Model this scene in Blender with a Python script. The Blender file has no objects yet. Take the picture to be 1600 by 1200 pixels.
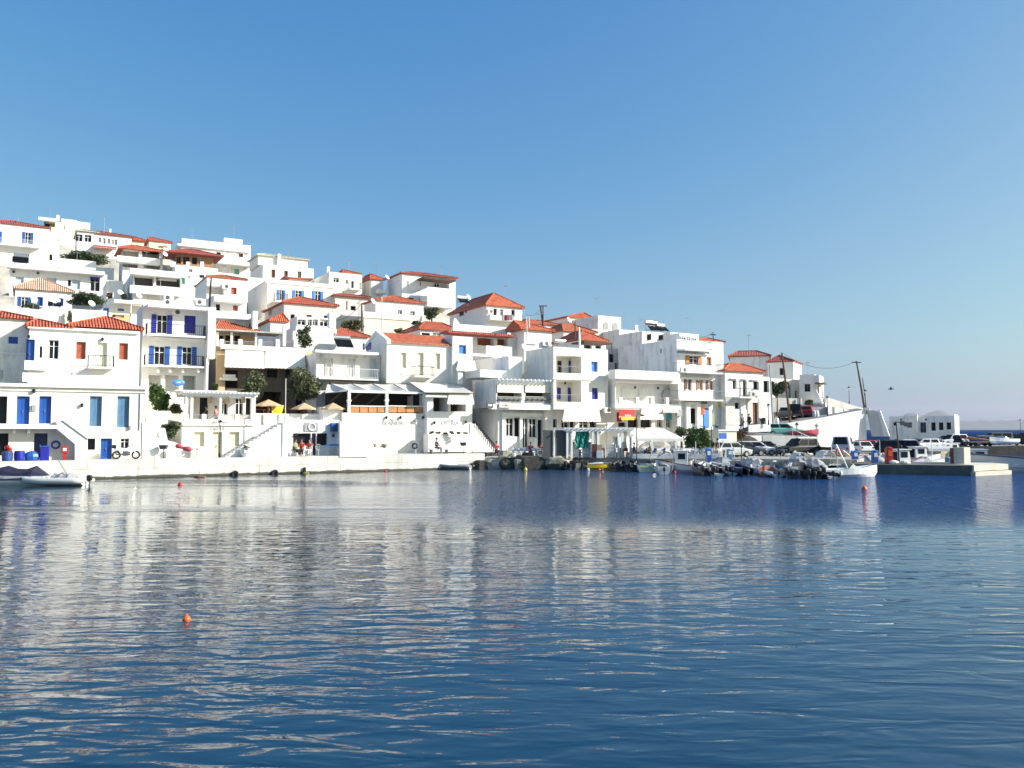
import bpy, math, random
from math import sin, cos, pi, radians as R, sqrt, atan, tan
from mathutils import Vector, Matrix
random.seed(7)
SC = bpy.context.scene
COL = SC.collection
# ------------------------------------------------------------ camera, sky, sun, exposure
F = 1300.0; CAMZ = 3.7; PITCH = atan(71.0/F)
cd = bpy.data.cameras.new('camera'); cam = bpy.data.objects.new('camera', cd); COL.objects.link(cam)
cam.location = (0, 0, CAMZ); cam.rotation_euler = (pi/2 + PITCH, 0, 0)
cd.sensor_width = 36; cd.lens = F*36/1600; cd.clip_start = .5; cd.clip_end = 60000
SC.camera = cam
SUN_AZ = (0.99, -0.12)            # horizontal direction towards the sun
SUN_EL = R(28)
w = bpy.data.worlds.new('World'); SC.world = w; w.use_nodes = True
nt = w.node_tree; nt.nodes.clear()
sk = nt.nodes.new('ShaderNodeTexSky'); sk.sky_type = 'NISHITA'; sk.sun_disc = False
sk.sun_elevation = SUN_EL; sk.sun_rotation = math.atan2(SUN_AZ[0], SUN_AZ[1])
sk.air_density = 1.0; sk.dust_density = 2.2; sk.ozone_density = 2.4; sk.altitude = 0
bg = nt.nodes.new('ShaderNodeBackground'); bg.inputs['Strength'].default_value = 0.115
ow = nt.nodes.new('ShaderNodeOutputWorld')
tn = nt.nodes.new('ShaderNodeMixRGB'); tn.blend_type = 'MULTIPLY'; tn.inputs[0].default_value = 1; tn.inputs[2].default_value = (.74, .93, 1.04, 1)
nt.links.new(sk.outputs[0], tn.inputs[1])
sp_ = nt.nodes.new('ShaderNodeSeparateColor'); cb_ = nt.nodes.new('ShaderNodeCombineColor'); nt.links.new(tn.outputs[0], sp_.inputs[0])   # the phone's deeper blue overhead
pw = nt.nodes.new('ShaderNodeMath'); pw.operation = 'POWER'; pw.inputs[1].default_value = 1.55; nt.links.new(sp_.outputs[0], pw.inputs[0])
ml = nt.nodes.new('ShaderNodeMath'); ml.operation = 'MULTIPLY'; ml.inputs[1].default_value = .74; nt.links.new(pw.outputs[0], ml.inputs[0])
cp_ = nt.nodes.new('ShaderNodeMath'); cp_.operation = 'MULTIPLY'; cp_.inputs[1].default_value = .95; nt.links.new(sp_.outputs[0], cp_.inputs[0])
mn = nt.nodes.new('ShaderNodeMath'); mn.operation = 'MINIMUM'; nt.links.new(ml.outputs[0], mn.inputs[0]); nt.links.new(cp_.outputs[0], mn.inputs[1])
nt.links.new(mn.outputs[0], cb_.inputs[0]); 
for ch_, ex_, k_ in ((1, .9, 1.085), (2, .42, 2.2)):
    a_ = nt.nodes.new('ShaderNodeMath'); a_.operation = 'POWER'; a_.inputs[1].default_value = ex_; nt.links.new(sp_.outputs[ch_], a_.inputs[0])
    b_ = nt.nodes.new('ShaderNodeMath'); b_.operation = 'MULTIPLY'; b_.inputs[1].default_value = k_; nt.links.new(a_.outputs[0], b_.inputs[0]); nt.links.new(b_.outputs[0], cb_.inputs[ch_])
nt.links.new(cb_.outputs[0], bg.inputs[0]); nt.links.new(bg.outputs[0], ow.inputs[0])
sd = bpy.data.lights.new('sun', 'SUN'); sun = bpy.data.objects.new('sun', sd); COL.objects.link(sun)
sd.energy = 5.0; sd.angle = R(.5); sd.color = (1, .965, .91)
sv = Vector((SUN_AZ[0], SUN_AZ[1], 0)).normalized()*cos(SUN_EL) + Vector((0, 0, sin(SUN_EL)))
sun.rotation_euler = sv.to_track_quat('Z', 'Y').to_euler(); sun.location = (60, -20, 80)
SC.view_settings.view_transform = 'Standard'; SC.view_settings.look = 'None'
SC.view_settings.exposure = 0.6; SC.view_settings.gamma = 1
SC.render.resolution_x = 1024; SC.render.resolution_y = 768
# ------------------------------------------------------------ pixel <-> space
cP, sP = cos(PITCH), sin(PITCH)
CP = Vector((0, 0, CAMZ))
def ray(u, v):
    a = u-800.0; b = v-600.0
    return Vector((a, F*cP + b*sP, F*sP - b*cP))
def at(u, v, d):
    r = ray(u, v); return CP + r*(d/r.y)
def onz(u, v, z):
    r = ray(u, v); return CP + r*((z-CAMZ)/r.z)
def gx(u, d): return (u-800.0)/F*d          # x at depth d (near the horizon)
# ------------------------------------------------------------ materials
MATS = {}
def P(m): return m.node_tree.nodes['Principled BSDF']
def mat(name, col, rough=.6, metal=0, noise=0, nscale=2.0, bump=0, bscale=20, spec=None, alpha=None, trans=None):
    if name in MATS: return MATS[name]
    m = bpy.data.materials.new(name); m.use_nodes = True; p = P(m); n = m.node_tree
    p.inputs['Base Color'].default_value = (*col, 1); p.inputs['Roughness'].default_value = rough
    p.inputs['Metallic'].default_value = metal
    if spec is not None: p.inputs['Specular IOR Level'].default_value = spec
    if alpha is not None: p.inputs['Alpha'].default_value = alpha
    tc = n.nodes.new('ShaderNodeTexCoord')
    if noise:
        t = n.nodes.new('ShaderNodeTexNoise'); t.inputs['Scale'].default_value = nscale; t.inputs['Detail'].default_value = 6
        t.inputs['Roughness'].default_value = .65
        n.links.new(tc.outputs['Object'], t.inputs['Vector'])
        r = n.nodes.new('ShaderNodeValToRGB')
        r.color_ramp.elements[0].position = .3; r.color_ramp.elements[1].position = .7
        r.color_ramp.elements[0].color = (*[c*(1-noise) for c in col], 1)
        r.color_ramp.elements[1].color = (*[min(1, c*(1+noise*.5)) for c in col], 1)
        n.links.new(t.outputs['Fac'], r.inputs[0]); n.links.new(r.outputs[0], p.inputs['Base Color'])
    if bump:
        t = n.nodes.new('ShaderNodeTexNoise'); t.inputs['Scale'].default_value = bscale; t.inputs['Detail'].default_value = 4
        n.links.new(tc.outputs['Object'], t.inputs['Vector'])
        b = n.nodes.new('ShaderNodeBump'); b.inputs['Strength'].default_value = bump; b.inputs['Distance'].default_value = .05
        n.links.new(t.outputs['Fac'], b.inputs['Height']); n.links.new(b.outputs[0], p.inputs['Normal'])
    MATS[name] = m; return m
def wallmat(name, col, stain=.1):
    """whitewashed plaster: faint patches, rain streaks, trowel bump"""
    if name in MATS: return MATS[name]
    m = bpy.data.materials.new(name); m.use_nodes = True; p = P(m); n = m.node_tree; L = n.links.new
    p.inputs['Roughness'].default_value = .85; p.inputs['Specular IOR Level'].default_value = .15
    tc = n.nodes.new('ShaderNodeTexCoord')
    t = n.nodes.new('ShaderNodeTexNoise'); t.inputs['Scale'].default_value = .55; t.inputs['Detail'].default_value = 7; t.inputs['Roughness'].default_value = .7
    L(tc.outputs['Object'], t.inputs['Vector'])
    mp = n.nodes.new('ShaderNodeMapping'); mp.inputs['Scale'].default_value = (1.6, 1.6, .3); L(tc.outputs['Object'], mp.inputs[0])
    t2 = n.nodes.new('ShaderNodeTexNoise'); t2.inputs['Scale'].default_value = 1; t2.inputs['Detail'].default_value = 5; L(mp.outputs[0], t2.inputs['Vector'])
    mu = n.nodes.new('ShaderNodeMath'); mu.operation = 'MULTIPLY'; L(t.outputs['Fac'], mu.inputs[0]); L(t2.outputs['Fac'], mu.inputs[1])
    r = n.nodes.new('ShaderNodeValToRGB'); r.color_ramp.elements[0].position = .1; r.color_ramp.elements[1].position = .26
    r.color_ramp.elements[0].color = (*[c*(1-stain*1.0) for c in col], 1); r.color_ramp.elements[1].color = (*col, 1)
    L(mu.outputs[0], r.inputs[0]); L(r.outputs[0], p.inputs['Base Color'])
    t3 = n.nodes.new('ShaderNodeTexNoise'); t3.inputs['Scale'].default_value = 3; t3.inputs['Detail'].default_value = 5; L(tc.outputs['Object'], t3.inputs['Vector'])
    b = n.nodes.new('ShaderNodeBump'); b.inputs['Strength'].default_value = .25; b.inputs['Distance'].default_value = .06
    L(t3.outputs['Fac'], b.inputs['Height']); L(b.outputs[0], p.inputs['Normal'])
    MATS[name] = m; return m
def tilemat(name, c1, c2):
    if name in MATS: return MATS[name]
    m = bpy.data.materials.new(name); m.use_nodes = True; p = P(m); n = m.node_tree; L = n.links.new
    p.inputs['Roughness'].default_value = .75
    tc = n.nodes.new('ShaderNodeTexCoord')
    t = n.nodes.new('ShaderNodeTexNoise'); t.inputs['Scale'].default_value = 2.2; t.inputs['Detail'].default_value = 8; L(tc.outputs['Object'], t.inputs['Vector'])
    v = n.nodes.new('ShaderNodeTexVoronoi'); v.inputs['Scale'].default_value = 3.2; L(tc.outputs['Object'], v.inputs['Vector'])
    a = n.nodes.new('ShaderNodeMath'); a.operation = 'MULTIPLY_ADD'; a.inputs[1].default_value = .35; L(v.outputs['Color'], a.inputs[0]); L(t.outputs['Fac'], a.inputs[2])
    r = n.nodes.new('ShaderNodeValToRGB'); r.color_ramp.elements[0].position = .45; r.color_ramp.elements[1].position = .72
    r.color_ramp.elements[0].color = (*c1, 1); r.color_ramp.elements[1].color = (*c2, 1)
    L(a.outputs[0], r.inputs[0]); L(r.outputs[0], p.inputs['Base Color'])
    wv = n.nodes.new('ShaderNodeTexWave'); wv.wave_type = 'BANDS'; wv.bands_direction = 'X'; wv.inputs['Scale'].default_value = 1.35
    wv.inputs['Distortion'].default_value = .3
    L(tc.outputs['Object'], wv.inputs['Vector'])
    b = n.nodes.new('ShaderNodeBump'); b.inputs['Strength'].default_value = .9; b.inputs['Distance'].default_value = .09
    L(wv.outputs['Fac'], b.inputs['Height']); L(b.outputs[0], p.inputs['Normal'])
    MATS[name] = m; return m
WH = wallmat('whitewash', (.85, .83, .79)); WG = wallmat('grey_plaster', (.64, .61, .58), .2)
WC = wallmat('cream_plaster', (.82, .74, .55)); WP = wallmat('pinkish_plaster', (.72, .62, .56), .25)
WT = wallmat('tan_plaster', (.62, .45, .28)); WS = wallmat('stone_plaster', (.66, .61, .55), .3)
WK = mat('interior_shade_black', (.035, .03, .028), .9); WB = mat('brown_interior', (.1, .06, .045), .9, noise=.4, nscale=.8)
CONC = mat('concrete', (.42, .4, .36), .9, noise=.35, nscale=.8, bump=.4, bscale=6)
SLAB = wallmat('pale_slab', (.74, .72, .68), .2)
TILE = tilemat('red_tile', (.28, .05, .025), (.52, .12, .055)); TILO = tilemat('orange_tile', (.34, .07, .03), (.55, .14, .06))
TILD = tilemat('dark_red_tile', (.24, .045, .035), (.4, .09, .06)); TILP = tilemat('salmon_tile', (.5, .27, .18), (.66, .42, .3))
TILS = tilemat('pale_tile', (.45, .41, .33), (.6, .56, .46))
BLUE = mat('blue_paint', (.02, .1, .42), .45, noise=.15); COB = mat('cobalt_paint', (.017, .022, .33), .45, noise=.15)
LBL = mat('light_blue_paint', (.06, .25, .68), .45, noise=.15); SLT = mat('slate_blue_paint', (.12, .24, .4), .5, noise=.2)
NAV = mat('navy_paint', (.02, .025, .09), .4); PAL = mat('pale_blue_paint', (.5, .58, .66), .6)
RUST = mat('rust_red_paint', (.42, .1, .05), .55, noise=.2); BRN = mat('brown_wood', (.2, .06, .045), .6, noise=.2)
WOOD = mat('orange_wood', (.5, .22, .08), .6, noise=.3); CRM = mat('cream_paint', (.74, .72, .55), .5); TEAL = mat('teal_paint', (.16, .5, .4), .5)
WPT = mat('white_paint', (.8, .8, .78), .4); GRY = mat('grey_paint', (.35, .35, .36), .5); DGR = mat('charcoal_paint', (.08, .08, .085), .5)
BLK = mat('black_metal', (.015, .015, .017), .45); STL = mat('steel', (.5, .5, .5), .3, metal=.8)
GLS = mat('dark_glass', (.018, .02, .026), .22, spec=.12); GLP = mat('curtained_glass', (.33, .34, .34), .15, spec=.6)
CANV = mat('cream_canvas', (.78, .74, .64), .8, noise=.06); CANG = mat('grey_canvas', (.62, .6, .56), .85, noise=.12, nscale=.7); CANT = mat('tan_canvas', (.55, .4, .24), .85, noise=.1)
CANP = mat('pinkish_canvas', (.72, .65, .58), .8, noise=.06)
RED = mat('red_paint', (.42, .02, .02), .4); YEL = mat('yellow_paint', (.7, .5, .03), .4); ORG = mat('orange_plastic', (.85, .12, .015), .35)
GRN = mat('green_cloth', (.02, .25, .2), .7, noise=.3, nscale=3); LGN = mat('lime_paint', (.6, .75, .1), .5); PNK = mat('pink_cloth', (.6, .08, .12), .7)
CM = {'blue': BLUE, 'cob': COB, 'lbl': LBL, 'slt': SLT, 'nav': NAV, 'pal': PAL, 'rust': RUST, 'brn': BRN, 'wood': WOOD, 'crm': CRM, 'teal': TEAL, 'wht': WPT, 'gry': GRY, '-': WPT, 'dgr': DGR}
# ------------------------------------------------------------ mesh builder
class MB:
    def __init__(s): s.v = []; s.f = []; s.m = []; s.k = 0
    def add(s, vs, fs):
        o = len(s.v); s.v += [tuple(x) for x in vs]
        for f in fs: s.f.append([i+o for i in f]); s.m.append(s.k)
        return s
    def quad(s, a, b, c, d): return s.add([a, b, c, d], [(0, 1, 2, 3)])
    def box(s, x0, x1, y0, y1, z0, z1):
        return s.add([(x0, y0, z0), (x1, y0, z0), (x1, y1, z0), (x0, y1, z0), (x0, y0, z1), (x1, y0, z1), (x1, y1, z1), (x0, y1, z1)],
                     [(0, 3, 2, 1), (4, 5, 6, 7), (0, 1, 5, 4), (1, 2, 6, 5), (2, 3, 7, 6), (3, 0, 4, 7)])
    def prism(s, pts, y0, y1):
        """polygon in x,z extruded along y"""
        n = len(pts); a = sum(pts[i][0]*pts[(i+1) % n][1]-pts[(i+1) % n][0]*pts[i][1] for i in range(n))
        if a < 0: pts = pts[::-1]
        vs = [(x, y0, z) for x, z in pts]+[(x, y1, z) for x, z in pts]
        return s.add(vs, [tuple(range(n)), tuple(range(2*n-1, n-1, -1))]+[(i, i+n, (i+1) % n+n, (i+1) % n) for i in range(n)])
    def slab(s, pts, z0, z1):
        n = len(pts); a = sum(pts[i][0]*pts[(i+1) % n][1]-pts[(i+1) % n][0]*pts[i][1] for i in range(n))
        if a < 0: pts = pts[::-1]
        vs = [(x, y, z0) for x, y in pts]+[(x, y, z1) for x, y in pts]
        return s.add(vs, [tuple(range(n-1, -1, -1)), tuple(range(n, 2*n))]+[(i, (i+1) % n, (i+1) % n+n, i+n) for i in range(n)])
    def tube(s, pts, rad, n=8, cap=True):
        pts = [Vector(p) for p in pts]
        if not hasattr(rad, '__len__'): rad = [rad]*len(pts)
        vs = []; prev = None
        for i, p in enumerate(pts):
            t = (pts[min(i+1, len(pts)-1)]-pts[max(i-1, 0)]).normalized()
            ref = Vector((0, 0, 1)) if abs(t.z) < .9 else Vector((1, 0, 0))
            if prev is not None: a = (prev - t*prev.dot(t)).normalized()
            else: a = t.cross(ref).normalized()
            prev = a; b = t.cross(a)
            for k in range(n):
                g = 2*pi*k/n; vs.append(p+(a*cos(g)+b*sin(g))*rad[i])
        fs = [(i*n+k, i*n+(k+1) % n, (i+1)*n+(k+1) % n, (i+1)*n+k) for i in range(len(pts)-1) for k in range(n)]
        if cap: fs += [tuple(range(n-1, -1, -1)), tuple(range((len(pts)-1)*n, len(pts)*n))]
        return s.add(vs, fs)
    def bar(s, a, b, r=.03, n=4): return s.tube([a, b], r, n)
    def ell(s, c, r, nu=10, nv=7):
        if not hasattr(r, '__len__'): r = (r, r, r)
        vs = [(c[0], c[1], c[2]-r[2])]
        for j in range(1, nv):
            ph = -pi/2+pi*j/nv
            for i in range(nu):
                th = 2*pi*i/nu; vs.append((c[0]+r[0]*cos(ph)*cos(th), c[1]+r[1]*cos(ph)*sin(th), c[2]+r[2]*sin(ph)))
        vs.append((c[0], c[1], c[2]+r[2])); fs = [(0, 1+(i+1) % nu, 1+i) for i in range(nu)]
        for j in range(nv-2):
            for i in range(nu): fs.append((1+j*nu+i, 1+j*nu+(i+1) % nu, 1+(j+1)*nu+(i+1) % nu, 1+(j+1)*nu+i))
        t = len(vs)-1; b = 1+(nv-2)*nu; fs += [(b+i, b+(i+1) % nu, t) for i in range(nu)]
        return s.add(vs, fs)
    def lathe(s, prof, c=(0, 0, 0), n=12):
        vs = []; fs = []
        for r, z in prof:
            for k in range(n): g = 2*pi*k/n; vs.append((c[0]+r*cos(g), c[1]+r*sin(g), c[2]+z))
        for i in range(len(prof)-1):
            for k in range(n): fs.append((i*n+k, i*n+(k+1) % n, (i+1)*n+(k+1) % n, (i+1)*n+k))
        fs += [tuple(range(n-1, -1, -1)), tuple(range((len(prof)-1)*n, len(prof)*n))]
        return s.add(vs, fs)
    def ring(s, c, R_, r, n=16, m=6, plane='xz'):
        vs = []; fs = []
        for i in range(n):
            a = 2*pi*i/n
            for j in range(m):
                b = 2*pi*j/m; q = R_+r*cos(b)
                x, y, z = q*cos(a), r*sin(b), q*sin(a)
                if plane == 'xy': y, z = z, y
                vs.append((c[0]+x, c[1]+y, c[2]+z))
        for i in range(n):
            for j in range(m): fs.append((i*m+j, i*m+(j+1) % m, ((i+1) % n)*m+(j+1) % m, ((i+1) % n)*m+j))
        return s.add(vs, fs)
    def build(s, name, ms, parent=None, smooth=False, loc=None, bevel=0):
        me = bpy.data.meshes.new(name); me.from_pydata(s.v, [], s.f)
        if not isinstance(ms, (list, tuple)): ms = [ms]
        for m in ms: me.materials.append(m)
        if len(ms) > 1: me.polygons.foreach_set('material_index', s.m)
        if smooth: me.polygons.foreach_set('use_smooth', [True]*len(me.polygons))
        me.update(); o = bpy.data.objects.new(name, me); COL.objects.link(o)
        if parent: reg(o, parent)
        if loc: o.location = loc
        if bevel:
            b = o.modifiers.new('bevel', 'BEVEL'); b.width = bevel; b.segments = 2; b.limit_method = 'ANGLE'
        return o
def tag(o, label, cat, group=None, kind=None):
    if label: o['label'] = label
    if cat: o['category'] = cat
    if group: o['group'] = group
    if kind: o['kind'] = kind
    return o
def thing(name, label, cat, loc=(0, 0, 0), rz=0, group=None):
    o = bpy.data.objects.new(name, None); COL.objects.link(o); o.empty_display_size = .3
    o.location = loc; o.rotation_euler = (0, 0, rz); return tag(o, label, cat, group)
CH = {}
def reg(o, p): o.parent = p; CH.setdefault(p.name, []).append(o); return o
def kids(o): return list(CH.get(o.name, ()))
def dup(o, parent=None, loc=None, rz=None, label=None, scale=None):
    c = o.copy(); COL.objects.link(c)
    if parent: reg(c, parent)
    if loc is not None: c.location = loc
    if rz is not None: c.rotation_euler = (0, 0, rz)
    if scale is not None: c.scale = (scale,)*3
    if label: c['label'] = label
    for k in kids(o): dup(k, c)
    return c
def recol(o, old, new):
    """give a copied part its own paint"""
    me = o.data.copy(); o.data = me
    for i, m in enumerate(me.materials):
        if m is old: me.materials[i] = new
def textmesh(s, size, name, m, parent, loc, rot=(pi/2, 0, 0)):
    c = bpy.data.curves.new(name, 'FONT'); c.body = s; c.size = size; c.extrude = .01; c.align_x = 'CENTER'
    o = bpy.data.objects.new(name, c); COL.objects.link(o)
    bpy.context.view_layer.update()
    me = bpy.data.meshes.new_from_object(o.evaluated_get(bpy.context.evaluated_depsgraph_get()))
    bpy.data.objects.remove(o); me.materials.clear(); me.materials.append(m)
    o = bpy.data.objects.new(name, me); COL.objects.link(o); reg(o, parent); o.location = loc; o.rotation_euler = rot
    return o
def struct(o): o['kind'] = 'structure'; return o
# ------------------------------------------------------------ the sea
FOOT = []      # (x, y, z) ground control points
def water_material():
    m = bpy.data.materials.new('sea_water'); m.use_nodes = True; p = P(m); n = m.node_tree; L = n.links.new
    p.inputs['Base Color'].default_value = (.006, .040, .085, 1); p.inputs['Roughness'].default_value = .03; p.inputs['IOR'].default_value = 1.42
    g = n.nodes.new('ShaderNodeNewGeometry')
    def nz(scale, sx, sy, det=3, rot=0, rough=.5, dist=0):
        mp = n.nodes.new('ShaderNodeMapping'); mp.inputs['Scale'].default_value = (sx, sy, 1); mp.inputs['Rotation'].default_value = (0, 0, rot); L(g.outputs['Position'], mp.inputs[0])
        t = n.nodes.new('ShaderNodeTexNoise'); t.inputs['Scale'].default_value = scale; t.inputs['Detail'].default_value = det; t.inputs['Roughness'].default_value = rough
        t.inputs['Distortion'].default_value = dist; L(mp.outputs[0], t.inputs['Vector']); return t.outputs['Fac']
    def mth(op, a, b):
        k = n.nodes.new('ShaderNodeMath'); k.operation = op
        for i, q in enumerate((a, b)):
            if isinstance(q, (int, float)): k.inputs[i].default_value = q
            else: L(q, k.inputs[i])
        return k.outputs[0]
    wave = nz(1, .75, 2.1, 2, R(6), .45, .6)          # long ripples, crests across the view
    mid = nz(1, 1.3, 3.1, 2, R(-5), .45, .3); fine = nz(1, 5, 9, 2, R(-6), .5); chop = nz(1, 1.5, .55, 3, R(10), .6)
    swell = nz(1, .16, .4, 1, R(12))
    # wind patches: calm close to the town at left, ruffled at right and in streaks
    sx = n.nodes.new('ShaderNodeSeparateXYZ'); L(g.outputs['Position'], sx.inputs[0])
    patch = nz(1, .02, .1, 3, R(10))
    mr = n.nodes.new('ShaderNodeMapRange'); mr.inputs['From Min'].default_value = -14; mr.inputs['From Max'].default_value = 26; mr.inputs['To Min'].default_value = 0; mr.inputs['To Max'].default_value = 1
    L(sx.outputs[0], mr.inputs['Value'])
    pr = n.nodes.new('ShaderNodeMapRange'); pr.inputs['From Min'].default_value = .5; pr.inputs['From Max'].default_value = .66; L(patch, pr.inputs['Value'])
    far = n.nodes.new('ShaderNodeMapRange'); far.inputs['From Min'].default_value = 31; far.inputs['From Max'].default_value = 38; L(sx.outputs[1], far.inputs['Value'])
    ruff = mth('MULTIPLY', mth('MAXIMUM', mr.outputs[0], mth('MULTIPLY', pr.outputs[0], .5)), far.outputs[0])
    near = n.nodes.new('ShaderNodeMapRange'); near.inputs['From Min'].default_value = 8; near.inputs['From Max'].default_value = 40; near.inputs['To Min'].default_value = .52; near.inputs['To Max'].default_value = .25; L(sx.outputs[1], near.inputs['Value'])
    sea = n.nodes.new('ShaderNodeMapRange'); sea.inputs['From Min'].default_value = 120; sea.inputs['From Max'].default_value = 170; sea.inputs['To Max'].default_value = 30; L(sx.outputs[1], sea.inputs['Value'])
    amp = mth('ADD', mth('ADD', near.outputs[0], mth('MULTIPLY', ruff, 5.5)), sea.outputs[0])
    h = mth('ADD', mth('MULTIPLY', wave, 1.15), mth('ADD', mth('MULTIPLY', mid, .3), mth('MULTIPLY', swell, .9)))
    mod = n.nodes.new('ShaderNodeMapRange'); mod.inputs['From Min'].default_value = .3; mod.inputs['From Max'].default_value = .7; mod.inputs['To Min'].default_value = .45; mod.inputs['To Max'].default_value = 1.35; L(nz(1, .07, .16, 2, R(-12)), mod.inputs['Value'])
    h = mth('MULTIPLY', h, mod.outputs[0])
    h = mth('ADD', mth('MULTIPLY', h, near.outputs[0]), mth('MULTIPLY', mth('ADD', mth('ADD', mth('MULTIPLY', fine, .30), mth('MULTIPLY', chop, .8)), mth('MULTIPLY', mid, .3)), mth('SUBTRACT', amp, mth('MULTIPLY', near.outputs[0], .85))))
    sl = n.nodes.new('ShaderNodeMapRange'); sl.inputs['From Max'].default_value = 1.0; sl.inputs['To Min'].default_value = .5; sl.inputs['To Max'].default_value = .015   # ruffled water hides most of its mirror
    open_ = mth('MULTIPLY', sea.outputs[0], 1/30.); wind = mth('MINIMUM', mth('ADD', ruff, open_), 1.0)
    L(wind, sl.inputs['Value']); L(mth('MULTIPLY', sl.outputs[0], mth('SUBTRACT', 1.0, open_)), p.inputs['Specular IOR Level'])
    cm_ = n.nodes.new('ShaderNodeMixRGB'); cm_.inputs[1].default_value = (.005, .034, .070, 1); cm_.inputs[2].default_value = (.014, .058, .18, 1); L(wind, cm_.inputs[0]); L(cm_.outputs[0], p.inputs['Base Color'])
    b = n.nodes.new('ShaderNodeBump'); b.inputs['Strength'].default_value = 1; b.inputs['Distance'].default_value = .085
    L(h, b.inputs['Height']); L(b.outputs[0], p.inputs['Normal'])
    return m
MB().quad((-16000, -60, 0), (16000, -60, 0), (16000, 17000, 0), (-16000, 17000, 0)).build('sea', water_material())
struct(bpy.data.objects['sea'])
# far island ridges across the sea
HILLM = mat('far_hill', (.09, .11, .125), .95, noise=.2, nscale=.002)
def ridge(name, d, pts, thick):
    """ridge line given as (u, v) on the horizon, built at distance d with a foot on each side"""
    mb = MB(); n = len(pts); vs = []
    for u, v in pts:
        p = at(u, v, d); vs.append((p.x, d-thick, -1)); vs.append((p.x, d-thick*.45, p.z*.55)); vs.append((p.x, d, p.z)); vs.append((p.x*1.03, d+thick, -1))
    fs = [(i*4+k, (i+1)*4+k, (i+1)*4+k+1, i*4+k+1) for i in range(n-1) for k in range(3)]
    mb.add(vs, fs); return struct(mb.build(name, HILLM, smooth=True))
def wig(u0, u1, base, peaks, step=6):
    out = []; u = u0
    while u <= u1:
        h = 0
        for pu, pv, pw in peaks: h = max(h, pv*math.exp(-((u-pu)/pw)**2))
        e = min(1, (u-u0)/40, (u1-u)/40)
        out.append((u, 671-max(.3, (base+h*1.0+.6*sin(u*.21)+.4*sin(u*.53+1))*max(0, e)))); u += step
    return out
ridge('hills', 14500, wig(1180, 1560, 3, [(1425, 24, 26), (1465, 27, 34), (1370, 12, 40)]), 900)
ridge('hills', 12500, wig(1440, 2100, 12, [(1560, 2, 60), (1640, 4, 80), (1800, 7, 100)]), 700)
# ------------------------------------------------------------ houses: every size below is read off the facade plane
class Fr:
    """a facade plane: passes through the point seen at column u at depth d, turned by ang degrees; x runs along it, y inwards"""
    def __init__(s, u, d, ang, vb=None, zb=None):
        a = R(ang); s.ang = a; s.ex = Vector((cos(a), sin(a), 0)); s.ey = Vector((-sin(a), cos(a), 0))
        s.O = Vector((gx(u, d), d, 0)); s.u = u; s.d = d
        s.zb = zb if zb is not None else at(u, vb, d).z
    def L(s, u, v, off=0):
        r = ray(u, v); t = (off+s.ey.dot(s.O-CP))/s.ey.dot(r); X = CP+r*t
        return (X-s.O).dot(s.ex), X.z-s.zb
    def LL(s, u, v, x):
        """on the side plane at local x: returns y, z"""
        r = ray(u, v); t = (x+s.ex.dot(s.O-CP))/s.ex.dot(r); X = CP+r*t
        return (X-s.O).dot(s.ey), X.z-s.zb
    def W(s, x, y, z=0): return s.O+s.ex*x+s.ey*y+Vector((0, 0, s.zb+z))
    def Z(s, q, u0, off=0):
        """height of a mark: v at the left end, or (u, v)"""
        if isinstance(q, tuple): return s.L(q[0], q[1], off)[1]
        return s.L(max(u0, 0), q, off)[1]
def ac_mesh(mb, x, y, z):
    mb.box(x-.42, x+.42, y-.3, y, z, z+.58)
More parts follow.
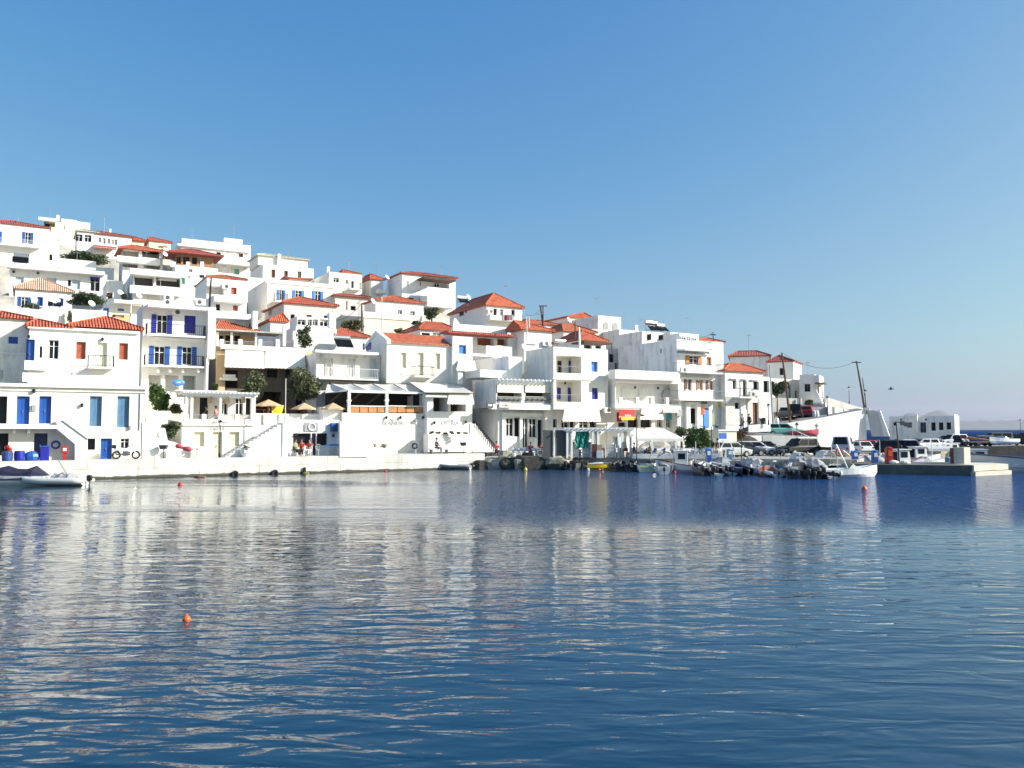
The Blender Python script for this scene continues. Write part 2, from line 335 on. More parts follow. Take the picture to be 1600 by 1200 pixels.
def window_part(e, kind, c, x0, x1, z0, z1, y, proud=False, fr=.07):
    """one window, door or shutter pair in a w x h opening at depth y, as a part (with its pane, handle or leaves as sub-parts)"""
    w_, h_ = x1-x0, z1-z0; cm = CM.get(c, WPT)
    if kind in 'sd':
        nm = 'shutter' if kind == 's' else 'door'
        mb = MB(); g = .012; n = 2 if w_ > .75 else 1; lw = (w_-2*g)/n
        for i in range(n):
            a = x0+g+i*lw+.008; b = a+lw-.016
            mb.box(a, a+.07, y-.05, y, z0, z1); mb.box(b-.07, b, y-.05, y, z0, z1)
            mb.box(a+.07, b-.07, y-.05, y, z0, z0+.09); mb.box(a+.07, b-.07, y-.05, y, z1-.09, z1); mb.box(a+.07, b-.07, y-.05, y, z0+h_*.48, z0+h_*.48+.08)
            nsl = max(3, int(h_/.16))
            for j in range(nsl):
                zz = z0+.09+(h_-.18)*j/nsl; mb.box(a+.07, b-.07, y-.032, y-.006, zz+.012, zz+(h_-.18)/nsl-.012)
            mb.box(a+.07, b-.07, y-.006, y, z0+.09, z1-.09)
        o = mb.build(nm, cm, e)
        if kind == 'd':
            h = MB(); h.box(x0+w_*.44, x0+w_*.44+.05, y-.11, y-.05, z0+h_*.42, z0+h_*.42+.16); h.build('handle', STL, o)
        return o
    if kind == 'o':      # glazed middle with the leaves folded back on both sides
        lw = w_*.24
        o = window_part(e, 'g', 'wht', x0+lw, x1-lw, z0, z1, y, proud)
        for a, b in ((x0, x0+lw-.02), (x1-lw+.02, x1)):
            mb = MB(); mb.box(a, a+.05, -.07, -.02, z0, z1); mb.box(b-.05, b, -.07, -.02, z0, z1); mb.box(a+.05, b-.05, -.07, -.02, z0, z0+.07); mb.box(a+.05, b-.05, -.07, -.02, z1-.07, z1)
            ns = max(3, int(h_/.18))
            for j in range(ns):
                zz = z0+.07+(h_-.14)*j/ns; mb.box(a+.05, b-.05, -.06, -.03, zz+.01, zz+(h_-.14)/ns-.015)
            q = mb.build('shutter', cm, o)
            if proud: q.location = (0, y, 0)
        return o
    if kind == 'k':
        mb = MB(); mb.box(x0, x0+.05, y-.03, y, z0, z1); mb.box(x1-.05, x1, y-.03, y, z0, z1); mb.box(x0+.05, x1-.05, y-.03, y, z1-.05, z1)
        o = mb.build('window', DGR, e); MB().quad((x0, y+.01, z0), (x1, y+.01, z0), (x1, y+.01, z1), (x0, y+.01, z1)).build('pane', GLS, o); return o
    # glazed
    fm = cm; mb = MB(); t = .06
    mb.box(x0, x0+t, y-.06, y, z0, z1); mb.box(x1-t, x1, y-.06, y, z0, z1); mb.box(x0+t, x1-t, y-.06, y, z0, z0+t); mb.box(x0+t, x1-t, y-.06, y, z1-t, z1)
    nv = max(1, int(w_/1.3+.6)); 
    for i in range(1, nv+1):
        q = x0+w_*i/(nv+1); mb.box(q-.035, q+.035, y-.055, y, z0+t, z1-t)
    mb.box(x0+t, x1-t, y-.05, y-.003, z0+h_*.66, z0+h_*.66+.045)
    o = mb.build('window', fm, e)
    MB().quad((x0, y-.015, z0), (x1, y-.015, z0), (x1, y-.015, z1), (x0, y-.015, z1)).build('pane', GLP if kind == 'c' else GLS, o)
    return o
def arch_pts(x0, x1, z0, z1, n=8):
    r = (x1-x0)/2; zc = z1-r
    return [(x0, z0), (x1, z0)]+[((x0+x1)/2+r*cos(pi*i/n), zc+r*sin(pi*i/n)) for i in range(n+1)]
WHS = [WH, wallmat('whitewash_weathered', (.82, .78, .72), .45), wallmat('whitewash_warm', (.85, .81, .72), .18), wallmat('whitewash_cool', (.8, .79, .76), .35)]
class House(Fr):
    def __init__(s, name, label, cat, u, d, vb=None, ang=30, group=None, zb=None):
        super().__init__(u, d, ang, vb, zb)
        s.e = thing(name, label, cat, s.W(0, 0), s.ang, group); s.wm = WHS[sum(map(ord, label)) % 4]
    def ops(s, txt, off=0):
        out = []
        for q in txt.split(';'):
            q = q.split()
            if not q: continue
            k, c = q[0], q[1]; u0, v0, u1, v1 = map(float, q[2:6]); um, vm = (u0+u1)/2, (v0+v1)/2
            x0, x1 = s.L(u0, vm, off)[0], s.L(u1, vm, off)[0]; z1, z0 = s.L(um, v0, off)[1], s.L(um, v1, off)[1]
            out.append([k, c, x0, x1, z0, z1]+[float(z) for z in q[6:]])
        return out
    def wins(s, txt, off=0):
        """windows set on a plane without cutting it"""
        for k, c, x0, x1, z0, z1, *r in s.ops(txt, off): window_part(s.e, k, c, x0, x1, z0, z1, off-.02, True)
    def sidewins(s, txt, x):
        """small windows on the left side wall"""
        for q in txt.split(';'):
            k, c, u0, v0, u1, v1 = q.split(); u0, v0, u1, v1 = map(float, (u0, v0, u1, v1))
            y0 = s.LL(u0, (v0+v1)/2, x)[0]; y1 = s.LL(u1, (v0+v1)/2, x)[0]; z1 = s.LL((u0+u1)/2, v0, x)[1]; z0 = s.LL((u0+u1)/2, v1, x)[1]
            if y0 < y1: y0, y1 = y1, y0
            mb = MB(); mb.box(x-.04, x-.003, y1, y0, z0, z1); o = mb.build('window', CM.get(c, DGR) if k == 's' else GRY, s.e)
            if k != 's': MB().box(x-.05, x-.042, y1+.08, y0-.08, z0+.08, z1-.08).build('pane', GLS, o)
    def vol(s, u0, u1, vt, vb, ul=None, depth=None, off=0, ops='', m=WH, roof='flat', ext=3, foot=True, sides=None, par=.32, name='wall', gable=None, xr=None):
        x0 = s.L(u0, 600, off)[0]; x1 = s.L(u1, 600, off)[0]
        zt = s.Z(vt, u0, off); zb = s.Z(vb, u0, off)
        if ul is not None:   # depth from the column where the side wall ends
            p = s.W(x0, off); k = (ul-800)/F; depth = (k*p.y-p.x)/(s.ey.x-k*s.ey.y)
            if not 3 <= depth <= 15: depth = 15 if 15 < depth < 30 else 7
        if depth is None: depth = 7
        if xr is not None: x1 = x0+xr
        y0, y1 = off, off+depth; zf = zb-ext
        if m is WH: m = s.wm
        O = s.ops(ops, off); mb = MB()
        hol = [o for o in O if o[0] != 'a']
        xs = sorted({x0, x1, *[q for o in hol for q in (o[2], o[3]) if x0 < q < x1]}); zs = sorted({zf, zt, *[q for o in hol for q in (o[4], o[5]) if zf < q < zt]})
        for i in range(len(xs)-1):
            for j in range(len(zs)-1):
                cx, cz = (xs[i]+xs[i+1])/2, (zs[j]+zs[j+1])/2
                if any(o[2] < cx < o[3] and o[4] < cz < o[5] for o in hol): continue
                mb.quad((xs[i], y0, zs[j]), (xs[i+1], y0, zs[j]), (xs[i+1], y0, zs[j+1]), (xs[i], y0, zs[j+1]))
        for o in hol:
            k = o[0]; rd = o[6] if len(o) > 6 else {'r': 1.5, 'k': .35, 'o': .12}.get(k, .28)
            a, b, c, d = max(o[2], x0), min(o[3], x1), max(o[4], zf), min(o[5], zt); y = y0+rd
            mb.quad((a, y0, c), (a, y0, d), (a, y, d), (a, y, c)); mb.quad((b, y0, c), (b, y, c), (b, y, d), (b, y0, d))
            mb.quad((a, y0, d), (b, y0, d), (b, y, d), (a, y, d)); mb.quad((a, y0, c), (a, y, c), (b, y, c), (b, y0, c))
            if k == 'r': mb.quad((a, y, c), (b, y, c), (b, y, d), (a, y, d))
        if gable:
            zg = s.Z(gable[1], u0, off) if not isinstance(gable, float) else zt+gable
        mb.quad((x0, y1, zf), (x0, y0, zf), (x0, y0, zt), (x0, y1, zt)); mb.quad((x1, y0, zf), (x1, y1, zf), (x1, y1, zt), (x1, y0, zt))
        mb.quad((x1, y1, zf), (x0, y1, zf), (x0, y1, zt), (x1, y1, zt))
        if roof == 'flat' and depth > 1:
            t = min(.22, depth*.2); zi = zt-par
            X0, X1, Y0, Y1 = x0+t, x1-t, y0+t, y1-t
            mb.quad((x0, y0, zt), (x1, y0, zt), (X1, Y0, zt), (X0, Y0, zt)); mb.quad((x1, y0, zt), (x1, y1, zt), (X1, Y1, zt), (X1, Y0, zt))
            mb.quad((x1, y1, zt), (x0, y1, zt), (X0, Y1, zt), (X1, Y1, zt)); mb.quad((x0, y1, zt), (x0, y0, zt), (X0, Y0, zt), (X0, Y1, zt))
            for a, b in (((X0, Y0), (X1, Y0)), ((X1, Y0), (X1, Y1)), ((X1, Y1), (X0, Y1)), ((X0, Y1), (X0, Y0))): mb.quad((*a, zi), (*a, zt), (*b, zt), (*b, zi))
            mb.quad((X0, Y0, zi), (X1, Y0, zi), (X1, Y1, zi), (X0, Y1, zi))
        else: mb.quad((x0, y0, zt), (x1, y0, zt), (x1, y1, zt), (x0, y1, zt))
        o = mb.build(name, m, s.e)
        for q in O:
            if q[0] == 'r': continue
            if q[0] == 'a':
                pts = arch_pts(*q[2:6]); MB().prism(pts, y0-.03, y0-.01).build('window', GRY, s.e); pc = MB().prism([(x_*.86+(q[2]+q[3])/2*.14, z_*.9+q[4]*.1+.03) for x_, z_ in pts], y0-.05, y0-.031).build('pane', GLP, s.e); continue
            rd = q[6] if len(q) > 6 else {'k': .35, 'o': .12}.get(q[0], .28)
            window_part(s.e, q[0], q[1], q[2], q[3], q[4], q[5], y0+rd)
        if foot:
            for fx in (x0, (x0+x1)/2, x1):
                for fy in (y0, y0+min(depth, 8)/2, y0+min(depth, 8)):
                    p = s.W(fx, fy); FOOT.append((p.x, p.y, s.zb+zb-.35))
        s.x0, s.x1, s.y0, s.y1, s.zt = x0, x1, y0, y1, zt
        return o
    def part(s, name, m, u0, u1, v0, v1, off0, off1, parent=None, top=None):
        """a box part whose front face (at off0) is seen at these columns and rows"""
        um = (max(u0, 0)+min(u1, 1600))/2
        x0, x1 = s.L(u0, (v0+v1)/2, off0)[0], s.L(u1, (v0+v1)/2, off0)[0]; z1, z0 = s.L(um, v0, off0)[1], s.L(um, v1, off0)[1]
        return MB().box(x0, x1, off0, off1, z0, z1).build(name, m, parent or s.e)
    def poly(s, name, m, pts, off0, off1):
        return MB().prism([s.L(u, v, off0) for u, v in pts], off0, off1).build(name, m, s.e)
    def hip(s, apex, u0=None, u1=None, ve=None, off=None, depth=None, over=.3, m=TILE, h=None, caps=True, run=None):
        """hipped tile roof over the last volume (or the given columns); apex = (u, v) of the left ridge end"""
        x0, x1, y0, y1, ze = s.x0, s.x1, s.y0, s.y1, s.zt
        if off is not None: y0 = off
        if depth is not None: y1 = y0+depth
        if u0 is not None: x0 = s.L(u0, 600, y0)[0]
        if u1 is not None: x1 = s.L(u1, 600, y0)[0]
        if ve is not None: ze = s.Z(ve, u0 if u0 is not None else s.u, y0)
        x0 -= over; x1 += over; y0 -= over; y1 += over; ym = (y0+y1)/2
        xa, za = s.L(apex[0], apex[1], ym)
        if h is not None: za = ze+h
        W_ = x1-x0; D_ = y1-y0
        if run is not None: xb = s.L(run, apex[1], ym)[0]
        elif W_ > D_: xb = x1-(xa-x0) if xa < (x0+x1)/2 else xa
        else: xb = xa
        xa = min(max(xa, x0+.2), x1-.2); xb = min(max(xb, xa+.02), x1-.1); ya, yb = ym, ym
        if D_ > W_*1.1 and run is None: ya, yb = y0+W_*.45, y1-W_*.45; xb = xa
        th = .12; zb = ze+.02; zu = zb+th
        vs = [(x0, y0, zu), (x1, y0, zu), (x1, y1, zu), (x0, y1, zu)]
        if ya == yb:
            vs += [(xa, ym, za), (xb, ym, za)]; fs = [(0, 1, 5, 4), (1, 2, 5), (2, 3, 4, 5), (3, 0, 4)]; hips = [(0, 4), (3, 4), (1, 5), (2, 5), (4, 5)]
        else:
            vs += [(xa, ya, za), (xa, yb, za)]; fs = [(0, 1, 4), (1, 2, 5, 4), (2, 3, 5), (3, 0, 4, 5)]; hips = [(0, 4), (1, 4), (2, 5), (3, 5), (4, 5)]
        mb = MB(); mb.add(vs, fs); mb.add([(x0, y0, zb), (x1, y0, zb), (x1, y1, zb), (x0, y1, zb)]+vs[:4], [(3, 2, 1, 0), (0, 1, 5, 4), (1, 2, 6, 5), (2, 3, 7, 6), (3, 0, 4, 7)])
        o = mb.build('roof', m, s.e)
        if caps:
            c = MB()
            for a, b in hips:
                p, q = Vector(vs[a]), Vector(vs[b]); c.tube([p+Vector((0, 0, .03)), q+Vector((0, 0, .03))], .085, 6)
            c.build('ridge_cap', m, o)
        return o
    def slab(s, name, u0, u1, v0, v1, proj, off=0, m=WH, inset=0): return s.part(name, m, u0, u1, v0, v1, off-proj, off-.002+inset)
    def balc(s, u0, u1, v, proj=1.1, off=0, th=.16, rail='bars', rh=.95, m=WH, rm=None):
        y = off-proj; x0, x1 = s.L(u0, v, y)[0], s.L(u1, v, y)[0]; z = s.L((max(0, u0)+u1)/2, v, y)[1]
        b = MB().box(x0, x1, y, off-.003, z-th, z).build('balcony', m, s.e)
        if rail == 'bars':
            g = MB(); rm = rm or BLK; zt = z+rh
            for p, q in (((x0, off), (x0, y)), ((x0, y), (x1, y)), ((x1, y), (x1, off))):
                p, q = Vector((*p, 0)), Vector((*q, 0)); n = max(1, int((q-p).length/.17))
                g.bar(p+Vector((0, 0, zt)), q+Vector((0, 0, zt)), .028); g.bar(p+Vector((0, 0, z+.1)), q+Vector((0, 0, z+.1)), .018)
                for i in range(n+1):
                    c = p.lerp(q, i/n); g.bar(c+Vector((0, 0, z)), c+Vector((0, 0, zt)), .014)
            g.build('railing', rm, b)
        elif rail == 'solid':
            g = MB(); g.box(x0, x1, y, y+.12, z, z+rh); g.box(x0, x0+.12, y+.12, off-.003, z, z+rh); g.box(x1-.12, x1, y+.12, off-.003, z, z+rh); g.build('railing', m, b)
        return b
    def awning(s, u0, u1, v0, v1, proj, off=0, m=CANV, flare=0, th=.04):
        """canvas from the wall at row v0 down to row v1 at its front edge"""
        xa, z0 = s.L(u0, v0, off); xb = s.L(u1, v0, off)[0]; um = (u0+u1)/2
        z1 = s.L(um, v1, off-proj)[1]; xa2, xb2 = s.L(u0-flare, v1, off-proj)[0], s.L(u1+flare, v1, off-proj)[0]; z0 = s.L(um, v0, off)[1]
        mb = MB(); y0, y1 = off-.01, off-proj; zv = z1+.22
        n = 6
        for i in range(n):
            a, b = i/n, (i+1)/n; sg = lambda t: -.10*sin(pi*t)
            P_ = lambda t, r: ((xa if r == 0 else xb)*(1-t)+(xa2 if r == 0 else xb2)*t, y0+(y1-y0)*t, z0+(zv-z0)*t+sg(t))
            mb.quad(P_(b, 0), P_(b, 1), P_(a, 1), P_(a, 0)); q = [P_(a, 0), P_(a, 1), P_(b, 1), P_(b, 0)]; mb.quad(*[(x, y, z-th) for x, y, z in q])
        nn = max(4, int((xb2-xa2)/.35)); 
        for i in range(nn):
            a = xa2+(xb2-xa2)*i/nn; b = xa2+(xb2-xa2)*(i+1)/nn
            mb.add([(a, y1, zv), (b, y1, zv), (b, y1-.01, zv-.18), ((a+b)/2, y1-.01, zv-.24), (a, y1-.01, zv-.18)], [(4, 3, 2, 1, 0)])
        o = mb.build('awning', m, s.e)
        g = MB(); g.bar((xa2, y1, zv), (xb2, y1, zv), .03); g.bar((xa, y0, zv-.1), (xa2, y1, zv), .02); g.bar((xb, y0, zv-.1), (xb2, y1, zv), .02); g.build('awning_frame', WPT, o)
        return o
    def chimney(s, u0, u1, v0, v1, off=3, m=WH):
        x0, x1 = s.L(u0, v0, off)[0], s.L(u1, v0, off)[0]; zt = s.L(u0, v0, off)[1]; zb = s.L(u0, v1, off)[1]; w_ = x1-x0
        mb = MB().box(x0, x1, off, off+w_, zb-.6, zt-.2); mb.box(x0-.06, x1+.06, off-.06, off+w_+.06, zt-.2, zt-.12); mb.box(x0+w_*.2, x1-w_*.2, off+w_*.2, off+w_*.8, zt-.12, zt)
        return mb.build('chimney', m, s.e)
    def ac(s, u, v, off=0):
        x, z = s.L(u, v, off); o = MB().box(x-.42, x+.42, off-.32, off-.02, z-.28, z+.28).build('air_conditioner', WPT, s.e, bevel=.03)
        MB().lathe([(.22, 0), (.2, .02)], n=12).build('fan', DGR, o).location = (x+.1, off-.32, z)
        kids(o)[-1].rotation_euler = (pi/2, 0, 0); return o
    def lamp(s, u, v, off=0):
        x, z = s.L(u, v, off); return MB().lathe([(.03, .2), (.12, .12), (.1, -.05), (.04, -.12)], (x, off-.15, z), 8).build('wall_lamp', BLK, s.e)
    def pipe(s, u, v0, v1, off=0, r=.04, m=GRY):
        x, z0 = s.L(u, v0, off); z1 = s.L(u, v1, off)[1]; return MB().tube([(x, off-.05, z0), (x, off-.05, z1)], r, 6).build('drainpipe', m, s.e)
def pierrow(s, us, v0, v1, off=0, w_=.35, m=WH, name='parapet_pier', d_=.35):
    for u in us:
        x, z1 = s.L(u, v0, off); z0 = s.L(u, v1, off)[1]; MB().box(x-w_/2, x+w_/2, off-.03, off+d_, z0, z1).build(name, m, s.e)
def stepsprofile(u0, v0, u1, v1, n):
    """stepped outline in picture columns and rows from the foot to the head"""
    pts = []
    for i in range(n):
        a, b = i/n, (i+1)/n
        pts += [(u0+(u1-u0)*a, v0+(v1-v0)*b), (u0+(u1-u0)*b, v0+(v1-v0)*b)]
    return pts
# ------------------------------------------------------------ the town
HG = 'whitewashed houses climbing the hillside'
H = House
LTR = mat('faded_lettering', (.42, .42, .42), .7)
def gable_roof(h, ridge, over=.25, m=TILE):
    """ridge along the facade, gable ends left and right"""
    x0, x1, y0, y1, z = h.x0, h.x1, h.y0, h.y1, h.zt; ym = (y0+y1)/2; zr = h.L(ridge[0], ridge[1], ym)[1]
    for x in (x0, x1): MB().add([(x, y0, z), (x, y1, z), (x, ym, zr-.12)], [(0, 1, 2)]).build('gable_wall', WH, h.e)
    mb = MB(); s_ = (zr-z)/(ym-y0); ze = z-over*s_
    for t in (0, .12): mb.add([(x0+.3, y0-over, ze+t), (x1+over, y0-over, ze+t), (x1+over, ym, zr+t), (x0+.3, ym, zr+t), (x0+.3, y1+over, ze+t), (x1+over, y1+over, ze+t)], [(0, 1, 2, 3), (3, 2, 5, 4)])
    mb.quad((x0+.3, y0-over, ze), (x1+over, y0-over, ze), (x1+over, y0-over, ze+.12), (x0+.3, y0-over, ze+.12))
    o = mb.build('roof', m, h.e)
    k = MB()
    for a, b in ((y0-over, ym), (ym, y1+over)):
        za, zb = (ze, zr) if a < ym-.01 else (zr, ze)
        k.add([(x0-.1, a, za-.1), (x0+.35, a, za-.1), (x0+.35, b, zb-.1), (x0-.1, b, zb-.1), (x0-.1, a, za+.3), (x0+.35, a, za+.3), (x0+.35, b, zb+.3), (x0-.1, b, zb+.3)], [(3, 2, 1, 0), (4, 5, 6, 7), (0, 1, 5, 4), (1, 2, 6, 5), (2, 3, 7, 6), (3, 0, 4, 7)])
    k.build('gable_coping', WH, h.e); return o
# ---- front row, left
h = H('waterfront_house', 'long white two-storey waterfront house with blue doors upstairs and an outside stair', 'house', 150, 64, 719, group='white houses on the quay')
h.vol(-75, 228, (150, 603), (150, 719), depth=5.2, ops='k - -40 619 -16 662;k - -8 619 11 662;d blue 26 619 46 663;d blue 61 619 80 662;s slt 140 619 159 666;s slt 183 619 202 668;k - -10 677 13 712;d nav 53 677 74 712;k nav 136 685 149 703;d blue 157 685 175 717;g - 188 685 202 702')
h.part('cornice', WH, -75, 233, 601, 606, -.28, -.003)
h.part('cornice', WH, -75, 229, 610, 612, -.1, -.003)
h.balc(-75, 92, 664, 1.1, rail=None, th=.28)
for u in (22, 45, 90): h.part('corbel', WH, u-2, u+2, 669, 676, -.8, -.003)
h.poly('stair', WH, [(88, 657), (97, 657), (137, 686), (137, 721), (117, 721), (117, 694), (90, 671)], -1.12, -.12)
h.poly('stair_rail', GRY, [(97, 655.6), (137, 684.8), (137, 686.4), (97, 657.2)], -1.2, -1.14)
h.lamp(53, 612); h.lamp(128, 634); h.pipe(219, 612, 672); h.part('meter_box', GRY, 50, 56, 633, 642, -.12, -.003); h.ac(-20, 640)
h.part('wall_lantern', GRY, 202, 205, 665, 671, -.2, -.003)
QH = h
h = H('terraced_house', 'white house with a small red roof tip and blue shuttered window at far left', 'house', 20, 69.5, 600, group=HG)
h.vol(-70, 42, (20, 498), (20, 600), depth=5, ops='s blue 13 526 28 537;s blue -40 526 -22 540;g - 0 578 5 592;g - -36 570 -22 592')
h.hip((3, 487), run=3); h.part('string_course', WH, -70, 42, 551, 553, -.06, -.003)
h = H('terraced_house', 'white house under two red tiled roofs with rust shutters and a small iron balcony', 'house', 130, 70.3, 603, group=HG)
h.vol(43, 217, (130, 514), (130, 603), depth=5.5, ops='d blue 40 530 54 574;k cob 62 541 66 559;g wht 76 531 92 561;s rust 119 534 134 561;d crm 152 535 167 573;s rust 186 536 200 562', foot=True)
h.hip((56, 499), u0=43, u1=106, ve=(75, 512), run=60); h.hip((165, 495), u0=108, u1=217, ve=(160, 513), run=168)
h.part('cornice', WH, 43, 218, 513, 517, -.25, -.003)
h.balc(138, 178, 573, 1.0); h.balc(38, 72, 575, 1.1, rail='solid', rh=.6)
h.part('parapet', WH, 35, 100, 583, 597, -2.2, -2.0); h.part('parapet', WH, 100, 215, 587, 600, -2.2, -2.0)
h.lamp(45, 527); h.lamp(160, 531); h.pipe(113, 582, 600)
h = H('balcony_house', 'three-storey white house with cobalt shutters and two long balconies', 'house', 270, 78, 612, group=HG)
h.vol(221, 325, (270, 478), (270, 612), ul=210, ops='o cob 237 492 269 521;s cob 288 493 306 521;o blue 233 541 265 570;o blue 277 542 307 570;r - 232 586 252 612;r - 258 586 280 612;r - 286 587 306 612')
h.slab('roof_slab', 231, 326, 477, 482, 1.2); h.balc(230, 321, 523, 1.25); h.balc(227, 319, 571, 1.25)
h.part('wing_wall', WH, 325, 337, 480, 560, -1.25, .3); h.part('wing_wall', WH, 322, 324, 560, 612, -1.3, -.003); h.ac(275, 488)
for u in (247, 266, 286, 310): h.part('corbel', WH, u-1, u+2, 576, 582, -.9, -.003)
h.slab('ledge', 238, 321, 528, 533, .5)
# ---- front row, centre
h = H('stair_wall', 'curving whitewashed stair wall climbing between the two quay houses', 'stair', 262, 66.5, 719)
h.poly('wall', WH, [(222, 660), (232, 662), (248, 686), (250, 668), (258, 669), (262, 688), (276, 692), (300, 706), (300, 721), (222, 721)], 0, 1.6)
h.part('wall', WH, 228, 262, 642, 719, 2.2, 5); FOOT.append((h.W(0, 3).x, h.W(0, 3).y, h.zb-.4))
h = H('cafe_building', 'low white cafe with yellow doors and a terrace parapet on the quay', 'cafe', 340, 70, 718, group='white houses on the quay')
h.vol(286, 399, (340, 665), (340, 718), depth=6.5, ops='s crm 303 675 319 698;d crm 332 675 347 716;s crm 358 675 374 697', par=.1)
h.vol(286, 399, (340, 655), (340, 665), off=-.03, depth=.25, ext=0, foot=False, roof='x', name='parapet')
h.part('string_course', WH, 286, 397, 663.5, 665, -.14, -.035)
pierrow(h, (291, 319, 345, 371, 395), 647, 657, -.05)
for a, b in ((295, 315), (323, 341), (349, 367), (375, 391)):
    x0, z0 = h.L(a, 656, .1); x1 = h.L(b, 656, .1)[0]; mb = MB()
    for i in range(10): mb.bar((x0+(x1-x0)*i/9, .1, z0), (x0+(x1-x0)*i/9, .1, z0+.42), .015)
    mb.bar((x0, .1, z0+.42), (x1, .1, z0+.42), .025); mb.build('railing', GRY, h.e)
h.vol(300, 400, (340, 612), (340, 655), off=4.2, depth=3, ext=0, foot=False, ops='k - 312 621 325 650;g - 345 622 356 648;g - 368 622 380 648;k - 384 622 392 648', m=WG)  # white room given grey walls: pergola shade put into the colour
for tx, v, sz in (('Caffe Mare', 662, .36), ('Cigarina', 670.5, .36)):
    x, z = h.L(341, v, -.06); textmesh(tx, sz, 'lettering', LTR, h.e, (x, -.06 if v > 665 else -.05, z))
CAFE = h
def staircase(name, label, u, d, foot, head, n, right, depth=1.3, vb=719, m=WH, closed=True):
    h = Fr(u, d, 30, vb); e = thing(name, label, 'stairs', h.W(0, 0), h.ang)
    pts = stepsprofile(*foot, *head, n); base = foot[1]
    pts = [foot]+pts+[(head[0]+right, head[1]), (head[0]+right, base+2)] if head[0] > foot[0] else [foot]+pts+[(head[0]-right, head[1]), (head[0]-right, base+2)]
    pts.append((foot[0], base+2))
    MB().prism([h.L(a, b) for a, b in pts], 0, depth).build('steps', m, e); return h, e
staircase('quay_stairs', 'open white steps rising right beside the low cafe', 400, 69.6, (352, 716), (446, 660), 15, 4)
h = H('boat_shop', 'small white shop with a wide navy window and a ring emblem above it', 'shop', 500, 73.2, 713, group='white houses on the quay')
h.vol(450, 574, (500, 663), (500, 713), depth=6, ops='k nav 458 677 486 696;d nav 487 677 494 711;k nav 495 677 512 696', par=.1)
h.vol(453, 531, (500, 656), (500, 664), off=-.05, depth=.3, ext=0, foot=False, roof='x', name='parapet')
mb = MB(); x, z = h.L(486, 667, 0); mb.box(x-.6, x+.6, -.08, -.003, z-.4, z+.4); sg = mb.build('sign', GRY, h.e); MB().ring((x+.05, -.1, z), .3, .06).build('emblem', WPT, sg)
x, z = h.L(523, 668, 0); b = MB().box(x-.4, x+.4, -.35, -.003, z-.35, z+.4).build('wall_cabinet', BLUE, h.e); MB().box(x-.3, x+.3, -.37, -.352, z-.25, z+.05).build('panel', DGR, b)
h.part('meter_box', DGR, 519, 523, 678, 683, -.1, -.003); h.part('poster', GRY, 444.5, 447.5, 685, 694, -.04, .2); h.lamp(462, 680)
SHOP = h
staircase('quay_stairs', 'white steps descending right from the shop roof', 560, 73.4, (600, 712), (536, 660), 12, 1.5, 1.6, 713)
h = Fr(545, 72.6, 30, 713); e = thing('stair_parapet', 'slanting white stair parapet beside the navy shop window', 'parapet', h.W(0, 0), h.ang)
MB().prism([h.L(a, b) for a, b in ((531, 658), (536, 661), (575, 694), (575, 714), (531, 714))], 0, .3).build('wall', WH, e)
MB().prism([h.L(a, b) for a, b in ((534, 658.5), (575, 692.5), (575, 694), (534, 660))], .1, .2).build('handrail', GRY, e)
# upper terrace behind the shops
h = H('terrace_wall', 'long white terrace wall behind the cafe and shop roofs', 'wall', 470, 77, 660)
h.vol(398, 536, (470, 646.5), (470, 662), depth=5.5, par=.9, ext=2.5)
for u in (412, 436, 448, 472, 508): h.part('buttress', WH, u, u+3, 647, 662, -.16, -.003)
h = H('tavern_building', 'tavern behind olive trees with cream awnings and a roof terrace', 'tavern', 415, 84.5, 645, group=HG)
h.vol(345, 510, (415, 548), (415, 646), depth=6.5, m=wallmat('tavern_shade_brown', (.2, .16, .13), .3), ops='k - 352 578 372 606;k - 378 615 398 645;r - 400 612 440 645 3;k - 417 577 434 590;k - 446 577 458 590;k - 462 610 480 645;k - 484 612 500 645')  # wall coloured dark to stand for the shaded tavern interior
h.part('terrace_slab', WH, 347, 479, 541, 548, -.8, -.003); pierrow(h, (347, 376, 407, 434, 462), 530, 542, -.75)
for a, b in ((350, 373), (380, 404), (411, 431), (438, 459)):
    x0, z0 = h.L(a, 541, -.6); x1 = h.L(b, 541, -.6)[0]; mb = MB()
    for i in range(12): mb.bar((x0+(x1-x0)*i/11, -.6, z0), (x0+(x1-x0)*i/11, -.6, z0+.5), .014)
    mb.bar((x0, -.6, z0+.5), (x1, -.6, z0+.5), .025); mb.build('railing', GRY, h.e)
h.awning(352, 413, 548, 575, 1.5, -.8, flare=1); h.awning(415, 476, 549, 576, 1.5, -.8, flare=1); h.part('tan_pier', WT, 338, 352, 548, 612, -.3, -.003); h.part('tan_pier', WT, 474, 494, 549, 585, -.3, -.003)
h.vol(337, 400, (360, 517), (360, 548), off=3.5, depth=5, m=WT, ext=0, foot=False, ops='k - 338 524 350 541;k - 352 524 362 541;k - 366 524 376 541', roof='x')
h.hip((343, 502), run=352, over=.3, m=TILO)
for u in (340, 362, 400, 438):
    x, z1 = h.L(u, 519, 1.0); MB().box(x-.1, x+.1, .9, 1.1, h.L(u, 541, 1.0)[1], z1).build('pergola_post', WPT, h.e)
h.part('pergola_roof', CONC, 337, 442, 516.5, 518.8, .4, 3.4)
h.part('pier', WH, 442, 447, 509, 541, .6, .95); h.part('pier', WH, 458, 462, 517, 541, .6, .9); h.part('chimney', WH, 395, 403, 486, 516, 3.6, 4.5)
h.part('balcony', WH, 345, 371, 590, 594, -1.0, -.003); h.part('flower_box', WH, 349, 368, 585, 590, -.95, -.6)
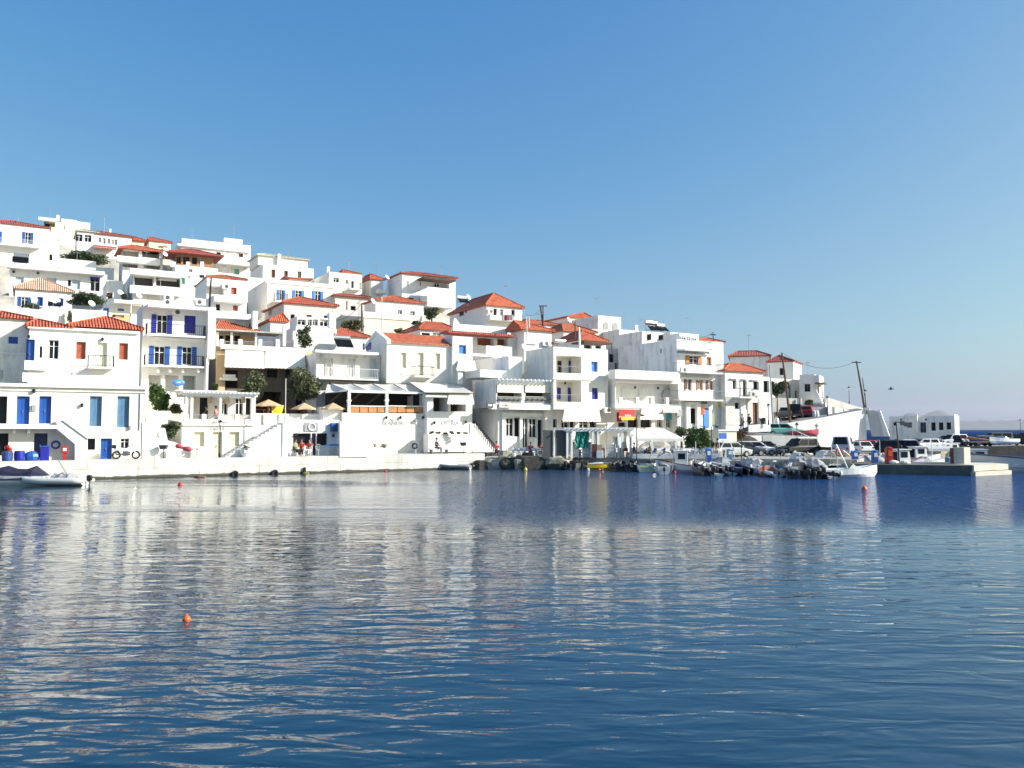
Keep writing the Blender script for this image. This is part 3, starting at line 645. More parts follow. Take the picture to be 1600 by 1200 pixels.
# restaurants on the white cliff wall
h = H('restaurant', 'white restaurant wall with tan rail panels and a stretched grey canopy roof', 'restaurant', 600, 79, 713, group='waterfront restaurants')
h.vol(535, 668, (600, 645.5), (600, 713), depth=5.2, par=.02)
h.vol(515, 668, (600, 612), (600, 647), off=5.2, depth=2, m=WK, ext=0, foot=False)  # near-black walls here carry the shade under the canopy in their colour
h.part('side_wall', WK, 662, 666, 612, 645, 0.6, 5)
h.part('inner_wall', WK, 515, 655, 598, 645, 4.4, 4.6); h.part('screen', WK, 646, 664, 615, 645, 1.3, 1.4)  # the screen is a dark sheet added where there is only shade
h.part('platform', WH, 505, 536, 636, 660, .6, 5)
mb = MB(); mp = MB()
for u in (546, 605, 664):
    x, z1 = h.L(u, 612, 0); z0 = h.L(u, 646, 0)[1]; mb = MB().box(x-.13, x+.13, 0, .26, z0, z1-.01); mb.box(x-.2, x+.2, -.03, .3, z1-.9, z1-.75); mb.build('post', WPT, h.e)
h.part('beam', WPT, 544, 666, 611, 614.5, -.05, .3)
for a, b in ((548, 603), (607, 662)):
    for i in range(4):
        u0 = a+(b-a)*i/4; u1 = a+(b-a)*(i+1)/4; h.part('rail_panel', WOOD, u0+.6, u1-.6, 635.5, 644.5, .1, .16)
    h.part('rail', WPT, a-1, b+1, 633.8, 635.3, .05, .2)
def canopy(h, pts, name='canopy', m=CANG, parent=None):
    """a stretched sheet: corners as (u, v, off), near left, near right, far right, far left"""
    P_ = [Vector((h.L(u, v, o)[0], o, h.L(u, v, o)[1])) for u, v, o in pts]; mb = MB(); n = 8; g = {}
    for i in range(n+1):
        for j in range(n+1):
            a, b = i/n, j/n; p = P_[0].lerp(P_[1], a).lerp(P_[3].lerp(P_[2], a), b); g[i, j] = p-Vector((0, 0, .35*sin(pi*a)*sin(pi*b)))
    for i in range(n):
        for j in range(n): mb.quad(g[i, j], g[i+1, j], g[i+1, j+1], g[i, j+1])
    up = len(mb.v)
    for i in range(n):
        for j in range(n): mb.quad(*[q-Vector((0, 0, .05)) for q in (g[i, j+1], g[i+1, j+1], g[i+1, j], g[i, j])])
    return mb.build(name, m, parent or h.e, smooth=False)
for k in range(4):
    a, b = 546+k*29.7, 546+(k+1)*29.7
    canopy(h, [(a+.8, 611, 0), (b-.8, 611, 0), (b-30+(k*3), 598.5, 4.8), (a-30+(k*3), 598.5, 4.8)])
canopy(h, [(508, 614, 1.0), (545, 611, 0), (516, 598.5, 4.8), (512, 600, 4.6)])
h.part('canopy_beam', DGR, 512, 632, 597.4, 598.5, 4.8, 5)
x, z = h.L(614, 664, -.01); textmesh('BEANDA', .56, 'lettering', LTR, h.e, (x, -.03, z))
mb = MB(); x, z = h.L(614, 656, 0); mb.bar((x-.28, -.03, z+.12), (x, -.03, z-.12), .035); mb.bar((x+.28, -.03, z+.12), (x, -.03, z-.12), .035); mb.build('emblem', GRY, h.e)
for u in (603, 625, 660): h.lamp(u, 653)
h.part('notice', WG, 655, 664, 688, 695, -.04, -.003)
RST = h
h = H('restaurant', 'white corner restaurant with a pale awning beside the alley stairs', 'restaurant', 700, 81.6, 704, group='waterfront restaurants')
h.vol(668, 738, (700, 617), (700, 706), depth=5, ops='r - 677 621 700 643 2.2;r - 704 626 728 643 2.2', par=.05)
h.part('ledge', WH, 669, 739, 678, 706, -1.1, -.003)
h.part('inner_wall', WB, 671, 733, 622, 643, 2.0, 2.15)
h.awning(702, 738, 614, 632, 1.5, 0, flare=3); canopy(h, [(664, 613, -.6), (740, 614, -.6), (715, 600, 5), (640, 597, 5)])
h.part('post', WPT, 701, 703.5, 618, 643, -.2, -.003); h.part('beam', WPT, 666, 698, 618, 620.5, -.5, -.2)
x, z = h.L(703, 664, 0); textmesh('OSTRIA', .56, 'lettering', LTR, h.e, (x, -.03, z))
x, z = h.L(703, 657, 0); MB().tube([(x-.4, -.03, z-.05), (x, -.03, z+.08), (x+.4, -.03, z-.05)], .03, 5).build('emblem', GRY, h.e)
h.lamp(678, 661); h.lamp(727, 660)
OST = h
h, e = staircase('alley_stairs', 'steep white alley stairs between the restaurant and the arcade house', 757, 83.5, (773, 704), (741, 662), 14, 6, 3.2, 704)
k = MB(); a = h.L(777, 700, 0); b = h.L(741, 657, 0); k.bar((a[0], 0, a[1]), (b[0], 0, b[1]), .06)
for i in range(13):
    q = (a[0]+(b[0]-a[0])*i/12, a[1]+(b[1]-a[1])*i/12); k.bar((q[0], 0, q[1]-.8), (q[0], 0, q[1]), .045)
k.build('railing', BLK, e)
# arcade house
h = H('arcade_house', 'white corner house with a blind-shaded veranda over a shop front', 'house', 800, 84, 706, group='white houses on the quay')
h.vol(778, 866, (800, 637), (800, 706), off=.9, depth=8, ops='g wht 791 653 803 682;k wht 803.5 653 813 682;g wht 817 653 826 700;g wht 827 654 839 684;k wht 840 656 848 698', foot=True, roof='x')
h.part('shop_frame', WPT, 785, 856, 645, 651, .7, .897); h.part('shop_frame', WPT, 785, 789, 651, 703, .7, .897); h.part('shop_frame', WPT, 812.5, 816.5, 651, 703, .7, .897); h.part('shop_frame', WPT, 850, 856, 651, 703, .7, .897)
h.vol(775, 864, (800, 594), (800, 637), ul=742, ops='r - 777 601 815 630 2;r - 821 601 861 630 2', ext=0, foot=False, roof='x')
h.part('slab', WH, 767, 868, 632, 640, -.45, -.003)
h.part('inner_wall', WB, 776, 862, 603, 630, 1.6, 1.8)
for a, b in ((777, 815), (821, 860)):
    h.part('blind', CANV, a, b, 601, 613.5, -.12, -.06)
    x0, z0 = h.L(a, 629, 0); x1, z1 = h.L(b, 620, 0); mb = MB(); mb.box(x0, x1, -.08, -.03, z1-.06, z1); mb.box(x0, x1, -.08, -.03, z0, z0+.06)
    n = 22
    for i in range(n): q = x0+(x1-x0)*(i+.5)/n; mb.box(q-.03, q+.03, -.07, -.04, z0+.06, z1-.06)
    mb.build('railing', GRY, h.e)
    mb = MB()
    for i in range(5): q = x0+(x1-x0)*(i+.5)/5; mb.ell((q, -.2, (z0+z1)/2+.05), (.28, .1, .1), 6, 4)
    mb.build('flowers', mat('grey_green_leaf', (.16, .18, .12), .9), h.e)
x0, z = h.L(773, 594, -.2); x1 = h.L(866, 594, -.2)[0]; mb = MB()
for i in range(15): q = x0+(x1-x0)*(i+.3)/15; mb.box(q, q+.12, -.7, 2.2, z+.02, z+.2)
mb.build('pergola_beam', WPT, h.e)
x, z = h.L(766, 633, -.4)
mb = MB().box(x-.45, x+.25, -.56, -.46, z-.28, z+.28); sg = mb.build('sign', DGR, h.e); MB().box(x-.32, x+.12, -.575, -.562, z-.1, z-.02).box(x-.32, x+.12, -.575, -.562, z+.03, z+.09).build('lettering', WPT, sg)
x, z = h.L(789, 633, -.6)
sg = MB().box(x-.65, x+.65, -.62, -.5, z-.26, z+.26).build('sign', WG, h.e); textmesh('Caffe', .3, 'lettering', GRY, sg, (x, -.63, z-.1))
h.part('upper_wall', WH, 750, 800, 578.5, 590, 2.6, 8)
h.vol(795, 816, (800, 557), (800, 592), off=2.5, depth=3.5, ext=0, foot=False)
h.sidewins('k - 757 602 771 622;k - 735 601 742 640', h.x0-2.0) if False else None
MB().box(h.x0, h.x0+.01, 0, .01, 0, .01)
ARC = h
h = H('side_house', 'plain grey-shaded white house wall with two narrow slits behind the veranda', 'house', 785, 93, 585, group=HG)
h.vol(772, 796, (785, 559), (785, 590), ul=738, ops='k - 775 563 777.5 574;k - 790 563 792.5 574', m=WH)
h = H('blue_window_house', 'white cube house with two loggias and blue shuttered windows', 'house', 905, 87.3, 706, group='white houses on the quay')
h.vol(865, 950, (905, 544), (905, 640), ul=822, ops='r - 869 556 908 583 2;r - 869 595 908 628 2;s lbl 924 565 934 581;s cob 925 606 935 624', ext=0, foot=False)
h.wins('k - 871 564 877 583;s cob 888 564 897 583;s cob 870 606 876 624;d cob 887 606 897 628', 2.0)
for v in (583, 628):
    x0, z = h.L(869, v, .1); x1 = h.L(907, v, .1)[0]; mb = MB(); mb.bar((x0, .1, z+.75), (x1, .1, z+.75), .03)
    for i in range(12): mb.bar((x0+(x1-x0)*i/11, .1, z), (x0+(x1-x0)*i/11, .1, z+.75), .014)
    mb.build('railing', GRY, h.e)
h.part('string_course', WH, 864, 953, 592, 594, -.12, -.003); h.lamp(882, 557, 1.9); h.lamp(882, 599, 1.9)
h.vol(852, 950, (905, 640), (905, 706), off=1.0, depth=7, ops='k - 864 655 870 668;g - 877 656 889 669;k - 890 656 898 672;g - 905 658 920 672;k - 921 658 932 672', roof='x')
h.awning(882, 936, 639, 659, 1.9, 0, flare=3, m=CANP); h.ac(947, 641, -.0); h.sidewins('k - 812 568 815 578', h.x0)
BW = h
h = H('roof_pavilion', 'small house with a steep red hip roof and pergola above the blue window house', 'house', 905, 95, 550, group=HG)
h.vol(905, 947, (905, 532), (905, 552), ul=867, ops='k - 912 535 925 545;k - 930 536 940 545', roof='x'); h.hip((904, 518))
h.part('pergola_roof', WB, 913, 957, 534, 536.5, -3, -.5)
for u in (913, 956): h.part('pergola_post', BLK, u, u+1, 536, 552, -2.9, -2.8)
h = H('hotel', 'white hotel block with railed first-floor balconies and an arch', 'hotel', 1000, 90.5, 700, group='white houses on the quay')
h.vol(961, 1064, (1000, 581), (1000, 640), ul=951, ops='r - 962 598 1060 631 1.6', ext=0, foot=False)
h.part('fascia', WH, 961, 1062, 579.5, 593, -1.0, -.003)
h.wins('s wht 971 606 984 630;s wht 998 606 1011 630', 1.55)
x0, z0 = h.L(1034, 631, 1.5); x1, z1 = h.L(1051, 608, 1.5); MB().prism(arch_pts(x0, x1, z0, z1), 1.45, 1.58).build('arch_door', CANP, h.e); MB().ring(((x0+x1)/2, 1.42, z1-(x1-x0)/2), (x1-x0)/2, .07, 20).build('arch_moulding', GRY, h.e)
pierrow(h, (970, 996, 1019, 1043, 1062), 621, 632, -.02, .4)
for a, b in ((962, 967), (973, 993), (999, 1016), (1022, 1040), (1046, 1059)):
    x0, z = h.L(a, 630.5, 0); x1 = h.L(b, 630.5, 0)[0]; mb = MB(); n = max(3, int((x1-x0)/.17)); mb.bar((x0, .1, z+.6), (x1, .1, z+.6), .03)
    for i in range(n+1): mb.bar((x0+(x1-x0)*i/n, .1, z), (x0+(x1-x0)*i/n, .1, z+.6), .015)
    mb.build('railing', GRY, h.e)
h.vol(948, 1066, (1000, 637), (1000, 700), off=1.6, depth=7, ops='k - 966 660 978 667;k - 981 655 997 668;k - 1001 655 1018 668;g - 1027 655 1035 668;g - 1041 655 1050 668', roof='x')
h.part('slab', WH, 961, 1064, 631, 638, -.1, 1.5)
h.awning(1003, 1034, 638, 656, 1.9, -.1, flare=3, m=CANP); h.awning(1036, 1060, 639, 645, 1.2, -.1, m=CANG)
aw = h.awning(968, 992, 640, 655, 1.8, -.1, flare=1, m=RED)
x, z = h.L(981, 650, -1.95)
b = MB().box(x-.85, x+.85, -1.96, -1.92, z-.42, z-.1).build('valance', YEL, aw); textmesh('ayios', .42, 'lettering', WPT, aw, (x, -1.97, z-.05))
b = MB().box(h.L(967, 650, -.2)[0]-.3, h.L(967, 650, -.2)[0]+.35, -.25, -.2, z-.6, z+.4).build('sign', RED, h.e)
x, z = h.L(1045, 651, 1.5); MB().box(x-.4, x+.4, 1.35, 1.45, z-.35, z+.35).build('sign', mat('turquoise_paint', (.03, .42, .5), .5), h.e)
h.lamp(991, 606, 1.5); h.lamp(1027, 607, 1.5); h.lamp(1051, 607, 1.5)
h = H('apartment_block', 'tall white apartment block with a blank grey side and brown shutters', 'apartment block', 1090, 95.2, 680, group='white houses on the quay')
h.vol(1058, 1131, (1090, 532), (1090, 662), ul=967, ops='o wood 1071 556 1096 570;s wood 1104 558 1112 571;o brn 1069 593 1080 609;o wood 1088 594 1098 609;o brn 1103 595 1114 609;k - 1079 638 1092 662;k - 1100 638 1108 668 ')
h.part('sill', WH, 1062, 1098, 553, 555, -.5, -.003); h.part('sill', WH, 1066, 1117, 590.5, 592, -.45, -.003)
for v in (546, 581, 624): h.balc(1062 if v > 550 else 1070, 1130 if v > 550 else 1114, v, 1.2, rail='bars', rm=GRY)
h.part('entrance_frame', WH, 1073, 1079, 632, 670, -.4, -.003); h.part('entrance_frame', WH, 1090, 1095, 632, 670, -.4, -.003); h.part('entrance_frame', WH, 1073, 1095, 628, 632, -.4, -.003)
h.part('poster', LBL, 1100, 1108, 640, 668, -.1, -.003); h.part('poster', CM['crm'], 1115, 1121, 640, 664, -.08, -.003); h.part('sign', ORG, 1096.5, 1101, 637, 647, -.25, -.11); h.part('sign', GRY, 1058, 1066, 640, 650, -.3, -.003)
h.part('sign', YEL, 1122, 1128, 628, 637, -.05, -.003); h.part('sign', DGR, 1096, 1105, 627, 631, -.5, -.4)
h.vol(1074, 1130, (1090, 541), (1090, 541.5), off=2, depth=5, foot=False, ext=0, roof='x') if False else None
h.part('penthouse', WH, 1062, 1092, 521.5, 534, 2.5, 6); h.wins('g - 1064 525 1071 533;g - 1072 526 1079 536;g - 1082 527 1088 534', 2.45)
h.part('penthouse', WH, 1008, 1038, 519.5, 532, .8, 1.2) if False else None
h.sidewins('g - 1011 522 1018 532;g - 1029 523 1037 532;k - 1032 545 1034 552', h.x0)
h.ac(1066, 578, -1.3); h.ac(1102, 551, -.003)
APT = h
h = H('stone_house', 'white upper storey over a pale stone ground floor with an orange tiled roof', 'house', 1160, 97.6, 662, group=HG)
h.vol(1133, 1192, (1160, 581), (1160, 664), ul=1127, ops='k - 1145 594 1151 607;k - 1161 595 1167 618;k - 1177 596 1186 609;k - 1148 629 1156 639;g gry 1165 629 1168 640;d brn 1176 629 1185 662', m=WH, roof='x')
h.hip((1140, 568), m=TILO, run=1165); h.balc(1156, 1186, 620, 1.1); h.ac(1173, 616, -.3)
h.part('stone_facing', WS, 1134, 1147.6, 620, 664, -.06, -.004); h.part('stone_facing', WS, 1168.5, 1175.5, 624, 664, -.06, -.004); h.part('stone_facing', WS, 1185.5, 1192, 620, 664, -.06, -.004)
for a, b, v in ((1143, 1154, 592), (1160, 1170, 593), (1175, 1187, 594)): h.part('lintel', WH, a, b, v-1.2, v, -.3, -.003)
h.vol(1192, 1205, (1198, 589), (1198, 664), off=.2, depth=5, ops='k - 1193 595 1202 613', roof='flat')
# ---- second row
h = H('gable_house', 'white gable-ended house with cream shutters and a balcony under an orange-red roof', 'house', 655, 86, 600, group=HG)
h.vol(604, 708, (655, 537), (655, 600), ul=571, ops='s crm 626 551 635 575;d crm 652 551 662 587;s crm 680 552 688 577', roof='x')
gable_roof(h, (580, 520), m=TILO); h.balc(649, 680, 587, 1.0); h.sidewins('k - 567 536 570 547;s cob 572 536 580 547', h.x0); h.part('cornice', WH, 604, 708, 536, 538.5, -.2, -.003)
h = H('veranda_house', 'low white house with a deep flat porch and white shutters above the tavern', 'house', 545, 84, 598, group=HG)
h.vol(494, 594, (545, 553), (545, 598), ops='s wht 508 560 520 587;s wht 543 560 555 587;s wht 577 561 588 589', depth=5)
h.slab('porch_roof', 493, 592, 548.5, 552.5, 1.2); h.balc(499, 592, 591, 1.2, rm=WPT)
for u in (509, 518, 545, 553, 580, 587): h.part('frame', WG, u-.5, u+.3, 560, 588, -.1, -.003)
h = H('glazed_house', 'blank white house front with a glazed white veranda on top', 'house', 495, 90, 552, group=HG)
h.vol(461, 525, (495, 512), (495, 560), ul=452, depth=None, ops='')
h.vol(463, 514, (495, 496), (495, 512), off=.4, depth=3, ext=0, foot=False, ops='c wht 465 499 478 508;c wht 481 499 488 509;c wht 489 499 497 509;c wht 500 499 513 510'.replace('c wht', 'g wht')); h.part('pier', WH, 515, 524, 489, 512, .3, 1.3)
h = H('small_red_roof_house', 'little white house with a red roof beside the blank white front', 'house', 545, 92, 552, group=HG)
h.vol(525, 573, (545, 526), (545, 560), depth=6, ops='k - 532 531 540 540', roof='x'); h.hip((529, 514), run=545)
h = H('blue_square_house', 'narrow white house with one square light blue shutter', 'house', 722, 88, 600, group=HG)
h.vol(707, 738, (722, 526), (722, 600), depth=6, ops='s lbl 717 539 729 553'); h.awning(716, 742, 563, 580, 1.7, 0, flare=3, m=CANG); h.part('side_wall', WH, 716, 723, 580, 600, -1.5, -1.3) 
h = H('hip_roof_house', 'low house with a red hipped roof behind the gable house', 'house', 670, 99, 532, group=HG)
h.vol(656, 716, (670, 516), (670, 535), ul=623, ops='k - 659 520 672 530;g wht 676 520 690 530;k - 693 520 702 530', roof='x'); h.hip((664, 503), run=690)
h = H('red_loggia_house', 'white house with a brick-red loggia under a long tiled pergola', 'house', 752, 97, 562, group=HG)
h.vol(706, 810, (752, 523), (752, 570), ops='r - 746 526 772 540 1.2;r - 777 526 793 540 1.2', depth=6); h.part('inner_wall', RUST, 746, 793, 526, 540, 1.0, 1.15)
h.part('pergola_roof', TILD, 700, 807, 519.5, 523, -2.2, -.003); h.part('parapet', WH, 708, 793, 508.5, 519, 1.6, 2); h.part('railing_wall', WH, 760, 800, 541, 556, -1.5, -1.3)
h.poly('curved_wall', WH, [(708, 520), (709, 500), (711, 496), (715, 501), (720, 508), (728, 512), (728, 520)], 2.1, 2.6)
h = H('orange_roof_villa', 'villa with a wide orange hipped roof, grey side and laundry balcony', 'house', 790, 113, 512, group=HG)
h.vol(760, 816, (790, 480), (790, 512), ul=702, ops='k - 771 482 777 496;g - 781 483 787 494;k brn 799 484 805 497', roof='x'); h.hip((755, 463), m=TILO); h.balc(766, 815, 499, 1.3, rail='solid', rh=.45)
h.sidewins('k - 708 486 712 491;k - 718 485 725 494;k - 727 484 730 489', h.x0); h.ac(765, 487)
h = H('white_box_house', 'white box house with a red hip roof and a blank grey flank', 'house', 840, 99, 545, group=HG)
h.vol(819, 862, (840, 517), (840, 560), ul=798, ops='k - 833 527 834 529', depth=None, roof='x'); h.hip((799, 501), run=812, over=.35, m=TILO, u0=815)
h.part('pipe_rail', GRY, 828, 842, 535, 536.2, -.3, -.2); h.ac(851, 537)
h = H('back_roof_house', 'house half hidden behind the white box with a bright red roof', 'house', 900, 108, 530, group=HG)
h.vol(881, 930, (900, 519), (900, 545), ul=862, roof='x'); h.hip((878, 506), run=896, m=TILO)
h = H('ridge_house', 'white house with a long low orange roof at the skyline pole', 'house', 845, 120, 512, group=HG)
h.vol(822, 872, (845, 507), (845, 525), depth=7, roof='x', ops='g - 833 509 838 512'); h.hip((822, 499), run=838, m=TILO)
h = H('arched_window_house', 'tall white house with two pointed arched windows and a grey side', 'house', 950, 117, 555, group=HG)
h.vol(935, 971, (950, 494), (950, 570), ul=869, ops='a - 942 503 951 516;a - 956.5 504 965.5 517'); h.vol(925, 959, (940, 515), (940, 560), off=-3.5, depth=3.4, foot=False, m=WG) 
h = H('hidden_roof_house', 'house with only a red roof peak above the arched window house flank', 'house', 902, 128, 510, group=HG)
h.vol(888, 925, (900, 497), (900, 520), depth=8, roof='x'); h.hip((901, 491))
h = H('low_terrace_house', 'low white terrace between the arched house and the apartment block', 'house', 985, 110, 560, group=HG)
h.vol(968, 1010, (985, 516), (985, 570), depth=5, ul=960); h.part('pier', WH, 993, 997, 508, 518, .2, .6)
h = H('lane_wall', 'dim grey house wall closing the lane beside the apartment block', 'house', 957, 106, 585, group=HG)
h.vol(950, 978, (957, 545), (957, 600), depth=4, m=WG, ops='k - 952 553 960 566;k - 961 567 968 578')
h = H('rear_block', 'white roof storey with solar tanks behind the apartment block', 'house', 1040, 104, 560, group=HG)
h.vol(1004, 1040, (1025, 519), (1025, 560), depth=6); h.vol(1048, 1080, (1060, 520), (1060, 560), depth=4, off=-1)
h = H('skyline_house', 'white house with a short orange roof right of the apartment block', 'house', 1112, 106, 590, group=HG)
h.vol(1092, 1130, (1112, 535), (1112, 600), depth=6, roof='x'); h.hip((1101, 528), run=1108, m=TILO)
# ---- third row and up the hill
h = H('pink_house', 'pale pinkish house with a dark brown side and a wide red hip roof', 'house', 480, 98, 515, group=HG)
h.vol(442, 524, (480, 476), (480, 520), ul=411, ops='k brn 454 491 461 499;k - 479 492 487 498;k - 506 493 514 498', m=WP, roof='x'); h.hip((467, 464), run=472)
h.sidewins('s brn 420 484 424 492', h.x0)
h = H('turret_house', 'small white turret with a red pyramid roof in front of the pinkish house', 'house', 430, 93, 522, group=HG)
h.vol(421, 446, (430, 503), (430, 530), ul=418, depth=None, roof='x'); h.hip((432, 494), over=.25)
h = H('blue_shutter_house', 'white house with three pairs of light blue shutters and a long grey flank', 'house', 460, 110, 475, group=HG)
h.vol(415, 522, (460, 440), (460, 482), ul=384, ops='o lbl 433 453 446 469;o lbl 457 454 475 468;o lbl 488 455 505 470'); h.balc(430, 450, 470, .9)
h.vol(450, 480, (460, 436), (460, 440), off=4, depth=4, ext=0, foot=False, roof='x'); h.hip((442, 433), over=.5, run=468); h.part('cornice', WH, 415, 522, 440, 446, -.1, -.003)
h = H('pale_roof_house', 'cream house with a pale tiled roof and three red-brown shutters on the skyline', 'house', 448, 127, 440, group=HG)
h.vol(408, 488, (448, 416), (448, 445), ul=389, ops='s brn 424 421 430 434;s brn 444 423 450 434;s brn 465 424 471 434', m=wallmat('offwhite_plaster', (.82, .8, .72)))
h.vol(400, 478, (440, 403), (440, 417), off=5, depth=6, ext=0, foot=False, m=MATS['offwhite_plaster'], roof='x'); h.hip((413, 397), m=TILS, run=425); h.chimney(434, 439, 396, 408, 4.5)
h = H('chimney_house', 'white house with a tall chimney, small red roof and a blue balcony door', 'house', 540, 127, 458, group=HG)
h.vol(512, 564, (540, 427), (540, 465), ul=489, ops='g - 521 434 530 441;g - 540 437 544 443;d blue 549 439 553 450;g - 535 455 538 461'); h.chimney(511.5, 515.5, 416, 428, .3); h.balc(547, 565, 451, 1, rail='bars')
h.vol(535, 560, (545, 428), (545, 431), off=2, depth=3, ext=0, foot=False, roof='x'); h.hip((535, 422), over=.3)
h = H('corner_house', 'small white house with a flat red roof beside the chimney house', 'house', 585, 129, 462, group=HG)
h.vol(578, 597, (585, 437), (585, 470), ul=563, roof='x'); h.hip((575, 430)); h.part('balcony', WH, 592, 607, 452, 458, -1.5, -.1); h.part('post', WH, 604, 607, 441, 453, -1.4, -1.1)
h = H('long_low_house', 'low house with a dark red roof strip below the chimney house', 'house', 545, 113, 488, group=HG)
h.vol(522, 573, (545, 464), (545, 492), m=WG, depth=7, ops='k - 541 470 543 484;k - 548 478 556 485', roof='x'); h.hip((530, 459), m=TILD, run=560, over=.4)
h = H('white_villa', 'large white villa with a red roof, shaded porch and blank terrace wall', 'house', 645, 127, 478, group=HG)
h.vol(627, 711, (645, 429), (645, 482), ul=604, ops='g - 636 439 639 447;r - 656 436 702 449 2;k - 639 465 647 471;g - 655 466 662 472', roof='x'); h.hip((641, 424.5), run=662, over=.35, m=TILD)
h.part('terrace_wall', WH, 668, 711, 450, 480, -3, -.1); h.part('porch_roof', WB, 662, 712, 434.5, 437.5, -2.4, -.003); h.poly('slanted_wall', WH, [(640, 461), (668, 450), (668, 462)], -3, -2.8); h.wins('k - 655 440 657 449;g - 678 442 686 449', 1.9)
h = H('double_roof_house', 'white house with twin red roofs and two small windows', 'house', 625, 110, 500, group=HG)
h.vol(586, 661, (625, 472.5), (625, 505), ul=568, ops='g - 622 484 629 491;g - 641 486 649 496', roof='x'); h.hip((615, 463), run=622, over=.3)
h = H('garden_wall', 'cream and white two-tone garden wall below the twin roof house', 'wall', 600, 106, 520)
h.vol(568, 640, (600, 498), (600, 522), depth=2, m=WC); h.part('coping', WH, 568, 660, 490, 499, -.15, -.003)
h = H('stepped_house', 'three-storey white house with rust shutters, recessed balcony and a long slab', 'house', 345, 102, 503, group=HG)
h.vol(320, 383, (345, 435), (345, 510), ul=301, ops='r - 323 447 350 460 1.6;s rust 361 449 370 460;k - 337 475 344 485;s rust 364 477 372 486'); h.hip((345, 430), run=350, over=.1); h.balc(330, 394, 489, 1.4, rail=None, th=.7)
h.part('floor_band', WH, 335, 384, 462, 472, -1.2, -.003); h.ac(352, 448)
h = H('pergola_house', 'white house with an orange timber porch and red roof on the hillside', 'house', 300, 124, 432, group=HG)
h.vol(270, 337, (300, 416), (300, 436), ul=250, ops='g - 295 420 301 425'); pierrow(h, (272, 294, 316), 409, 417, -.02, .5)
h.vol(272, 330, (300, 399), (300, 417), off=2.0, depth=4, m=mat('dull_orange_wood', (.36, .2, .1), .7, noise=.3), ext=0, foot=False, roof='x', ops='g brn 276 401 283 412;g brn 286 401 296 413;k - 300 402 308 413;g wht 311 402 316 413')
h.hip((291, 389), over=1.3, run=305, m=TILD)
h = H('white_apartment', 'big white flat-roofed apartment block at the top of the hill', 'apartment block', 335, 139, 430, group=HG)
h.vol(279, 388, (330, 377), (330, 436), ul=268, ops='k - 338 394 345 405;s brn 373 396 380 402;s teal 366 420 374 429'); h.part('cornice', WH, 277, 391, 386, 389, -.4, -.003); h.part('balcony', WH, 337, 394, 406, 413, -1.5, -.003)
h.part('rooftop_room', WH, 350, 379, 373, 379, 2, 6)
h = H('tiered_house', 'white house with a dark red roof and stacked recessed balconies', 'house', 215, 124, 432, group=HG)
h.vol(187, 250, (210, 391), (210, 440), ops='r - 188 391 217 401 1.8;r - 222 392 249 403 1.8;r - 188 412 215 418 1.4;r - 225 413 250 420 1.4', depth=6, roof='x'); h.hip((205, 383), m=TILO, over=.7, run=214)
h.part('balcony', WH, 183, 250, 402, 411, -1.2, -.003)
h = H('veranda_tavern', 'wide house with a long dark glazed veranda and white parapet', 'house', 240, 113, 470, group=HG)
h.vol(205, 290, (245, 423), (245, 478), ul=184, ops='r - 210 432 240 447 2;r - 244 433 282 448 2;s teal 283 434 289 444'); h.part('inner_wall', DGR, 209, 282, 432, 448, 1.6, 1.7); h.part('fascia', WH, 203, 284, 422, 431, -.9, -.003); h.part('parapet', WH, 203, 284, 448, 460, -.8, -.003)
h.part('banner', CANG, 248, 276, 434, 439, .3, .35)
h = H('long_flat_house', 'long flat-roofed white house with a projecting slab and pale blue doors', 'house', 90, 119, 460, group=HG)
h.vol(10, 163, (90, 423), (90, 465), ul=4, ops='s pal 24 432 37 450;s pal 73 434 88 446;k - 106 437 111 447;s pal 112 437 125 452;g - 141 433 156 455'); h.slab('roof_slab', 10, 164, 418, 423.5, 1.3); h.part('rooftop_room', WH, 93, 150, 406, 420, 2.2, 6); h.ac(20, 425); h.ac(58, 427)
h.part('door_arch', COB, 141, 156, 433, 437, -.12, -.003)
h.part('side_room', WH, 150, 178, 418, 450, 3, 7)
h = H('salmon_roof_house', 'white cottage with a faded salmon hip roof and blue shutters', 'house', 65, 104, 484, group=HG)
h.vol(19, 109, (65, 454), (65, 490), ul=6, ops='o blue 28 464 49 478;s blue 58 464 67 478;s blue 92 466 99 478', roof='x'); h.hip((60, 435), m=TILP, run=68, over=.3)
h = H('balcony_slab_house', 'white house with a dark red roof and a blue shuttered balcony at top left', 'house', 35, 132, 410, group=HG)
h.vol(-50, 70, (35, 353), (35, 416), ops='o blue -14 361 3 379;o blue 35 363 52 381;s gry 34 397 46 401'); h.hip((15, 345), run=22, over=.2, m=TILD); h.balc(-40, 62, 383, 1.2, rail='bars', rm=WPT)
h.vol(70, 86, (78, 358), (78, 412), off=2.5, depth=4, foot=False, ops='k - 71 367 75 374;k - 71 379 75 384;k - 66 397 72 407;k - 77 397 82 407')
h = H('cream_tower_house', 'cream house with a stone-walled top balcony on the skyline', 'house', 95, 158, 375, group=HG)
h.vol(61, 93, (75, 345), (75, 385), ul=53, m=WC, ops='r - 62 346 86 354 1.5;k - 70 349 78 354'); h.part('fascia', WPT, 60, 88, 340, 345, -.8, -.003)
h.vol(88, 113, (100, 342), (100, 385), off=1, m=WC, ops='g - 95 352 102 358', depth=6); h.vol(113, 134, (120, 346), (120, 385), off=1.5, m=WC, depth=6); h.part('pier', WC, 88, 93, 336, 345, .6, 1)
h = H('window_row_house', 'long white house with a row of glazed windows and a red canopy strip', 'house', 150, 138, 392, group=HG)
h.vol(114, 200, (150, 364.5), (150, 400), ul=89, ops='g wht 118 366 129 377;g wht 132 367 143 378;g wht 154 371 158 379;g wht 161 372 165 381;g wht 168 373 172 381;g wht 175 374 178 382;g wht 179 374 183 383', roof='x')
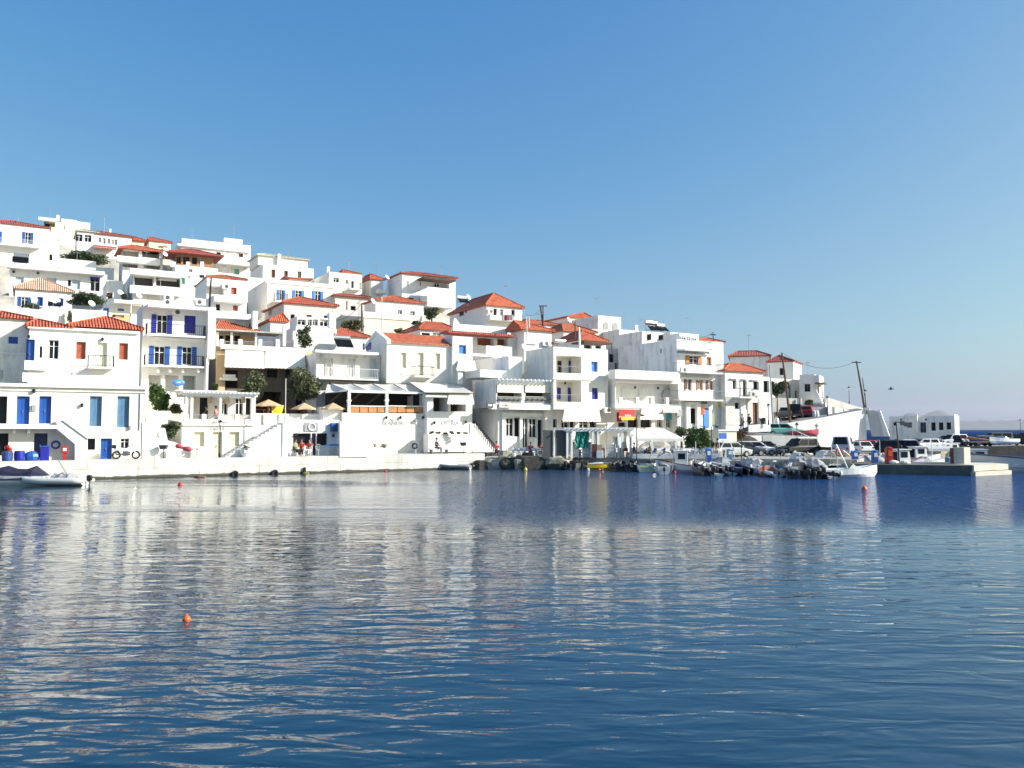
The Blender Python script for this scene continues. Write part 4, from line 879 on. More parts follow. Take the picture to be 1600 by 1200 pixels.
h.hip((124, 358), m=TILS, u0=114, u1=146, ve=(130, 362), run=130); h.hip((151, 361), u0=147, u1=200, ve=(165, 367), run=155, m=TILD); h.awning(146, 182, 384, 389, 1.4, m=TILD); h.chimney(171, 174, 357, 365, 3)
h = H('yellow_house', 'small pale yellow house with a red roof between white ones', 'house', 212, 148, 395, group=HG)
h.vol(201, 224, (212, 376.5), (212, 398), ul=196, m=WC, roof='x'); h.hip((208, 372), over=.4)
h = H('yellow_house', 'pale yellow house with a peaked red roof on the skyline', 'house', 240, 144, 392, group=HG)
h.vol(228, 262, (240, 377), (240, 400), ul=222, m=WC, roof='x', ops='r - 247 384 262 388 1'); h.hip((232, 370.5), over=.3, run=238); h.part('balcony', WH, 255, 266, 387, 392, -1, -.003)
h = H('stair_house', 'white house with light blue doors behind the red roofs', 'house', 190, 97, 500, group=HG)
h.vol(164, 216, (190, 476), (190, 512), ops='s lbl 161 481 170 494;s lbl 184 482 194 486', depth=6); h.slab('roof_slab', 178, 252, 470, 475, 1.2); h.vol(174, 200, (185, 491), (185, 520), off=-2, depth=1.9, m=WT, foot=False, ops='k - 176 492 194 496')
for i, (a, b, t, bt, d_, m_) in enumerate(((-30, 108, 484, 515, 87, 'grey-white retaining wall above the red roofs at far left'), (110, 164, 484, 512, 92, 'white retaining wall right of the drooping vine'))):
    h = H('retaining_wall', m_, 'wall', (max(a, 0)+b)/2, d_, bt); h.vol(a, b, ((max(a, 0)+b)/2, t), ((max(a, 0)+b)/2, bt), depth=3, m=WH, par=.1)
h = H('terrace_house', 'plain white terrace house between the long flat house and the dark veranda', 'house', 175, 112, 470, group=HG)
h.vol(163, 188, (175, 438), (175, 475), depth=7, m=WH)
h = H('terrace_house', 'plain white house front with a grey flank below the white apartment block', 'house', 305, 118, 460, group=HG)
h.vol(285, 338, (305, 432), (305, 470), depth=7, ops='k - 312 429 320 437;g - 293 430 297 437')
h = H('terrace_house', 'white terrace step between the stepped house and the blue shutter house', 'house', 395, 122, 462, group=HG)
h.vol(352, 415, (390, 433), (390, 470), depth=6)
# ---- right end
h = H('grey_hip_house', 'grey-shaded house with a low dark red hip roof right of the stone house', 'house', 1170, 121, 600, ang=-16, group=HG)
h.vol(1141, 1203, (1165, 557.5), (1165, 610), depth=7, roof='x'); h.hip((1152, 549), run=1182, m=TILD, over=.25)
h = H('pyramid_roof_house', 'square white tower house with a red pyramid roof behind leaning poles', 'house', 1220, 118, 610, ang=-29, group=HG)
h.vol(1200, 1240, (1220, 566), (1220, 615), depth=6.5, ext=1, ops='k - 1218 575 1226 586', roof='x'); h.hip((1221, 556.5), over=.15, m=TILD)
h = H('porch_house', 'white porch house half hidden by a dark tree', 'house', 1225, 114, 632, group=HG)
h.vol(1203, 1249, (1225, 592), (1225, 636), depth=5, ext=.8, ops='k - 1232 601 1236 622;s rust 1242 611 1246 622')
h = H('grey_corner_house', 'grey-shaded corner house with a pergola and outside steps at the end of town', 'house', 1262, 113, 632, ang=-27, group=HG)
h.vol(1249, 1273, (1260, 585), (1260, 636), depth=6, ext=1, ops='g dgr 1257 600 1266 612'); h.vol(1273, 1280, (1276, 586), (1276, 636), depth=5, off=.1, ext=1, foot=False)
h.part('pergola_roof', DGR, 1273, 1288, 597.5, 599.5, -.8, 2.5); h.part('post', WOOD, 1278, 1280, 600, 620, -.7, -.5); h.part('post', DGR, 1284, 1285.3, 600, 622, -.7, -.6)
h.poly('stair', WH, [(1272, 609), (1275, 609), (1286, 630), (1286, 636), (1279, 636)], -1.6, -1.2); h.part('porch', WG, 1258, 1290, 630, 650, -2.4, -.5)
h.part('slab', WH, 1256, 1284, 629, 632, -2.7, -.4)
h = H('harbour_office', 'long low white harbour building with dark windows and a sunlit end wall', 'building', 1440, 128, zb=1.1, ang=-33)
h.vol(1388, 1490, (1440, 650), (1440, 694), depth=7, par=.2, ops='k - 1396 660 1400 665;k - 1419 660 1425 668;d nav 1438 660 1447 676;k - 1455 660 1462 673;k - 1467 660 1474 672;k - 1479 660 1486 671', m=WH)
h.poly('buttress_wall', WH, [(1428.5, 648), (1433, 648), (1435, 676), (1432, 676), (1431, 652)], -.9, -.003); h.lamp(1447, 656); h.lamp(1408, 656)
h.part('end_cap', WH, 1489, 1491, 647.5, 651, 0.2, 6)
h = H('yard_wall', 'dark grey yard wall under the dark tree before the porch house', 'wall', 1232, 111, 637, group=None)
h.vol(1206, 1253, (1232, 622), (1232, 637), depth=.4, ext=.6, m=GRY, roof='x')
# ------------------------------------------------------------ land: shoreline, quay, terrain
SHORE = [(-110, 16), (-36.6, 59.4), (-6, 77.6), (-2.6, 79.6), (6, 79.5), (19.5, 77.5), (30.6, 74), (42, 95), (58.6, 123), (150, 123), (150, 143), (80, 146), (78, 160), (60, 240), (-160, 300), (-260, 120), (-200, 20)]
def inside(x, y):
    c = False; n = len(SHORE)
    for i in range(n):
        x0, y0 = SHORE[i]; x1, y1 = SHORE[(i+1) % n]
        if (y0 > y) != (y1 > y) and x < (x1-x0)*(y-y0)/(y1-y0)+x0: c = not c
    return c
def sdist(x, y):
    m = 1e9
    for i in range(len(SHORE)):
        x0, y0 = SHORE[i]; x1, y1 = SHORE[(i+1) % len(SHORE)]; dx, dy = x1-x0, y1-y0
        t = max(0, min(1, ((x-x0)*dx+(y-y0)*dy)/(dx*dx+dy*dy))); m = min(m, math.hypot(x-x0-dx*t, y-y0-dy*t))
    return m
import numpy as np
for i in range(10):                         # the flat of the harbour
    for j in range(9):
        x, y = 6+i*5.5, 80+j*5.5
        if inside(x, y) and y < 84+max(0, x-12)*1.3 and sdist(x, y) > 1 and x > 22: FOOT.append((x, y, .8))
for x in range(-3, 26, 3): FOOT.append((x, 81.5, .8))
for k in range(12): FOOT.append((-36.6+2.8*k, 59.4+1.67*k+2, 1.1))
for x in range(60, 150, 8): FOOT += [(x, 126, .9), (x, 134, .9)]
fp = np.array(FOOT)
X0, X1, Y0, Y1, ST = -120, 120, 30, 230, 2.0
nx, ny = int((X1-X0)/ST)+1, int((Y1-Y0)/ST)+1
vs = []; 
for j in range(ny):
    for i in range(nx):
        x, y = X0+i*ST, Y0+j*ST; d2 = (fp[:, 0]-x)**2+(fp[:, 1]-y)**2+2.5; wt = d2**-2.0; z = float((wt*fp[:, 2]).sum()/wt.sum()); nb = d2 < 14; z = min(z, float(fp[nb, 2].min())) if nb.any() else z
        ins = inside(x, y); sd_ = sdist(x, y)
        if not ins: z = -3
        elif sd_ < 2.2: z = -1
        if (x > 62 and y > 100) or (x > 8 and y < 88) or (x > 17 and y < 96+max(0, x-38)*1.2): z = min(z, .8)
        vs.append((x, y, z))
fs = [(j*nx+i, j*nx+i+1, (j+1)*nx+i+1, (j+1)*nx+i) for j in range(ny-1) for i in range(nx-1)]
GRD = mat('rocky_ground', (.5, .46, .4), .95, noise=.45, nscale=.35, bump=.5, bscale=1.5)
struct(MB().add(vs, fs).build('ground', GRD))
def hz(x, y):
    d2 = (fp[:, 0]-x)**2+(fp[:, 1]-y)**2+.6; wt = d2**-2.2; return float((wt*fp[:, 2]).sum()/wt.sum())
QM = wallmat('quay_whitewash', (.72, .7, .66), .3)
n_ = QM.node_tree; p_ = P(QM)
# dark wet foot of the quay: weed and damp stone below 0.28 m above the water
g_ = n_.nodes.new('ShaderNodeNewGeometry'); sx_ = n_.nodes.new('ShaderNodeSeparateXYZ'); n_.links.new(g_.outputs['Position'], sx_.inputs[0])
no_ = n_.nodes.new('ShaderNodeTexNoise'); no_.inputs['Scale'].default_value = 1.3; no_.inputs['Detail'].default_value = 6; n_.links.new(g_.outputs['Position'], no_.inputs['Vector'])
ma_ = n_.nodes.new('ShaderNodeMath'); ma_.operation = 'MULTIPLY_ADD'; ma_.inputs[1].default_value = -.26; n_.links.new(no_.outputs['Fac'], ma_.inputs[0]); n_.links.new(sx_.outputs[2], ma_.inputs[2])
cr_ = n_.nodes.new('ShaderNodeValToRGB'); cr_.color_ramp.elements[0].position = .0; cr_.color_ramp.elements[1].position = .08; n_.links.new(ma_.outputs[0], cr_.inputs[0])
mx_ = n_.nodes.new('ShaderNodeMixRGB'); mx_.inputs[1].default_value = (.1, .095, .07, 1); n_.links.new(cr_.outputs[0], mx_.inputs[0])
n_.links.new(p_.inputs['Base Color'].links[0].from_socket, mx_.inputs[2]); n_.links.new(mx_.outputs[0], p_.inputs['Base Color'])
# block joints along the quay face
mp_ = n_.nodes.new('ShaderNodeVectorRotate'); mp_.rotation_type = 'Z_AXIS'; mp_.inputs['Angle'].default_value = R(-30.7); n_.links.new(g_.outputs['Position'], mp_.inputs['Vector'])
s2_ = n_.nodes.new('ShaderNodeSeparateXYZ'); n_.links.new(mp_.outputs[0], s2_.inputs[0]); c2_ = n_.nodes.new('ShaderNodeCombineXYZ'); n_.links.new(s2_.outputs[0], c2_.inputs[0]); n_.links.new(s2_.outputs[2], c2_.inputs[1])
bk_ = n_.nodes.new('ShaderNodeTexBrick'); bk_.inputs['Scale'].default_value = 1; bk_.inputs['Brick Width'].default_value = 2.3; bk_.inputs['Row Height'].default_value = .72; bk_.inputs['Mortar Size'].default_value = .03; bk_.inputs['Mortar Smooth'].default_value = .4; n_.links.new(c2_.outputs[0], bk_.inputs['Vector'])
bk_.inputs['Color1'].default_value = (1, 1, 1, 1); bk_.inputs['Color2'].default_value = (.86, .85, .83, 1); bk_.inputs['Mortar'].default_value = (.5, .48, .44, 1)
m3_ = n_.nodes.new('ShaderNodeMixRGB'); m3_.blend_type = 'MULTIPLY'; m3_.inputs[0].default_value = .55; n_.links.new(p_.inputs['Base Color'].links[0].from_socket, m3_.inputs[1]); n_.links.new(bk_.outputs['Color'], m3_.inputs[2]); n_.links.new(m3_.outputs[0], p_.inputs['Base Color'])
def quay(pts, wdt, zt, name='quay', m=QM, zb=-2.5):
    """stone quay following the shoreline, with a coping course"""
    P_ = [Vector((*p, 0)) for p in pts]; inn = []
    for i, p in enumerate(P_):
        t = (P_[min(i+1, len(P_)-1)]-P_[max(i-1, 0)]).normalized(); inn.append(p+Vector((-t.y, t.x, 0))*wdt)
    mb = MB(); n = len(P_)
    vs = [(p.x, p.y, z) for z in (zb, zt) for p in P_]+[(p.x, p.y, z) for z in (zb, zt) for p in inn]
    fs = []
    for i in range(n-1): fs += [(i, i+1, n+i+1, n+i), (n+i, n+i+1, 3*n+i+1, 3*n+i), (2*n+i+1, 2*n+i, 3*n+i, 3*n+i+1)]
    mb.add(vs, fs); mb.add([vs[0], vs[n], vs[3*n], vs[2*n]], [(0, 1, 2, 3)]); mb.add([vs[n-1], vs[2*n-1], vs[4*n-1], vs[3*n-1]], [(0, 3, 2, 1)])
    return struct(mb.build(name, m))
quay([(-110, 16), (-36.6, 59.4), (-6, 77.6), (-2.6, 79.6)], 3.6, 1.42)
quay([(-110, 15.3), (-36.9, 58.7), (-33.2, 60.9)], 1.2, .75)                 # low landing step at far left
quay([(-2.6, 79.6), (6, 79.5), (19.5, 77.5), (30.6, 74)], 6, 1.02, m=CONC)
quay([(30.6, 74), (42, 95), (58.6, 123)], 5, 1.015, m=CONC); quay([(58.6, 123), (150, 123)], 5, 1.25, m=mat('shaded_quay_stone', (.13, .11, .09), .95, noise=.5, nscale=1))  # the far quay face has its shade put into a dark stone colour
struct(MB().quad((55, 124, 1.262), (150, 124, 1.262), (150, 142, 1.262), (55, 142, 1.262)).build('parking_lot', CONC))
asph = mat('asphalt', (.2, .2, .2), .95, noise=.3, nscale=.5)
struct(MB().slab([(8, 81), (30.3, 78), (38, 92), (54, 122), (60, 140), (44, 140), (36, 108), (24, 88), (9, 86)], .9, 1.04).build('parking_lot', CONC))
struct(MB().slab([(36, 105), (54, 123), (64, 142), (44, 150)], .95, 1.05).build('parking_lot', CONC))
# pier on the right, its shaded side towards the bay and a sunlit end
def pier_z(): return .82
pm = mat('shaded_pier_concrete', (.13, .125, .11), .9, noise=.4, nscale=1.2, bump=.4)  # darker copy of the concrete: shade on the bay side put into the colour
pl = mat('sunlit_pale_concrete', (.6, .55, .45), .9, noise=.2, nscale=1, bump=.3)  # paler copy: sun on the pier end put into the colour
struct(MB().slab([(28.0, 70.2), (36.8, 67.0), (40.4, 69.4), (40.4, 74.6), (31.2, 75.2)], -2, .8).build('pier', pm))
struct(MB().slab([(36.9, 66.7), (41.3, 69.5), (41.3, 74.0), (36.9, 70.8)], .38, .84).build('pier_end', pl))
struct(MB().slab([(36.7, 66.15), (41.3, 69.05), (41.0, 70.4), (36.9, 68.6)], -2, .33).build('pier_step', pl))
# raised road, its wall, the upper road and the long white retaining wall
def wallrun(name, label, pts, th, m=WH, cat='wall'):
    """wall through (u, d, v_top, v_bottom) marks"""
    e = thing(name, label, cat, (gx(pts[0][0], pts[0][1]), pts[0][1], 0)); o = e.location; mb = MB(); Q = []
    for u, d, a, b in pts:
        t, q = at(u, a, d), at(u, b, d); Q.append((t, q.z))
    vs = []
    for t, zb in Q: vs += [(t.x-o.x, t.y-o.y, zb-.5), (t.x-o.x, t.y-o.y, t.z), (t.x-o.x, t.y-o.y+th, t.z), (t.x-o.x, t.y-o.y+th, zb-.5)]
    fs = []
    for i in range(len(Q)-1): a, b = i*4, i*4+4; fs += [(a, b, b+1, a+1), (a+1, b+1, b+2, a+2), (a+2, b+2, b+3, a+3)]
    n = len(vs)-4; fs += [(0, 1, 2, 3), (n, n+3, n+2, n+1)]
    mb.add(vs, fs).build('masonry', m, e); return e
wallrun('retaining_wall', 'long sunlit white retaining wall rising under the upper road', [(1203, 99, 667, 684), (1240, 100, 660, 690), (1290, 101, 652, 692), (1353, 104, 640, 692)], 1.0)
def road(name, pts, m, th=.3):
    """sheet through (u, v, d) marks"""
    mb = MB(); V_ = [at(*p) for p in pts]; n = len(V_); mb.add([tuple(p) for p in V_], [tuple(range(n))]); mb.add([(p.x, p.y, p.z-th) for p in V_], [tuple(range(n-1, -1, -1))]); return struct(mb.build(name, m))
road('road', [(1128, 682, 90), (1190, 680.5, 91), (1276, 683, 91.5), (1280, 677, 99.5), (1205, 672, 98.4), (1150, 671, 97)], asph, 2.6)
wallrun('road_wall', 'low pale wall under the raised road behind the parked cars', [(1192, 90, 680, 704), (1246, 90.4, 681.5, 706), (1247, 91, 683, 706)], .5, SLAB)
wallrun('road_wall', 'bright white wall block right of the low pale wall', [(1247.5, 90.2, 683, 706), (1275, 91, 683.5, 706), (1276, 92, 684, 706)], .8)
road('road', [(1140, 667.5, 97), (1205, 667.5, 99.5), (1353, 641, 104.5), (1340, 638, 112), (1262, 650, 112), (1200, 656, 108), (1120, 664, 98)], asph, 3.6)
wallrun('parapet', 'grey sloping sea wall climbing behind the upper road', [(1290, 112, 620, 652), (1310, 113, 626, 650), (1352, 115, 639, 652)], 1.2, WG)
wallrun('parapet', 'second lower grey coping in front of the sloping sea wall', [(1294, 108, 634, 646), (1330, 110, 642, 650)], .5, SLAB)
wallrun('parapet', 'low white kerb wall in front of the stone house', [(1170, 91.5, 664, 668), (1204, 92.5, 662, 667)], .3)
e = thing('buttress', 'big sloping white buttress, shaded face coloured grey and sunlit edges left white, at the end of the white retaining wall', 'buttress', (gx(1353, 104), 104, 0))
fb = Fr(1353, 104, -25, zb=0)
e.rotation_euler = (0, 0, fb.ang)
MB().prism([fb.L(u, v) for u, v in ((1353, 638), (1371, 643), (1382, 682), (1362, 682))], 0, 5).build('masonry', WG, e)  # grey stands for shade on a white face
MB().prism([fb.L(u, v) for u, v in ((1371, 641), (1375, 641), (1390, 682), (1381.5, 682))], -.12, 5.1).build('coping', WH, e)  # white strip stands for the sunlit edge
MB().prism([fb.L(u, v) for u, v in ((1350, 636.5), (1359, 638), (1359, 642), (1351, 641))], -.3, 1).build('cap', WH, e)
# ------------------------------------------------------------ makers: vehicles, boats, people, plants, furniture
TYRE = mat('tyre_rubber', (.02, .02, .02), .85); LAMPG = mat('lamp_glass', (.7, .7, .68), .2); TAIL = mat('tail_lamp', (.4, .02, .02), .3)
def paint(name, c): return mat('car_paint_'+name, c, .35, spec=.3)
def hull_st(st):
    """closed body from stations (x, half width, z low, z top)"""
    vs = []; n = len(st)
    for x, w_, zl, zt in st:
        vs += [(x, -w_*.9, zl), (x, -w_, zl+(zt-zl)*.35), (x, -w_*.97, zl+(zt-zl)*.85), (x, -w_*.86, zt), (x, w_*.86, zt), (x, w_*.97, zl+(zt-zl)*.85), (x, w_, zl+(zt-zl)*.35), (x, w_*.9, zl)]
    fs = [(i*8+k, i*8+(k+1) % 8, (i+1)*8+(k+1) % 8, (i+1)*8+k) for i in range(n-1) for k in range(8)]
    fs += [tuple(range(7, -1, -1)), tuple(range((n-1)*8, n*8))]; return vs, fs
CARS = {  # body stations, cabin (bottom rear, top rear, top front, bottom front), height, length
 'hatch': ([(-1.9, .72, .35, .8), (-1.8, .82, .22, .95), (-1.2, .84, .2, .95), (.6, .84, .2, .93), (1.1, .83, .2, .86), (1.75, .78, .22, .74), (1.9, .68, .3, .62)], (-1.78, -1.35, .35, 1.0), 1.42),
 'wagon': ([(-2.15, .74, .35, .82), (-2.05, .83, .22, .97), (-1.2, .85, .2, .97), (.7, .85, .2, .95), (1.3, .84, .2, .88), (2.0, .8, .22, .78), (2.15, .7, .3, .64)], (-2.05, -1.8, .3, 1.0), 1.45),
 'suv': ([(-2.15, .78, .4, .9), (-2.05, .88, .3, 1.08), (-1.2, .9, .28, 1.08), (.8, .9, .28, 1.06), (1.3, .89, .28, 1.02), (2.05, .85, .3, .9), (2.2, .74, .38, .7)], (-2.05, -1.8, .35, 1.1), 1.75),
 'van': ([(-2.2, .82, .35, 1.0), (-2.12, .9, .25, 1.15), (-1.2, .92, .24, 1.15), (1.2, .92, .24, 1.12), (1.7, .9, .24, 1.02), (2.2, .86, .26, .85), (2.32, .74, .35, .68)], (-2.15, -2.08, .95, 1.7), 1.95),
 'sedan': ([(-2.15, .72, .35, .82), (-2.05, .82, .22, .93), (-1.4, .84, .2, .96), (.7, .84, .2, .93), (1.2, .83, .2, .88), (2.0, .78, .22, .76), (2.12, .68, .3, .62)], (-1.55, -.95, .3, 1.0), 1.42)}
def car(kind, label, col, u, d, hdg, z=1.045, name='parked_car', cat='car', group='cars parked along the harbour', z_v=None):
    m = paint(*col); st, (xa, xb, xc, xd), H_ = CARS[kind]
    if z_v: z = at(u, z_v, d).z
    e = thing(name, label, cat, (gx(u, d), d, z), R(hdg), group)
    mb = MB(); mb.add(*hull_st(st)); b = mb.build('body', m, e, smooth=False, bevel=.04)
    w0 = max(s[1] for s in st)*.9; w1 = w0*.82; zb = min(s[3] for s in st[1:4]) - .03
    cab = [(xa, -w0, zb), (xd, -w0, zb), (xc, -w1, H_), (xb, -w1, H_), (xa, w0, zb), (xd, w0, zb), (xc, w1, H_), (xb, w1, H_)]
    MB().add(cab, [(0, 1, 2, 3), (7, 6, 5, 4), (1, 5, 6, 2), (0, 3, 7, 4), (3, 2, 6, 7)]).build('cabin', m, e, bevel=.05)
    def gl(a, b, c, d_, nm, push):
        q = [Vector(cab[i]) for i in (a, b, c, d_)]; ce = sum(q, Vector())/4; q = [ce+(v-ce)*.8+Vector(push) for v in q]; MB().quad(*q).build(nm, GLS, e)
    gl(1, 5, 6, 2, 'windscreen', (.03, 0, .01)); gl(4, 0, 3, 7, 'rear_window', (-.03, 0, .01))
    for sgn, (a, b, c, d_) in ((-1, (0, 1, 2, 3)), (1, (5, 4, 7, 6))):
        A, B, C_, D = [Vector(cab[i]) for i in (a, b, c, d_)]
        for f0, f1 in ((.07, .46), (.52, .93)):
            lo0, lo1 = A.lerp(B, f0), A.lerp(B, f1); hi0, hi1 = D.lerp(C_, f0), D.lerp(C_, f1)
            if kind == 'van' and sgn*0+f0*(1 if sgn < 0 else -1) == .07: continue
            p = Vector((0, sgn*.02, 0)); MB().quad(lo0.lerp(hi0, .12)+p, lo1.lerp(hi1, .12)+p, lo1.lerp(hi1, .86)+p, lo0.lerp(hi0, .86)+p).build('side_window', GLS, e)
    L2 = st[-1][0]; r = .31 if kind != 'suv' else .36
    for x in (st[0][0]+.72, L2-.78):
        for sgn in (-1, 1):
            y = sgn*(w0/.9-.06); MB().lathe([(r*.6, -.11), (r, -.09), (r, .09), (r*.6, .11)], n=14).build('wheel', TYRE, e, loc=(x, y, r)).rotation_euler = (pi/2, 0, 0)
            wh = kids(e)[-1]; MB().lathe([(r*.2, -.005), (r*.58, .0), (r*.6, .03), (r*.15, .02)], n=10).build('rim', STL, wh, loc=(0, 0, -.125 if sgn > 0 else .1))
    for sgn in (-1, 1):
        MB().box(L2-.1, L2+.0, sgn*.56-.15, sgn*.56+.15, .56, .7).build('headlight', LAMPG, e); MB().box(st[0][0]-.01, st[0][0]+.08, sgn*.62-.1, sgn*.62+.1, .68, .88).build('tail_light', TAIL, e)
        MB().box(xc+.35, xc+.5, sgn*(w0+.02)-.06, sgn*(w0+.02)+.06, zb+.1, zb+.24).build('wing_mirror', m, e)
    MB().box(L2-.06, L2+.05, -.7, .7, .28, .45).build('bumper', DGR, e); MB().box(st[0][0]-.06, st[0][0]+.05, -.72, .72, .3, .48).build('bumper', DGR, e)
    return e
# ---- boats: x forward, waterline at z = 0
def hull(mb, L_, B, fb, tran=.8, sheer=.35, n=10, inner=.28, fl=.12):
    """open hull: outer skin, gunwale, inner skin and sole"""
    O = []; I = []
    for i in range(n+1):
        t = i/n; x = -L_/2+L_*t; w_ = B/2*(tran+(1-tran)*min(1, t*2.5))*(1 if t < .45 else max(.0, 1-((t-.45)/.55)**2.1)); w_ = max(w_, .012)
        zg = fb*(1+sheer*max(0, (t-.3)/.7)**1.6*1.6); k = -.18*(1-max(0, (t-.75)/.25)**2)
        xs_ = x+(.22*L_/5 if t > .9 else 0)*(t-.9)*10
        O.append([(xs_, -w_, zg), (xs_-0, -w_*.93, zg*.35), (x, -w_*.72, .0), (x, 0, k), (x, w_*.72, .0), (xs_, w_*.93, zg*.35), (xs_, w_, zg)])
        wi = max(w_-.09, .006); I.append([(xs_-.02*(t > .9), -wi, zg), (x, -wi*.9, fl), (x, wi*.9, fl), (xs_, wi, zg)])
    vs = [p for r_ in O for p in r_]; fs = [(i*7+k, i*7+k+1, (i+1)*7+k+1, (i+1)*7+k) for i in range(n) for k in range(6)]; fs.append(tuple(range(6, -1, -1)))
    mb.add(vs, fs)
    vi = [p for r_ in I for p in r_]; mb.add(vi, [((i+1)*4+k, (i+1)*4+k+1, i*4+k+1, i*4+k) for i in range(n) for k in range(3)]+[(0, 1, 2, 3)])
    g = []
    for i in range(n+1): g += [O[i][0], I[i][0], I[i][3], O[i][6]]
    mb.add(g, [((i+1)*4, (i+1)*4+1, i*4+1, i*4) for i in range(n)]+[((i+1)*4+2, (i+1)*4+3, i*4+3, i*4+2) for i in range(n)]+[(0, 1, 2, 3)])
    return O
def outboard(e, x, y=0, s=1.0, m=None):
    m = m or BLK; mb = MB(); mb.add(*hull_st([(-.28*s, .1*s, .55*s, .82*s), (-.2*s, .16*s, .45*s, .95*s), (.12*s, .16*s, .45*s, .98*s), (.24*s, .1*s, .5*s, .85*s)]))
    o = mb.build('outboard_motor', m, e, loc=(x-.15*s, y, 0), bevel=.03)
    MB().tube([(0, 0, .5*s), (-.02*s, 0, .1*s), (-.04*s, 0, -.35*s)], [.09*s, .07*s, .05*s], 6).box(-.12*s, .2*s, -.03, .03, .38*s, .46*s).build('leg', DGR, o)
    return o
def boat(kind, label, u, v, hdg, L_=5, col=None, B=None, opts='', name=None, cat='boat', group='small boats moored in the harbour', d=None):
    """u, v: where its middle meets the water"""
    hm_ = col or WPT; d = d or CAMZ*1300/(v-671.0)
    e = thing(name or {'rib': 'inflatable_boat', 'caique': 'fishing_boat', 'dinghy': 'rowing_boat', 'motor': 'motorboat'}[kind], label, cat, (gx(u, d), d, 0), R(hdg), group)
    B = B or L_*.36; mb = MB()
    if kind == 'rib':
        tb = MB(); r = .24*L_/5; w_ = B/2-r
        pts = [(-L_/2-.25, -w_, .3)]+[(-L_/2+L_*t, -w_, .3) for t in (.1, .3, .55)]+[(L_*.3, -w_*.82, .36), (L_*.42, -w_*.42, .46), (L_*.47, 0, .52)]
        pts += [(x, -y, z) for x, y, z in pts[-2::-1]]; rr = [r*.5]+[r]*(len(pts)-2)+[r*.5]
        tb.tube(pts, rr, 8); tb.build('tube', hm_, e, smooth=True)
        MB().add([(-L_/2, -w_, .2), (L_*.3, -w_*.8, .2), (L_*.44, 0, .3), (L_*.3, w_*.8, .2), (-L_/2, w_, .2), (-L_/2, 0, -.15), (L_*.44, 0, .0)], [(0, 1, 2, 3, 4), (0, 5, 6, 1), (1, 6, 2), (4, 3, 6, 5), (3, 2, 6), (0, 4, 5)]).build('deck', SLAB, e)
        if 'c' in opts: MB().box(-.2, .3, -.3, .3, .2, .95).add([(.25, -.3, .95), (.25, .3, .95), (.05, .25, 1.3), (.05, -.25, 1.3)], [(0, 1, 2, 3)]).build('console', WPT, e, bevel=.04); MB().box(-.9, -.45, -.35, .35, .2, .6).build('seat', DGR, e)
    else:
        fb = {'caique': .55, 'dinghy': .42, 'motor': .62}[kind]; hull(mb, L_, B, fb, tran=.35 if kind == 'caique' else .85, sheer=.6 if kind == 'caique' else .3); mb.build('hull', hm_, e)
        if 'b' in opts:   # coloured rubbing strake
            s_ = MB(); n = 10; O = hull(MB(), L_+.06, B+.05, fb+.01, tran=.35 if kind == 'caique' else .85, sheer=.6 if kind == 'caique' else .3)
            s_.tube([O[i][0] for i in range(n+1)], .045, 5); s_.tube([O[i][6] for i in range(n+1)], .045, 5); s_.build('rubbing_strake', BRN if kind == 'caique' else DGR, e)
        if kind != 'dinghy' or 's' in opts:
            for x in (-.2, .18): MB().box(L_*x-.15, L_*x+.15, -B*.4, B*.4, fb*.62, fb*.68).build('thwart', WOOD if kind == 'caique' else WPT, e)
        if 'f' in opts:   # foredeck and windscreen
            MB().add([(L_*.1, -B*.4, fb+.06), (L_*.1, B*.4, fb+.06), (L_*.46, .02, fb*1.5), (L_*.46, -.02, fb*1.5)], [(0, 3, 2, 1)]).box(L_*.08, L_*.1, -B*.4, B*.4, fb*.3, fb+.06).build('foredeck', WPT, e)
            MB().add([(L_*.12, -B*.34, fb+.05), (L_*.12, B*.34, fb+.05), (L_*.04, B*.3, fb+.42), (L_*.04, -B*.3, fb+.42), (-L_*.06, -B*.4, fb+.05), (-L_*.06, B*.4, fb+.05)], [(0, 1, 2, 3), (0, 3, 4), (1, 5, 2)]).build('windscreen', GLP, e)
        if 'w' in opts:   # wheelhouse
            wl, ww, wh = L_*.24, B*.62, 1.25; x0 = -L_*.02; c = MB()
            c.add([(x0, -ww/2, .2), (x0+wl, -ww/2, .2), (x0+wl*.85, -ww/2*.92, fb+wh), (x0, -ww/2*.92, fb+wh), (x0, ww/2, .2), (x0+wl, ww/2, .2), (x0+wl*.85, ww/2*.92, fb+wh), (x0, ww/2*.92, fb+wh)], [(0, 1, 2, 3), (7, 6, 5, 4), (1, 5, 6, 2), (0, 3, 7, 4), (3, 2, 6, 7)])
            cb = c.build('wheelhouse', WPT, e, bevel=.03); MB().box(x0-.12, x0+wl, -ww/2-.08, ww/2+.08, fb+wh, fb+wh+.07).build('roof', WPT, cb)
            for sg in (-1, 1): MB().box(x0+wl*.2, x0+wl*.7, sg*ww*.49-.02, sg*ww*.49+.02, fb+wh*.45, fb+wh*.85).build('window', GLS, cb)
            MB().box(x0-.03, x0-.005, -ww*.32, ww*.32, fb+wh*.1, fb+wh*.85).build('window', GLS, cb); MB().add([(x0+wl*.97, -ww*.36, fb+wh*.4), (x0+wl*.97, ww*.36, fb+wh*.4), (x0+wl*.9, ww*.34, fb+wh*.85), (x0+wl*.9, -ww*.34, fb+wh*.85)], [(0, 1, 2, 3)]).build('window', GLS, cb)
